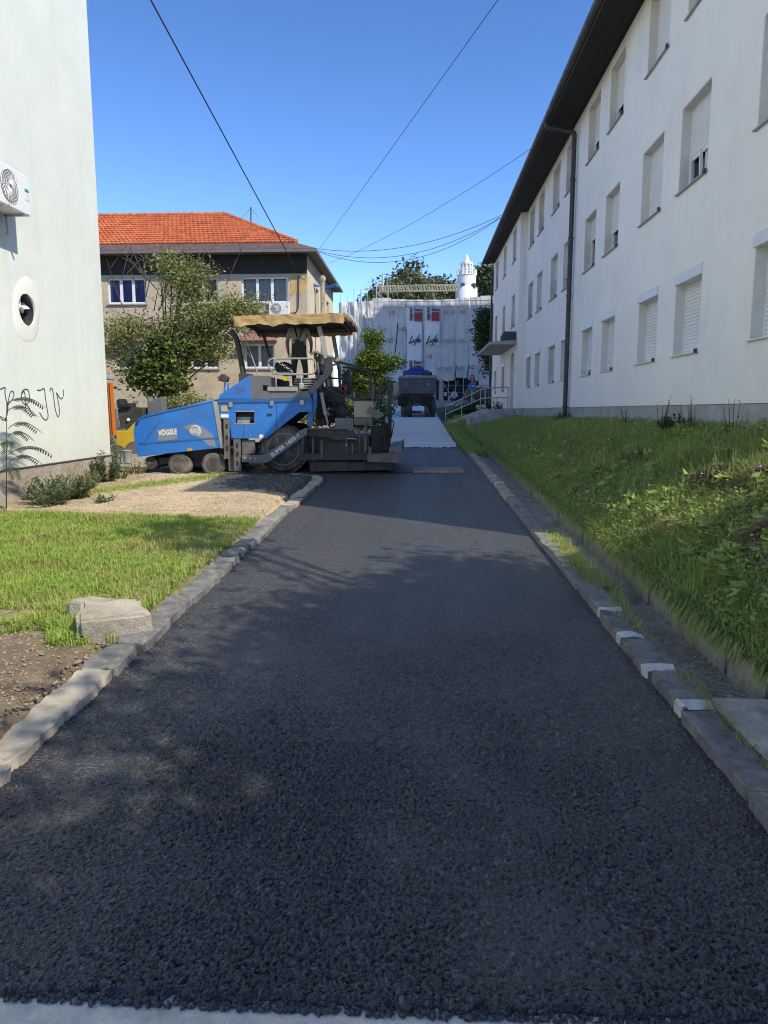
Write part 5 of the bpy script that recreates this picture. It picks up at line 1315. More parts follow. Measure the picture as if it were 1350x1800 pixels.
for px, py in ((411, 766), (440, 766), (452, 716), (480, 750), (505, 735), (521, 716), (419, 716)): MB().lathe(q(px, py, -.001), (0, -1, 0), [(0, .013), (.008, .012), (.010, .004)], 8).build('bolt', M['lgrey'], pv)
slab('door_handle', [(470, 727), (478, 727), (478, 729.5), (470, 729.5)], M['black'], -.02, -.002)
slab('panel_lip', [(383, 702), (548, 700), (548, 705.5), (383, 708.5)], M['blue_rim'], -.02, -.001)
for px, py in ((406, 711), (478, 709), (531, 707)):
    slab('latch', [(px-3.4, py-4), (px+3.4, py-4), (px+3.4, py+4.5), (px-3.4, py+4.5)], M['steel'], -.035, -.021, bevel=.006)
slab('tan_sticker', [(389, 713), (401, 713), (401, 723), (389, 723)], mat('tan_sticker', (.50, .38, .20), rough=.6), -.003, -.0005)
slab('white_sticker', [(388, 728), (402, 728), (402, 734), (388, 734)], M['white_decal'], -.003, -.0005)
slab('white_sticker', [(456, 764), (463, 764), (463, 770), (456, 770)], M['white_decal'], -.003, -.0005)
slab('corner_post', [(541, 701), (549.5, 701), (549.5, 749), (541, 750)], M['blue_rim'], .031, .16)
slab('rear_cheek', [(549.5, 692), (557, 686), (556, 715), (549.5, 735)], M['blue_rim'], .05, .2)
# hood
slab('hood', [(383.5, 701.5), (385, 694), (435, 661), (440, 659.5), (440, 701.5)], M['blue'], .04, PD-.04, bevel=.01)
mb = MB()
for k in range(4): mb.prism(Q((412, 682+k*3.0), (431, 681.5+k*3.0), (431, 682.4+k*3.0), (412, 682.9+k*3.0), d=.037), (0, .002, 0))
mb.build('faded_print', mat('faded_print', (.16, .09, .20), rough=.6), pv)
for pts in ([(440, 659.5), (474, 661), (474, 677), (440, 677)], [(440, 677), (461, 677), (461, 687), (440, 687)], [(472, 677), (474, 677), (474, 687), (472, 687)], [(440, 687), (474, 687), (474, 701.5), (440, 701.5)]):
    slab('grey_hood', pts, M['mgrey'], .04, .12)
slab('hood_core', [(441, 660.5), (473, 662), (473, 701), (441, 701)], M['tar'], .20, PD-.04)
slab('step_box', [(474, 687.5), (541, 687), (547, 700), (474, 701)], M['mgrey'], .05, PD-.05, bevel=.008)
slab('step_plate', [(470, 680), (520, 680), (521, 687), (470, 687)], M['lgrey'], .02, .75)
mb = MB()
for k in range(5): mb.prism(Q((508-k, 662+k*4.4), (548, 661.5+k*4.4), (548, 664+k*4.4), (508-k, 664.4+k*4.4), d=.7), (0, 1.0, 0))
mb.build('radiator_grille', M['lgrey'], pv)
slab('engine_housing', [(509, 661), (549, 661), (549, 687), (503, 687)], M['tar'], .85, 1.9)
slab('drive_platform', [(462, 677), (590, 677), (590, 681), (462, 681)], M['tar'], .75, PD-.2)
# exhaust, warning lamp
mb = MB().tube(round_path(Q((421, 672), (417, 655), (407.5, 604), (404, 590), (394, 577), d=.55), .12), [.085]*1+[.08]*20, 10) if False else MB().tube(round_path(Q((421, 672), (417, 655), (407.5, 604), (404, 589), (394, 577), d=.55), .10), .062, 10)
ex = mb.build('exhaust_pipe', M['tar'], pv, smooth=True, auto=50)
slab('exhaust_base', [(412, 655), (430, 655), (432, 663), (413, 676)], M['tar'], .35, .8)
MB().tube([q(385, 694, .4), q(387, 671, .4)], .02, 6).tube([q(391, 690, .4), q(393, 672, .4)], .02, 6).build('lamp_stand', M['blue'], pv)
slab('lamp_housing', [(378, 660), (384, 655), (394, 662), (391, 671), (380, 669)], M['tar'], .30, .5, bevel=.02)
slab('lamp_lens', [(374.5, 661), (379, 659), (380, 669), (376, 668)], M['red'], .31, .49, bevel=.012)
# operator's rail, seat, console, chain
lp = rect_loop(Q((466, 628.5), (551.5, 628.5), (551, 656.5), (480, 657), (466, 645), d=.30), .13, 4)
MB().tube(lp, .021, 8, closed=True).build('guard_rail', M['lgrey'], pv, smooth=True)
for pts in (((474, 652), (480, 662), (480.5, 682)), ((525, 657), (526, 672), (526, 683))):
    MB().tube(round_path(Q(*pts, d=.30), .06), .019, 8).build('rail_leg', M['lgrey'], pv, smooth=True)
slab('grease_pot', [(522.5, 672), (529.5, 672), (531, 684), (522, 684)], M['lgrey'], .22, .38, bevel=.02)
st = slab('seat', [(471, 633), (490, 631), (500, 641), (504, 655), (478, 656), (470, 644)], M['black'], .75, 1.35, bevel=.03)
slab('seat_frame', [(468, 650), (506, 651), (506, 655), (470, 656)], M['lgrey'], .70, .74, st)
slab('seat', [(540, 634), (551, 632), (556, 652), (541, 655)], M['black'], .95, 1.5, bevel=.03)
mb = MB()
for k in range(9):
    a = Vector(q(478, 630, .29)).lerp(q(510, 652, .29), k/8.5); t = Vector((.045, 0, -.03)); n_ = Vector((.014, 0, .02)) if k % 2 else Vector((0, .02, 0))
    mb.tube([a-t*.6-n_, a+t*.6-n_, a+t*.6+n_, a-t*.6+n_], .006, 4, closed=True)
mb.build('chain', M['steel'], pv)
slab('yellow_can', [(490, 660), (497, 659), (498, 667), (492, 668)], M['yellow'], .5, .6)
# canopy: sagging canvas with a wrinkled hem on a steel frame
mb = MB(); cx0, cx1 = q(411.5, 560).x, q(604, 556).x; cy0, cy1 = PY0-.02, PYF-.15; zc = q(500, 557).z
def CAN(u, v):
    x = lerp(cx0, cx1, u); y = lerp(cy0, cy1, v); z = zc+.02+.05*u+.09*math.sin(math.pi*v)-.035*abs(math.sin(u*math.pi*3))*math.sin(math.pi*v)+.02*fbm(x*3, y*3, 3)
    return (x, y, z)
mb.grid(30, 24, CAN)
def hem(fn, n, drop, seed, nrm):
    base = len(mb.v); nrm = Vector(nrm)
    for j in range(4):
        for i in range(n+1):
            u = i/n; p = Vector(fn(u)); d = drop*(1+.28*fbm(u*7, seed, 1)+.08*math.sin(u*22))*j/3
            mb.v.append(tuple(p-Vector((0, 0, d))+nrm*(.012+.035*fbm(u*14, j*.9, seed)*(j > 0)-.02*j/3)))
    for j in range(3):
        for i in range(n):
            a = base+j*(n+1)+i; mb.f.append([a, a+n+1, a+n+2, a+1]); mb.mi.append(0)
hem(lambda u: CAN(u, 0), 60, .20, 3, (0, -1, 0)); hem(lambda u: CAN(1, u), 40, .15, 9, (1, 0, 0)); hem(lambda u: CAN(0, u), 40, .17, 5, (-1, 0, 0)); hem(lambda u: CAN(u, 1), 60, .22, 6, (0, 1, 0))
cn = mb.build('canopy', M['tarp'], pv, smooth=True)
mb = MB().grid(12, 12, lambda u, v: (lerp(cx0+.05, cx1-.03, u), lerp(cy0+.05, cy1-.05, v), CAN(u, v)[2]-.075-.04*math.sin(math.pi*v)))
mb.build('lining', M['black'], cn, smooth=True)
mb = MB()
for y in (cy0+.06, cy1-.06): mb.tube([(cx0+.05, y, zc-.10), (cx1-.05, y, zc-.06)], .025, 6)
for x in (cx0+.06, (cx0+cx1)/2, cx1-.06): mb.tube([(x, cy0+.06, zc-.085), (x, cy1-.06, zc-.085)], .025, 6)
mb.build('canopy_frame', M['mgrey'], cn)
def rolled(p, L, r_, seed):
    m_ = MB(); m_.tube([Vector(p)+Vector((.05*fbm(t*4, seed), L*t, .04*fbm(t*5, 3, seed))) for t in np.linspace(0, 1, 12)], [r_*(.8+.3*fbm(t*6, seed, 2)) for t in np.linspace(0, 1, 12)], 8)
    return m_
rolled((cx1+.05, cy0+.3, zc-.02), 1.9, .10, 4).build('rolled_side', mat('dusty_canvas', (.22, .18, .13), (.12, .10, .08), rough=.9), cn, smooth=True)
for (a, b, d, r_, mm) in (((561, 574), (574, 630), .20, .045, 'lgrey'), ((586, 590), (596, 648), 2.25, .045, 'lgrey'), ((463, 588), (475, 628), 2.2, .03, 'tar')):
    p0, p1 = at(*a, PY0+d), at(*b, PY0+d); ax = (p1-p0).normalized(); sd = ax.cross(YV).normalized()
    MB().obox((p0+p1)/2, sd*r_, YV*r_*.9, (p1-p0)/2).build('canopy_post', M[mm], pv)
MB().tube([q(420, 578, .35), q(449, 662, .35)], .012, 6).build('canopy_stay', M['lgrey'], pv)
# rear frame: folded post, hydraulics, ladder-like rails
MB().prism(Q((571, 626), (580, 630), (583, 648), (578, 660), (546, 694), (537, 698), (534, 691), (566, 657), (570, 645), d=.18), (0, .10, 0)).build('folding_arm', M['mgrey'], pv, bevel=.008)
MB().tube(Q((563, 690), (571, 730), d=.15), .042, 10).tube(Q((571, 728), (575, 746), d=.15), .022, 8).build('lift_cylinder', M['lgrey'], pv, smooth=True, auto=40)
for d in (.25, 2.0):
    MB().tube(round_path(Q((585, 636), (597, 635.5), (640, 647), (650, 656), (650, 700), (622, 702), (585, 690), (570, 680), d=d), .10), .024, 8).build('rear_rail', M['tar'], pv, smooth=True)
MB().tube(Q((560, 663), (590, 664), (618, 670), (650, 671.5), d=.3), .020, 6).build('rear_rail', M['tar'], pv)
MB().tube(Q((590, 680), (618, 702), (650, 701), d=.3), .022, 6).build('rear_rail', M['tar'], pv)
slab('rail_plate', [(644, 672), (651, 672), (651, 700), (645, 700)], M['mgrey'], 1.2, 1.26)
for k, (x0, x1) in enumerate(((551, 557), (560, 566), (568, 571), (581, 584))):
    MB().tube(Q((x0, 632+2*k), (x1, 690), d=.6+.3*k), .022, 6).build('upright', M['tar' if k % 2 else 'mgrey'], pv)
MB().tube(round_path(Q((575, 637), (586, 636), (590, 642), (591, 690), d=.9), .06), .02, 6).build('upright', M['mgrey'], pv, smooth=True)
slab('ladder_box', [(588, 650), (600, 646), (602, 660), (602, 690), (588, 690)], M['tar'], 1.6, 2.2)
slab('red_tank', [(591.5, 672), (597.5, 672), (598, 686), (592, 686)], M['red'], 1.4, 1.6, bevel=.02)
slab('rear_machinery', [(556, 684), (584, 682), (590, 700), (592, 738), (552, 750), (549, 735)], M['tar'], .45, PD-.4)
r = np.random.default_rng(5); 
for k in range(16):
    a = q(r.uniform(555, 580), r.uniform(690, 745), r.uniform(.22, .42)); b = q(r.uniform(572, 612), r.uniform(705, 752), r.uniform(.25, .5)); m_ = a.lerp(b, .5)+Vector((r.normal()*.05, -.08*r.random(), r.normal()*.12))
    MB().tube(smooth_line([a, m_, b], 6), .014+.008*r.random(), 6).build('hose', M['black'], pv, smooth=True)
for k in range(10):
    c = q(r.uniform(556, 590), r.uniform(690, 748), .30); MB().lathe(c, (0, -1, 0), [(0, .03), (.05, .03), (.06, .012)], 8).build('fitting', M['lgrey' if k % 2 else 'tar'], pv)
# levelling arm with its lettering, guide plates
arm = slab('levelling_arm', [(427, 799), (462, 799.5), (469, 797), (528, 757), (541, 751), (541, 764), (534, 768), (474, 812), (466, 813.5), (427, 811.5)], M['mgrey'], -.10, -.03, bevel=.006)
mb = MB(); o = q(480.5, 803.5, -.103); e = q(528, 767, -.103); u = (e-o).normalized(); vv = Vector((-u.z, 0, u.x)); put_text(mb, 'SUPER 1603-1', o, u, vv, (e-o).length, .085, .025); mb.build('lettering', M['white_decal'], arm)
for px, py in ((433, 805), (442, 805.5), (451, 806)): MB().lathe(q(px, py, -.10), (0, -1, 0), [(0, .03), (.015, .03), (.02, .01)], 10).build('bolt', M['lgrey'], arm)
slab('tow_arm', [(534, 755), (590, 753), (622, 758), (622, 772), (590, 774), (560, 766), (534, 768)], M['tar'], .0, .12, bevel=.006)
for (x0, x1, y0, y1) in ((411.5, 423.5, 772, 828), (394, 404, 737, 806)):
    pts = [(x0, y0), (x1, y0), (x1+1.5, y1), (x0+1.5, y1)]
    g = slab('guide_plate', pts, M['tarlit'], -.06, -.02)
    for k in range(3):
        ya = lerp(y0, y1, .12+.28*k); xm = (x0+x1)/2+.5+.3*k; slab('slot', [(xm-2, ya), (xm+2, ya), (xm+2, ya+8), (xm-2, ya+8)], M['black'], -.063, -.0605, g)
slab('side_bracket', [(424, 774), (446, 774), (447, 797), (425, 799)], M['tarlit'], .05, .15)
slab('low_bracket', [(400, 800), (412, 800), (412, 828), (402, 828)], M['tarlit'], .02, .1)
# screed
slab('auger_housing', [(536, 770), (600, 772), (600, 820), (536, 826)], M['tar'], .5, PD-.2)
slab('screed_beam', [(531, 797), (652, 796), (652, 808), (531, 809)], M['tar'], -.04, .06)
slab('screed_frame', [(560, 770), (648, 768), (652, 806), (560, 808)], M['tar'], .12, PD+.2)
slab('screed_plate', [(545, 812), (690, 812), (690, 826), (545, 829)], M['tar'], .0, PD+.3)
slab('end_gate', [(646, 798), (704, 795), (706, 803), (702, 814), (646, 811)], M['tarlit'], -.12, -.04, bevel=.006)
slab('walkway', [(684, 786), (703, 783), (706, 777), (706, 797), (684, 799)], M['mgrey'], .0, PD+.2)
slab('tool_box', [(588, 735), (621, 735), (621, 754), (588, 752)], M['mgrey'], .05, .7, bevel=.01)
slab('shelf', [(622, 735), (655, 735), (654, 747), (622, 747)], M['tarlit'], .0, .6, bevel=.008)
cb = slab('control_cabinet', [(622, 704.5), (656.5, 704.5), (656.5, 734), (622, 734)], M['beige'], .06, .55, bevel=.008)
slab('cabinet_lid', [(621.5, 703), (660, 703), (660, 704.5), (621.5, 704.5)], M['tar'], .04, .58, cb)
pc = MB(); A = q(646, 720, -.08); Bq = q(664, 731, -.08); Cq = q(675, 728, .35)
pc.prism(Q((645, 722), (650, 714.5), (675, 727), (675, 731.5), (661, 737.5), (657, 733), d=-.10), (0, .30, 0))
pn = pc.build('control_panel', M['tarlit'], pv, bevel=.006); mb = MB()
for k in range(10):
    p = q(651.5, 715.5, -.08+.05*(k % 5)).lerp(q(671, 725.5, -.08+.05*(k % 5)), (k//5+.5)/2.2); mb.lathe(p, (.3, 0, 1), [(0, .014), (.035, .012)], 6)
mb.build('switch', M['lgrey'], pn)
for (pts, d) in ((((663, 716), (667, 684), (671, 674), (678, 671), (684, 676), (686, 690), (687, 770)), -.05), (((668, 716), (671, 688), (675, 679), (680, 678), (682.5, 686), (684, 760), (684, 770)), .15)):
    MB().tube(round_path(Q(*pts, d=d), .05), .024, 8).build('step_rail', M['tar'], pv, smooth=True)
MB().tube(round_path(Q((655, 731), (690, 729), (694, 722), (690, 716), (676, 713), d=.1), .05), .018, 6).build('step_rail', M['tar'], pv, smooth=True)
MB().tube(round_path(Q((687, 739), (693, 741), (691, 752), (688, 768), d=-.02), .03), .012, 6).build('step_rail', M['tar'], pv, smooth=True)
slab('hose_bank', [(652, 750), (682, 748), (684, 796), (652, 798)], M['black'], .05, 1.2)
for k in range(6): MB().tube(smooth_line(Q((668+2.2*k, 737+k), (672+2.2*k, 752), (669+2.4*k, 775), (672+2*k, 794), d=-.03+.02*(k % 3)), 4), .013, 6).build('hose', M['tar' if k % 2 else 'black'], pv, smooth=True)
MB().tube(round_path(Q((533, 797), (533.5, 760), (538, 753.5), (626, 753), (632.5, 760), (633, 796), d=-.07), .10), .020, 8).build('safety_rail', M['tarlit'], pv, smooth=True)
for k, (px, y0, y1, rr) in enumerate(((551, 769, 797, .018), (566.5, 774, 806, .028), (609, 771, 797, .014), (620, 779, 797, .018), (641, 764, 797, .010), (643, 738, 793, .020), (651, 785, 806, .04))):
    MB().tube(Q((px, y0), (px+.5, y1), d=-.06), rr, 8).build('spindle', M['tarlit'], pv)
MB().tube(Q((609, 770.5), (627, 771.5), d=-.06), .012, 6).tube(Q((608, 782.5), (611.5, 782), d=-.06), .026, 6).build('crank_handle', M['lgrey'], pv)
for k, px in enumerate((552, 610, 641)): MB().tube(Q((px, 808), (px+1, 824), d=-.02), .014, 6).build('spindle', M['tar'], pv)

# asphalt crust stuck to the screed, wheel and low frame
def crust_pt(r):
    p = q(r.uniform(540, 700), 812-abs(r.normal())*9, -.05+.03*r.random()); return (p.x, p.y+.02, p.z)
v, f = pebbles(420, crust_pt, .006, .028, 33); np_mesh('asphalt_crust', v-np.array(wloc(pv)), f, M['tar'], pv)['kind'] = 'stuff'
def under_pt(r):
    x = q(600, 828).x+.75*r.normal(); return (x, PY0+.05+.25*r.random(), zr(PY0)+.01)
v, f = pebbles(700, under_pt, .008, .03, 34); tag(np_mesh('spilt_asphalt', v, f, M['asphalt']), 'crumbs of fresh asphalt lying under the edge of the screed', 'gravel', kind='stuff')
# ------------------------------------------------------------------ people
def person(name, label, J, radii, edges, rule, mats, fingers=()):
    """body grown over joints J (world), one continuous surface; rule(point, bone) -> material slot"""
    base = Vector(J['base']); names = [k for k in J if k != 'base']; me = bpy.data.meshes.new('b')
    me.from_pydata([Vector(J[k])-base for k in names], [(names.index(a), names.index(b)) for a, b in edges], [])
    o = bpy.data.objects.new('b', me); COL.objects.link(o); sk = o.modifiers.new('s', 'SKIN'); sub = o.modifiers.new('d', 'SUBSURF'); sub.levels = sub.render_levels = 2
    for i, k in enumerate(names):
        rr = radii[k]; me.skin_vertices[0].data[i].radius = rr if isinstance(rr, tuple) else (rr, rr)
    me.skin_vertices[0].data[names.index('pelvis')].use_root = True
    dg = bpy.context.evaluated_depsgraph_get(); out = bpy.data.meshes.new_from_object(o.evaluated_get(dg)); bpy.data.objects.remove(o)
    bm = bmesh.new(); bm.from_mesh(out)
    for (pts, r0) in fingers:
        m2 = MB().tube([Vector(p)-base for p in pts], [r0, r0*.95, r0*.8, r0*.6][:len(pts)], 6); vs = [bm.verts.new(v) for v in m2.v]
        for f in m2.f: bm.faces.new([vs[i] for i in f])
    bm.to_mesh(out); bm.free(); out.name = name
    for m_ in mats: out.materials.append(m_)
    P = {k: Vector(J[k])-base for k in names}
    for p in out.polygons:
        c = p.center; best = min(edges, key=lambda e: (lambda a, b: (c-(a+(b-a)*max(0, min(1, (c-a).dot(b-a)/max(1e-9, (b-a).length_squared))))).length/ (((radii[e[0]] if not isinstance(radii[e[0]], tuple) else radii[e[0]][0])+.03)))(P[e[0]], P[e[1]]))
        p.material_index = rule(c+base, best); p.use_smooth = True
    o = bpy.data.objects.new(name, out); COL.objects.link(o); o.location = base; return tag(o, label, 'person')
M['skin'] = mat('skin', (.42, .25, .17), (.36, .21, .14), rough=.6); M['hair'] = mat('short_hair', (.06, .045, .035), rough=.8)
M['shirt'] = mat('pale_shirt', (.58, .57, .55), (.48, .47, .455), rough=.9, bump=.4, bscale=25); M['overall'] = mat('grey_green_overalls', (.075, .085, .075), (.045, .052, .046), rough=.9, bump=.4, bscale=18)
M['shoe'] = mat('dark_shoe', (.05, .045, .04), rough=.7)
EB = [('pelvis', 'waist'), ('waist', 'chest'), ('chest', 'neck'), ('neck', 'head'), ('head', 'crown_top')] + [(a+s, b+s) for s in 'LR' for a, b in (('shoulder', 'elbow'), ('elbow', 'wrist'), ('wrist', 'palm'), ('hip', 'knee'), ('knee', 'ankle'), ('ankle', 'toe'))] + [('chest', 'shoulderL'), ('chest', 'shoulderR'), ('pelvis', 'hipL'), ('pelvis', 'hipR')]
RD = dict(pelvis=(.18, .14), waist=(.175, .13), chest=(.19, .135), neck=.06, head=(.085, .10), crown_top=.07)
for s in 'LR': RD.update({'shoulder'+s: .075, 'elbow'+s: .048, 'wrist'+s: .034, 'palm'+s: (.042, .022), 'hip'+s: .105, 'knee'+s: .068, 'ankle'+s: .048, 'toe'+s: .042})
# operator seen from behind, leaning forward on the platform
ox, oy = at(526, 650, PY0+1.75).x, PY0+1.75; zf = 2.31
op = Vector((ox, oy, zf))
def O(x, y, z): return op+Vector((x, y, z))
J = dict(base=op, pelvis=O(0, 0, .80), waist=O(0, .03, .98), chest=O(-.02, .10, 1.22), neck=O(-.02, .17, 1.42), head=O(-.02, .24, 1.54), crown_top=O(-.02, .27, 1.64),
  shoulderL=O(-.22, .11, 1.33), elbowL=O(-.30, .12, 1.05), wristL=O(-.30, .26, .83), palmL=O(-.29, .31, .76), shoulderR=O(.18, .11, 1.33), elbowR=O(.27, .15, 1.05), wristR=O(.24, .34, .88), palmR=O(.23, .40, .85),
  hipL=O(-.10, 0, .76), kneeL=O(-.13, .04, .42), ankleL=O(-.13, 0, .09), toeL=O(-.15, .15, .045), hipR=O(.10, 0, .76), kneeR=O(.14, .05, .42), ankleR=O(.15, 0, .09), toeR=O(.17, .15, .045))
def rule_op(c, b):
    z = c.z-zf
    if b[0] in ('neck', 'head'): return 4 if (z > 1.56 or c.y < oy+.2) and z > 1.47 else 0
    if b[0][:5] in ('elbow', 'wrist'): return 0
    if b[0].startswith('ankle') or z < .1: return 3
    if b[0].startswith('shoulder'): return 1 if (z > 1.10) else 0
    if z < .98+.15*max(0, 1-abs(c.x-ox)/.16) and b[0] not in ('shoulderL', 'shoulderR'): return 2
    return 1
fg = []
for s, p in (('L', J['palmL']), ('R', J['palmR'])):
    for k in range(4): b_ = p+Vector((-.03+.02*k, .02, -.01)); fg.append(([b_, b_+Vector((0, .03, -.03)), b_+Vector((0, .03, -.06)), b_+Vector((0, .012, -.078+.006*abs(k-1.5)))], .0085))
    b_ = p+Vector((.035 if s == 'L' else -.035, 0, .02)); fg.append(([b_, b_+Vector((.015 if s == 'L' else -.015, .03, -.02)), b_+Vector((.012 if s == 'L' else -.012, .045, -.045))], .0095))
po = person('person', 'paver operator in pale shirt and dark dungarees seen from behind', J, RD, EB, rule_op, [M['skin'], M['shirt'], M['overall'], M['shoe'], M['hair']], fg)
mb = MB()
for s_ in (-1, 1): mb.tube(smooth_line([O(s_*.02, -.045, 1.09), O(s_*.05, -.03, 1.22), O(s_*.10, .02, 1.40), O(s_*.11, .12, 1.455), O(s_*.10, .22, 1.38)], 4), .016, 5)
mb.build('braces', M['black'], po)

# ------------------------------------------------------------------ the wrapped building, its tower and crane
BY0 = 74.0
M['sheet'] = mat('grey_white_sheeting', (.62, .61, .59), (.50, .495, .485), scale=1.2, rough=.75, dirt=(.52, .52, .52), damt=.5, dscale=.7)
M['sheet2'] = mat('grey_banner', (.66, .68, .69), (.58, .60, .61), scale=1.2, rough=.75)
M['red_print'] = mat('red_print', (.33, .035, .05), rough=.7); M['black_print'] = mat('black_print', (.085, .085, .09), rough=.7); M['pale_print'] = mat('faded_letters', (.33, .31, .33), rough=.7); M['rose_print'] = mat('faded_red_print', (.40, .12, .13), rough=.7)
wb = thing('wrapped_building', (at(740, 700, BY0).x, BY0+3, 2.4), 'building under renovation wrapped in printed white scaffold sheeting', 'building')
xa, xb = at(598, 600, BY0+1.2).x, at(905, 600, BY0+1.2).x; zt = at(740, 528, BY0).z
MB().box(at(655, 600, BY0+1.2).x, xb, BY0+1.3, BY0+9, 1.5, zt-.5).build('wall', M['plinth'], wb)
MB().box(xa, at(655, 600, BY0+1.2).x, BY0+2.2, BY0+9, 1.5, zt-.5).build('wall', M['plinth'], wb)
MB().box(xa, at(664, 600, BY0+.5).x, BY0-.6, BY0+2.2, at(600, 664, BY0).z, at(600, 640, BY0).z).build('concrete_fascia', M['plinth'], wb)
for k in range(3): MB().box(lerp(xa+.3, xa+3.5, k/3), lerp(xa+.3, xa+3.5, (k+.82)/3), BY0+2.1, BY0+2.19, at(600, 704, BY0).z, at(600, 672, BY0).z).build('dark_window', M['glass'], wb)
MB().box(at(768, 600, BY0+.9).x, at(858, 600, BY0).x, BY0+1.1, BY0+1.29, 2.0, at(800, 664, BY0).z).build('dark_ground_floor', M['black'], wb)
MB().box(at(772, 600, BY0+.9).x, at(781, 600, BY0).x, BY0+.5, BY0+1.0, 2.0, at(800, 662, BY0).z).build('pillar', M['plinth'], wb)
for a_, b_ in ((700, 706),): MB().box(at(690, 600, BY0).x, at(735, 600, BY0).x, BY0+1.0, BY0+1.28, at(700, 700, BY0).z, at(700, 672, BY0).z).build('dark_window', M['glass'], wb)
def sheet(px0, px1, pyt, pyb, material, seed, d=0.0, amp=.10, name='sheet'):
    x0, x1, z1, z0 = at(px0, 600, BY0+d).x, at(px1, 600, BY0+d).x, at((px0+px1)/2, pyt, BY0+d).z, at((px0+px1)/2, pyb, BY0+d).z; mb = MB()
    mb.grid(14, 26, lambda u, v: (lerp(x0, x1, u), BY0+d+amp*(fbm(lerp(x0, x1, u)*1.7+seed, lerp(z0, z1, v)*.45, seed)+.4*fbm(u*5+seed, v*3+u*2, seed))-.09*math.sin(math.pi*u), lerp(z0, z1, v)+(.25*fbm(u*2.5, seed, 4) if v < .02 else 0)))
    o = mb.build(name, material, wb, smooth=True); return (x0, x1, z0, z1)
cols = [(655, 687, 524, 700), (687.5, 714, 526, 672), (776, 800, 526, 668), (800.5, 824, 524, 664), (824.5, 842, 522, 668), (842.5, 870, 520, 680), (870, 905, 520, 680)]
for k, (a, b, t_, bt) in enumerate(cols): sheet(a, b, t_, bt, M['sheet'], 3.3*k+1)
for k, (a, b) in enumerate(((714.5, 744.5), (745, 775.5))):
    sheet(a, b, 527, 668 if k else 690, M['sheet'], 20+k); sheet(a+1, b-3, 540, 655 if k == 0 else 606, M['sheet2'], 30+k, -.28, .03, 'banner')
for k, (a, b) in enumerate(((596, 612), (612.5, 628), (628.5, 642), (642.5, 656))): sheet(a, b, 532-k, 642-k, M['sheet'], 41+3*k, 1.0, .28)
# printing on the banners
def P_(px, py, d=-.46): p = at(px, py, BY0+d); return Vector((p.x, BY0+d, p.z))
prb, prr, prp, prrose = MB(), MB(), MB(), MB()
def txt(mb_, s, px0, py0, px1, py1, bold=.02, shear=0.0, rot=False):
    o = P_(px0, py1); w_ = (P_(px1, py1)-o).length; h_ = (P_(px0, py0)-o).length
    if rot: put_text(mb_, s, P_(px0, py0), (0, 0, -1), (1, 0, 0), h_, w_, bold)
    else: put_text(mb_, s, o, (1, 0, 0), (0, 0, 1), w_, h_, bold, shear)
for (x, y) in ((720, 540), (750.5, 539.5)):
    txt(prb, 'bau', x+8, y+.5, x+22.5, y+7.5, .05); txt(prb, 'mit', x, y+1, x+6.5, y+24, .05, rot=True)
    prr.prism([P_(x+8, y+9), P_(x+22, y+9), P_(x+22, y+24.5), P_(x+8, y+24.5)], (0, .02, 0))
txt(prb, 'bau', 727.5, 633, 741, 640, .05); txt(prb, 'mit', 719.5, 633.5, 726, 649, .05, rot=True); prr.prism([P_(728, 642), P_(741, 642), P_(741, 650), P_(728, 650)], (0, .02, 0))
for x0 in (718, 748.5):
    L1 = [[(x0+4, 602), (x0+2, 590), (x0+7, 591)], ]
    def cur(pts, r_=.05): prb.tube(smooth_line([P_(a, b) for a, b in pts], 4), r_, 4)
    cur([(x0+7, 590), (x0+5, 594), (x0+2, 601), (x0+.5, 603.5), (x0+4, 602), (x0+8, 601)]); cur([(x0+9, 597), (x0+8, 601), (x0+11, 600)]); cur([(x0+20, 588.5), (x0+17, 592), (x0+13, 601), (x0+10, 607)]); cur([(x0+11, 597.5), (x0+19, 595.5)]); cur([(x0+15, 600), (x0+20, 598), (x0+19, 595.5), (x0+16, 599), (x0+17, 601.5), (x0+22, 599)])
prb.build('black_print', M['black_print'], wb, kind='stuff'); prr.build('red_print', M['red_print'], wb)
def small_logo(x, y, w_=11, red=True):
    txt(prp, 'BAU', x, y, x+w_*.55, y+6.5, .04); m_ = prrose if red else prp
    for (a, b, c_, d_) in ((.6, .68, 0, 6.5), (.68, 1.0, 0, 1.6), (.68, 1.0, 4.9, 6.5), (.92, 1.0, 1.6, 4.9)): m_.prism([P_(x+w_*a, y+c_), P_(x+w_*b, y+c_), P_(x+w_*b, y+d_), P_(x+w_*a, y+d_)], (0, .02, 0))
for (x, y, rd) in ((701, 575, 1), (679, 594, 1), (748, 623, 1), (779, 545, 0), (792, 544.5, 0), (809, 544, 0), (831, 540.5, 1), (776.5, 596, 0), (789, 595, 0), (806, 596, 0), (826, 594, 0), (845, 601, 1), (768, 645, 0), (782, 645, 0), (803, 644, 0), (823, 642, 1), (842, 648, 1), (704, 530, 1), (683, 546, 1), (669, 577, 0)): small_logo(x, y, 11, rd)
prp.build('faded_print', M['pale_print'], wb, kind='stuff'); prrose.build('rose_print', M['rose_print'], wb, kind='stuff')
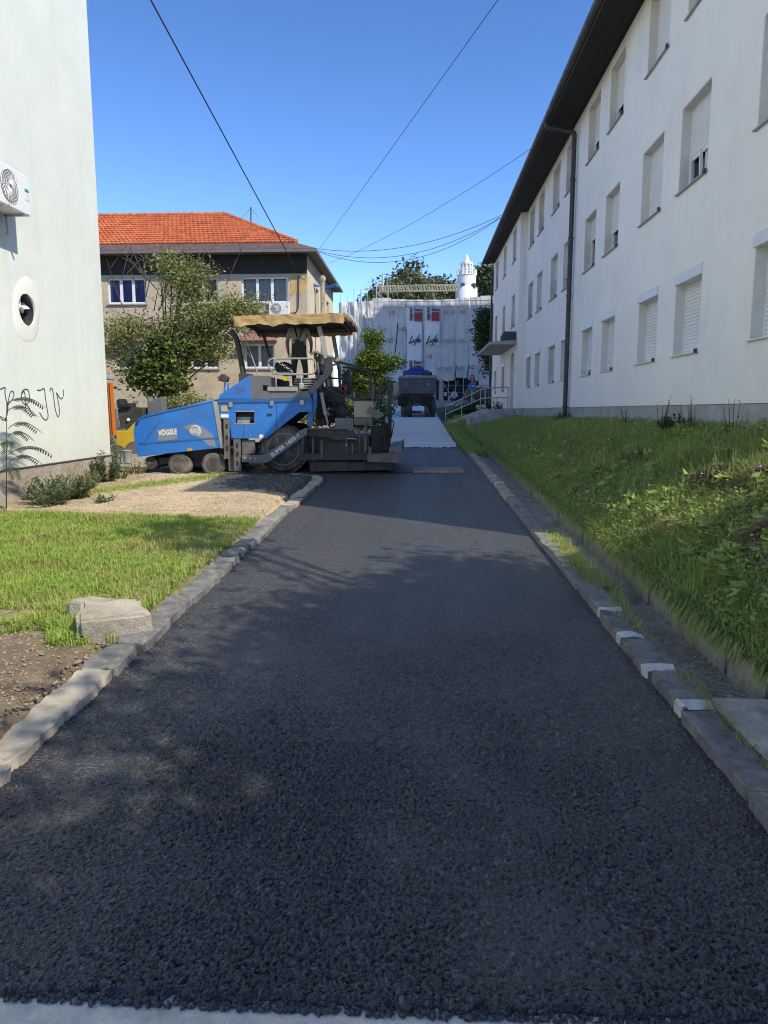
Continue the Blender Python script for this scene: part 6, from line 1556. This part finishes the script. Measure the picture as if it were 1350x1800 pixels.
# scaffold tubes
for px in list(range(598, 660, 12)) + [664, 684, 700, 776, 790, 803, 817, 838]:
    yb, yt_ = 706, 518 if px < 660 else 522
    if px in (604, 622, 634): yt_ = 508
    p0, p1 = at(px, yb, BY0-.5), at(px, yt_, BY0-.5)
    if px in (684, 700): p0 = at(px, 560, BY0-.5)
    MB().tube([(p1.x, BY0-.5, 2.2 if px not in (684, 700) else p0.z), (p1.x, BY0-.5, p1.z)], .03, 5).build('scaffold_pole', M['steel'], wb)
for py in (678, 690, 540, 531): MB().tube([at(657 if py < 600 else 770, py, BY0-.45), at(868, py-(3 if py < 600 else 0), BY0-.45)], .03, 5).build('scaffold_pole', M['steel'], wb)
for a, b in (((772, 662), (790, 690)), ((790, 705), (806, 668)), ((766, 664), (800, 700))): MB().tube([at(*a, BY0-.3), at(*b, BY0-.3)], .03, 5).build('scaffold_brace', M['steel'], wb)
MB().tube([at(802, 642, BY0-.6), at(797, 700, BY0-.6)], .05, 5).tube([at(824, 642, BY0-.6), at(816, 694, BY0-.6)], .05, 5).build('loose_strap', M['black'], wb)
MB().tube([at(699, 568, BY0-.6), at(697, 600, BY0-.6), at(694, 622, BY0-.6)], .06, 5).build('tear', M['black'], wb)
MB().tube([at(667, 500, BY0+1), at(667, 640, BY0-.6)], .05, 5).build('scaffold_mast', M['steel'], wb)
# tower
TY = 102.0
def tz(py): return at(820, py, TY).z
tx = at(820, 500, TY).x; tw = thing('white_tower', (tx, TY, 2.8), 'white round tower with open lantern and pointed spire', 'tower')
k_ = TY/FOC; M['tower'] = mat('white_tower_paint', (.80, .80, .78), (.74, .74, .72), rough=.6)
MB().lathe((tx, TY, 2.6), (0, 0, 1), [(0, 18.5*k_), (tz(508)-2.6, 18.5*k_), (tz(506)-2.6, 17.3*k_), (tz(506)-2.55, 15.8*k_), (tz(486)-2.6, 15.8*k_), (tz(485)-2.6, 16.8*k_), (tz(484)-2.6, 16.8*k_), (tz(484)-2.58, 8*k_), (tz(464)-2.6, 8*k_)], 32).build('shaft', M['tower'], tw, smooth=True, auto=35)
MB().lathe((tx, TY, tz(464)), (0, 0, 1), [(-.1, 10.5*k_), (.15, 10.5*k_), (.16, 6*k_), (tz(447)-tz(464), .05)], 20).build('spire', M['tower'], tw, smooth=True, auto=35)
for k in range(10):
    a = 2*math.pi*k/10+.2; c_, s_ = math.cos(a), math.sin(a)
    MB().tube([(tx+c_*10*k_, TY+s_*10*k_, tz(484)), (tx+c_*9.6*k_, TY+s_*9.6*k_, tz(464))], .09, 6).build('lantern_post', M['tower'], tw)
mb = MB()
for k in range(24):
    a = 2*math.pi*k/24; mb.tube([(tx+math.cos(a)*16.5*k_, TY+math.sin(a)*16.5*k_, tz(485)), (tx+math.cos(a)*16.5*k_, TY+math.sin(a)*16.5*k_, tz(475))], .045, 4)
for py in (475, 479): mb.tube([(tx+math.cos(a)*16.5*k_, TY+math.sin(a)*16.5*k_, tz(py)) for a in np.linspace(0, 2*math.pi, 25)[:-1]], .045, 4, closed=True)
mb.build('gallery_railing', M['tower'], tw)
for px, py in ((813.5, 501.5), (833, 502)):
    p = at(px, py, TY-15*k_); MB().box(p.x-.25, p.x+.25, TY-15.9*k_, TY-12*k_, p.z-.3, p.z+.3).build('window', M['glass'], tw)
# crane: slim mast with a lattice jib
CYc = 96.0; cr_ = thing('crane', (at(672, 600, CYc).x, CYc, 2.8), 'pale tower crane with long lattice jib behind the scaffolding', 'crane')
cm = mat('pale_crane_paint', (.52, .50, .38), (.42, .40, .31), rough=.6)
def lattice(a, b, w_, n, up):
    a, b, up = Vector(a), Vector(b), Vector(up); sd = (b-a).normalized().cross(up).normalized(); mb = MB(); C = [up*w_*s+sd*w_*t for s, t in ((-1, -1), (-1, 1), (1, -1), (1, 1))]
    for c_ in C: mb.tube([a+c_, b+c_], .035, 4)
    for k in range(n):
        p, q_ = a.lerp(b, k/n), a.lerp(b, (k+1)/n)
        for i, j in ((0, 2), (1, 3), (2, 3), (0, 1)): mb.tube([p+C[i], q_+C[j]], .02, 3); mb.tube([p+C[j], p+C[i]], .02, 3)
    return mb
m0, m1 = at(672, 508, CYc), at(672, 500, CYc)
lattice((m0.x, CYc, 2.8), (m1.x, CYc, m1.z), .75, 14, (0, 1, 0)).build('mast', cm, cr_)
j0, j1 = at(668, 508, CYc), at(806, 506, CYc); lattice(j0, j1, .36, 30, (0, 0, 1)).build('jib', cm, cr_)
MB().tube([at(673, 505, CYc), at(673, 480, CYc)], .12, 5).build('peak_mast', cm, cr_)
MB().tube([at(673, 481, CYc), at(720, 492, CYc), at(760, 504, CYc)], .04, 4).build('stay_cable', M['black'], cr_)
# unseen blocks added to shade the wrapped facade, the truck and path
for (x_, y_, w_, d_, h_, lab) in ((15.5, 56, 13, 4, 35.5, 'unseen tall block added to shade the wrapped facade'), (14.5, 28.5, 10, 21, 24, 'unseen lower block added to shade the truck and path')):
    nb = thing('shade_block', (x_+w_/2, y_+d_/2, 2.0), lab, 'building', 'unseen blocks added for shade'); n_ = int((h_-3)/2.9)
    mb = MB().wall((x_, y_, 1), (1, 0, 0), (0, 0, 1), (0, -1, 0), w_, h_-1, [(1+2.4*i, 2.3+2.4*i, 1.2+2.9*j, 2.6+2.9*j) for i in range(int(w_/2.4)-(w_ < 11)) for j in range(n_)], .2)
    mb.box(x_, x_+w_, y_+.25, y_+d_, 1, h_); mb.build('wall', M['plinth'], nb)

# ------------------------------------------------------------------ dump truck
TKY = 46.0; tg_ = zr(TKY)
def T(px, py, d=0.0): p = at(px, py, TKY); return Vector((p.x, TKY+d, p.z))
tk = thing('dump_truck', (T(735, 733).x, TKY+2, tg_), 'grey tipper truck seen from behind on the concrete path', 'truck')
M['truck_grey'] = m_paint('truck_grey', (.15, .16, .165), (.11, .115, .12), (.09, .085, .075), .6, .55); M['truck_blue'] = m_paint('truck_blue', (.03, .07, .30), (.025, .055, .24), (.10, .11, .16), .4, .4)
body = [(703, 660.5), (765, 659.5), (768, 662), (766, 688), (763, 692), (705, 692), (701, 690), (700, 664)]
MB().prism([T(a, b) for a, b in body], (0, .12, 0)).build('tailgate', M['truck_grey'], tk, bevel=.02)
mb = MB().prism([T(a, b, .121) for a, b in body], (0, 4.6, 0)); mb.build('dump_body', M['truck_grey'], tk)
for (a, b, c_) in ((707, 714, 1), (761, 754, 1), (720, 723, 0), (748, 745, 0)): MB().prism([T(a-1, 665, -.05), T(a+2, 665, -.05), T(b+2, 688, -.05), T(b-1, 688, -.05)], (0, .049, 0)).build('rib', M['truck_grey'], tk)
MB().box(T(702, 660).x, T(766, 660).x, TKY-.06, TKY+.13, T(700, 664.5).z, T(700, 660.5).z).build('top_rail', M['lgrey'], tk)
for px in (713, 753): MB().lathe(T(px, 676, -.01), (0, -1, 0), [(0, .09), (.03, .08), (.035, .02)], 12).build('boss', M['lgrey'], tk)
MB().box(T(704, 700).x, T(764, 700).x, TKY+.15, TKY+5.5, T(700, 712).z, T(700, 692.2).z).build('chassis', M['tar'], tk)
for px in (705, 715.5, 747, 757.5):
    c = T(px+4, 718, .3); MB().lathe(c-Vector((.17, 0, 0)), (1, 0, 0), [(0, .3), (.02, .5), (.06, .54), (.28, .54), (.32, .5), (.34, .3)], 24).build('wheel', M['tyre'], tk, smooth=True, auto=40)
    c = T(px+4, 718, 1.75); MB().lathe(c-Vector((.17, 0, 0)), (1, 0, 0), [(0, .3), (.02, .5), (.06, .54), (.28, .54), (.32, .5), (.34, .3)], 24).build('wheel', M['tyre'], tk, smooth=True, auto=40)
for px in (702, 745): MB().box(T(px, 0).x, T(px+20, 0).x, TKY-.30, TKY-.27, T(700, 714).z, T(700, 696).z).build('mudguard', M['black'], tk)
MB().box(T(723, 0).x, T(745, 0).x, TKY+.02, TKY+.2, T(700, 726).z, T(700, 722).z).build('bumper', M['tar'], tk)
MB().box(T(727, 0).x, T(741, 0).x, TKY+.0, TKY+.02, T(700, 714).z, T(700, 709).z).build('number_plate', M['tarlit'], tk)
for px in (704, 758): MB().box(T(px, 0).x, T(px+6, 0).x, TKY-.02, TKY+.05, T(700, 699).z, T(700, 695).z).build('tail_light', M['red'], tk)
MB().lathe(T(763, 695.5, -.05), (0, -1, 0), [(0, .06), (.03, .05)], 10).build('work_light', M['white_decal'], tk)
cab = MB().box(T(706, 0).x, T(764, 0).x, TKY+5.2, TKY+7.2, tg_+1.0, T(700, 658).z+.55).build('cab', M['truck_blue'], tk, bevel=.15)
MB().box(T(712, 0).x, T(757, 0).x, TKY+5.17, TKY+5.2, tg_+2.2, T(700, 658).z+.2).build('rear_window', M['glass'], cab)
MB().prism([T(711, 658.5, 5.3)+Vector((0, 0, .5)), T(748, 656, 5.3)+Vector((0, 0, .5)), T(744, 650, 5.3)+Vector((0, 0, .5)), T(722, 651, 5.3)+Vector((0, 0, .5))], (0, 1.3, 0)).build('air_deflector', M['truck_blue'], cab, bevel=.04)
MB().tube([T(742, 656, 4.8)+Vector((0, 0, .1)), T(762, 656, 4.8)+Vector((0, 0, .1))], .22, 10).build('rolled_tarp', M['tar'], tk, smooth=True)
for px in (709, 761): MB().lathe((T(px, 0).x-.15, TKY+6.6, tg_+.52), (1, 0, 0), [(0, .3), (.02, .5), (.3, .5), (.32, .3)], 20).build('wheel', M['tyre'], tk)

# ------------------------------------------------------------------ parked car, signs, seated person
CYY = 62.0; cg = zr(CYY)+.12
def Cc(px, py, d=0.0): p = at(px, py, CYY); return Vector((p.x, CYY+d, p.z))
x0 = Cc(814, 700).x; car = thing('parked_car', (x0+2.2, CYY+.9, cg), 'dark estate car with roof rails parked behind the ramp', 'car')
M['carpaint'] = mat('dark_car_paint', (.012, .020, .030), (.010, .017, .026), rough=.22, spec=.7)
def prof(P, d0, d1, name, m_, par=car, bevel=0): return MB().prism([(x0+a, CYY+d0, cg+b) for a, b in P], (0, d1-d0, 0)).build(name, m_, par, bevel=bevel)
prof([(.05, .30), (.02, .60), (.10, .95), (3.3, .95), (4.3, .82), (4.5, .60), (4.48, .30), (3.9, .22), (.5, .22)], 0, 1.8, 'body', M['carpaint'], bevel=.06)
prof([(.10, .951), (.42, 1.40), (.62, 1.46), (2.3, 1.46), (3.25, .951)], .10, 1.7, 'cabin', M['carpaint'], bevel=.05)
for P in ([(.55, 1.0), (.72, 1.36), (1.25, 1.38), (1.25, 1.0)], [(1.32, 1.0), (1.32, 1.38), (2.15, 1.38), (2.2, 1.0)], [(2.27, 1.0), (2.22, 1.36), (2.9, 1.0)]): prof(P, .085, .099, 'side_window', M['glass'])
for y in (.2, 1.6): MB().tube(round_path([(x0+.5, CYY+y, cg+1.44), (x0+.6, CYY+y, cg+1.53), (x0+2.2, CYY+y, cg+1.53), (x0+2.35, CYY+y, cg+1.43)], .08), .022, 6).build('roof_rail', M['steel'], car)
for a in (.85, 3.65):
    for y in (-.02, 1.6):
        w_ = MB().lathe((x0+a, CYY+y, cg+.31), (0, 1, 0), [(0, .2), (.01, .29), (.05, .31), (.17, .31), (.21, .29), (.22, .2)], 24).build('wheel', M['tyre'], car, smooth=True, auto=40)
        MB().lathe((x0+a, CYY+y-.005, cg+.31), (0, 1, 0), [(0, .20), (.03, .17), (.03, .05), (0, .04)], 16).build('rim', M['steel'], w_)
prof([(.03, .70), (.10, .93), (.30, .93), (.24, .70)], -.012, -.001, 'tail_light', M['red'])
sg = Vector(at(830, 671, 58)); rs = thing('road_sign', (sg.x, 58, zr(58)), 'red stop sign above a blue arrow sign on one post', 'sign')
MB().tube([(sg.x, 58, zr(58)-.1), (sg.x, 58, at(830, 658, 58).z)], .035, 8).build('post', M['steel'], rs)
def disc(c, r_, n, m_, name, y, par=rs, ph=0.0): return MB().lathe((c.x, y, c.z), (0, 1, 0), [(0, r_), (.012, r_)], n).build(name, m_, par) if n > 8 else MB().prism([(c.x+r_*math.cos(ph+2*math.pi*i/n), y, c.z+r_*math.sin(ph+2*math.pi*i/n)) for i in range(n)], (0, .012, 0)).build(name, m_, par)
c1, c2 = at(830, 663.5, 58), at(830, 678.5, 58)
M['sred'] = mat('sign_red', (.50, .03, .03), rough=.4); M['sblue'] = mat('sign_blue', (.02, .10, .42), rough=.4)
st_ = disc(c1, .26, 8, M['white_decal'], 'stop_plate', 57.93, ph=math.pi/8); disc(c1, .235, 8, M['sred'], 'red_face', 57.915, st_, math.pi/8)
mb = MB(); put_text(mb, 'STOP', (c1.x-.17, 57.912, c1.z-.07), (1, 0, 0), (0, 0, 1), .34, .14, .03); mb.build('lettering', M['white_decal'], st_)
bl = disc(c2, .29, 24, M['white_decal'], 'arrow_plate', 57.93); disc(c2, .27, 24, M['sblue'], 'blue_face', 57.915, bl)
mb = MB().add([(c2.x+a, 57.912, c2.z+b) for a, b in ((-.18, -.03), (.04, -.03), (.04, -.09), (.19, 0), (.04, .09), (.04, .03), (-.18, .03))], [list(range(7))]); mb.build('arrow', M['white_decal'], bl)
# person sitting on the low wall
sx_, sy_ = at(798, 700, 60).x, 60.0; sz_ = zr(60)+.12
MB().box(sx_-2.2, sx_+1.2, sy_+.05, sy_+.45, sz_-.3, sz_+.42).top('low_wall', M['plinth'], 'low grey wall under the seated person', 'wall')
op = Vector((sx_, sy_, sz_))
J = dict(base=op, pelvis=O(0, .12, .53), waist=O(0, .06, .70), chest=O(0, -.06, .90), neck=O(0, -.14, 1.06), head=O(0, -.22, 1.15), crown_top=O(0, -.25, 1.24),
  shoulderL=O(-.19, -.08, .98), elbowL=O(-.26, -.22, .74), wristL=O(-.10, -.40, .66), palmL=O(-.05, -.45, .64), shoulderR=O(.19, -.08, .98), elbowR=O(.26, -.22, .74), wristR=O(.10, -.40, .66), palmR=O(.05, -.45, .64),
  hipL=O(-.10, .08, .50), kneeL=O(-.17, -.36, .50), ankleL=O(-.14, -.40, .10), toeL=O(-.15, -.56, .045), hipR=O(.10, .08, .50), kneeR=O(.17, -.36, .50), ankleR=O(.16, -.40, .10), toeR=O(.17, -.56, .045))
def rule_s(c, b):
    if b[0] in ('neck', 'head'): return 4 if c.z-sz_ > 1.19 or c.y > sy_-.17 else 0
    if b[0][:5] in ('elbow', 'wrist'): return 0
    if b[0].startswith('shoulder'): return 1
    if b[0].startswith('ankle'): return 3
    if b[0] in ('pelvis', 'hipL', 'hipR', 'kneeL', 'kneeR') and b[1] not in ('waist',): return 2
    return 1
M['lilac'] = mat('lilac_white_shirt', (.66, .62, .70), (.58, .54, .62), rough=.9)
fg = [([J['palm'+s]+Vector((.012*k-.018, -.02, 0)), J['palm'+s]+Vector((.012*k-.018, -.06, -.01)), J['palm'+s]+Vector((.012*k-.018, -.085, -.03))], .008) for s in 'LR' for k in range(4)] + [([J['palm'+s]+Vector((0, 0, .02)), J['palm'+s]+Vector((0, -.04, .035))], .009) for s in 'LR']
person('person', 'person in white shirt and dark trousers sitting bent forward by the scaffold', J, RD, EB, rule_s, [M['skin'], M['lilac'], M['black'], M['white_decal'], M['hair']], fg)
MB().box(at(789.5, 0, 60.6).x, at(793, 0, 60.6).x, 60.6, 60.7, at(790, 696, 60.6).z, at(790, 690, 60.6).z).tube([at(791, 696, 60.65), (at(791, 0, 60.65).x, 60.65, zr(60))], .03, 5).top('notice_plate', M['white_decal'], 'small white notice plate on a stake near the seated person', 'sign')
for k, (px, py, lab) in enumerate(((842, 716, 'larger white flower clump on the grass below the ramp rail'), (851, 715, 'smaller white flower clump right of the larger one'))):
    c = at(px, py, 39.5); v, f = pebbles(40, lambda r_: (c.x+.09*r_.normal(), 39.5+.08*r_.normal(), c.z+.07*r_.normal()), .025, .07-.02*k, 60+k); tag(np_mesh('white_flowers', v, f, M['white_decal']), lab, 'flowers', 'white flower clumps')
tree('verge_shrub', 'dark shrub on the grass verge behind the ramp', 'shrub', (at(830, 715, 42).x, 42, zr(42)+.2), 1.2, [B(825, 722, 42, .9, .5, .35), B(845, 715, 42, .7, .5, .4), B(806, 728, 42, .6, .5, .3)], 4500, .12, M['leaf_shade'], 141, .04, 8, .12, shell=.2)

# ------------------------------------------------------------------ machines and oddments behind the mint building corner
ry = 20.5
rl = thing('road_roller', (at(215, 790, ry).x, ry, zr(ry)), 'yellow road roller with black console half hidden behind the mint corner', 'road roller')
def G(px, py, d=0.0): p = at(px, py, ry); return Vector((p.x, ry+d, p.z))
MB().prism([G(a, b) for a, b in ((203, 757), (222, 757), (235, 744), (252, 732), (252, 775), (238, 776), (226, 790), (214, 788), (206, 783))], (0, .9, 0)).build('frame', M['yellow'], rl, bevel=.02)
MB().prism([G(a, b, .15) for a, b in ((202, 719), (214, 714), (224, 716), (248, 716), (250, 735), (236, 743), (222, 753), (208, 753))], (0, .8, 0)).build('console', M['tar'], rl, bevel=.03)
MB().prism([G(a, b, .05) for a, b in ((202, 704), (209, 700), (213, 710), (226, 708), (228, 716), (205, 718))], (0, .5, 0)).build('seat', M['black'], rl, bevel=.03)
MB().prism([G(a, b, .3) for a, b in ((252, 696), (258, 706), (268, 700), (278, 697), (279, 724), (252, 732))], (0, .4, 0)).build('engine_cover', M['mgrey'], rl, bevel=.02)
MB().tube([G(238, 795, -.02), G(238, 795, .95)], .32, 20).build('drum', M['tarlit'], rl, smooth=True, auto=40)
MB().tube([G(205, 800, -.0), G(205, 800, .9)], .30, 20).build('drum', M['tarlit'], rl, smooth=True, auto=40)
MB().lathe(G(222.5, 738, .13), (0, -1, 0), [(0, .05), (.03, .04)], 10).build('work_light', M['white_decal'], rl)
oy_ = 22.0; og = thing('site_container', (at(180, 780, oy_).x, oy_, zr(oy_)), 'orange site vehicle body showing as a strip beside the mint wall', 'container')
def H_(px, py, d=0.0): p = at(px, py, oy_); return Vector((p.x, oy_+d, p.z))
MB().prism([H_(60, 668), H_(146, 668), H_(154, 770), H_(60, 772)], (0, 2.2, 0)).build('body', M['orange'], og, bevel=.02)
MB().prism([H_(60, 652), H_(148, 654), H_(150, 662), H_(60, 664)], (0, 2.2, 0)).build('roof', M['lgrey'], og, bevel=.02)
for a in (.4, 1.0, 1.6): MB().prism([H_(150, 670, a)+Vector((.02, 0, 0)), H_(157, 768, a)+Vector((.02, 0, 0)), H_(157, 768, a+.06)+Vector((.02, 0, 0)), H_(150, 670, a+.06)+Vector((.02, 0, 0))], (.02, 0, 0)).build('strap', M['tar'], og)
for a in (90, 135): MB().tube([H_(a, 780, .2), H_(a, 780, 1.9)], .42, 18).build('wheel', M['tyre'], og, smooth=True, auto=40)
by_ = 17.6; c = at(224, 803, by_); bz = zr(by_)
MB().lathe((c.x, by_, bz), (0, 0, 1), [(0, .10), (.30, .125), (.31, .135), (.32, .125), (.30, .11), (.06, .09)], 20).top('bucket', M['lgrey'], 'small grey metal bucket beside the paver hopper', 'bucket', smooth=True, auto=40)
for k in range(3): MB().obox((at(222, 826, 15.9).x+.05*k, 15.7+.22*k, zr(15.9)+.035), (.55, .03*(k-1), 0), (0, .07, 0), (0, 0, .02)).top('plank', M['wood'], ('nearest', 'middle', 'farthest')[k]+' timber plank lying before the paver hopper', 'plank', 'planks by the hopper', bevel=.005)
weed('corner_weed', 'green weed growing round the corner of the mint wall', (LX-.05, LY+.35, gz(LX, LY+.3)), .75, .16, 14, 16, .11, M['weed'], 120)
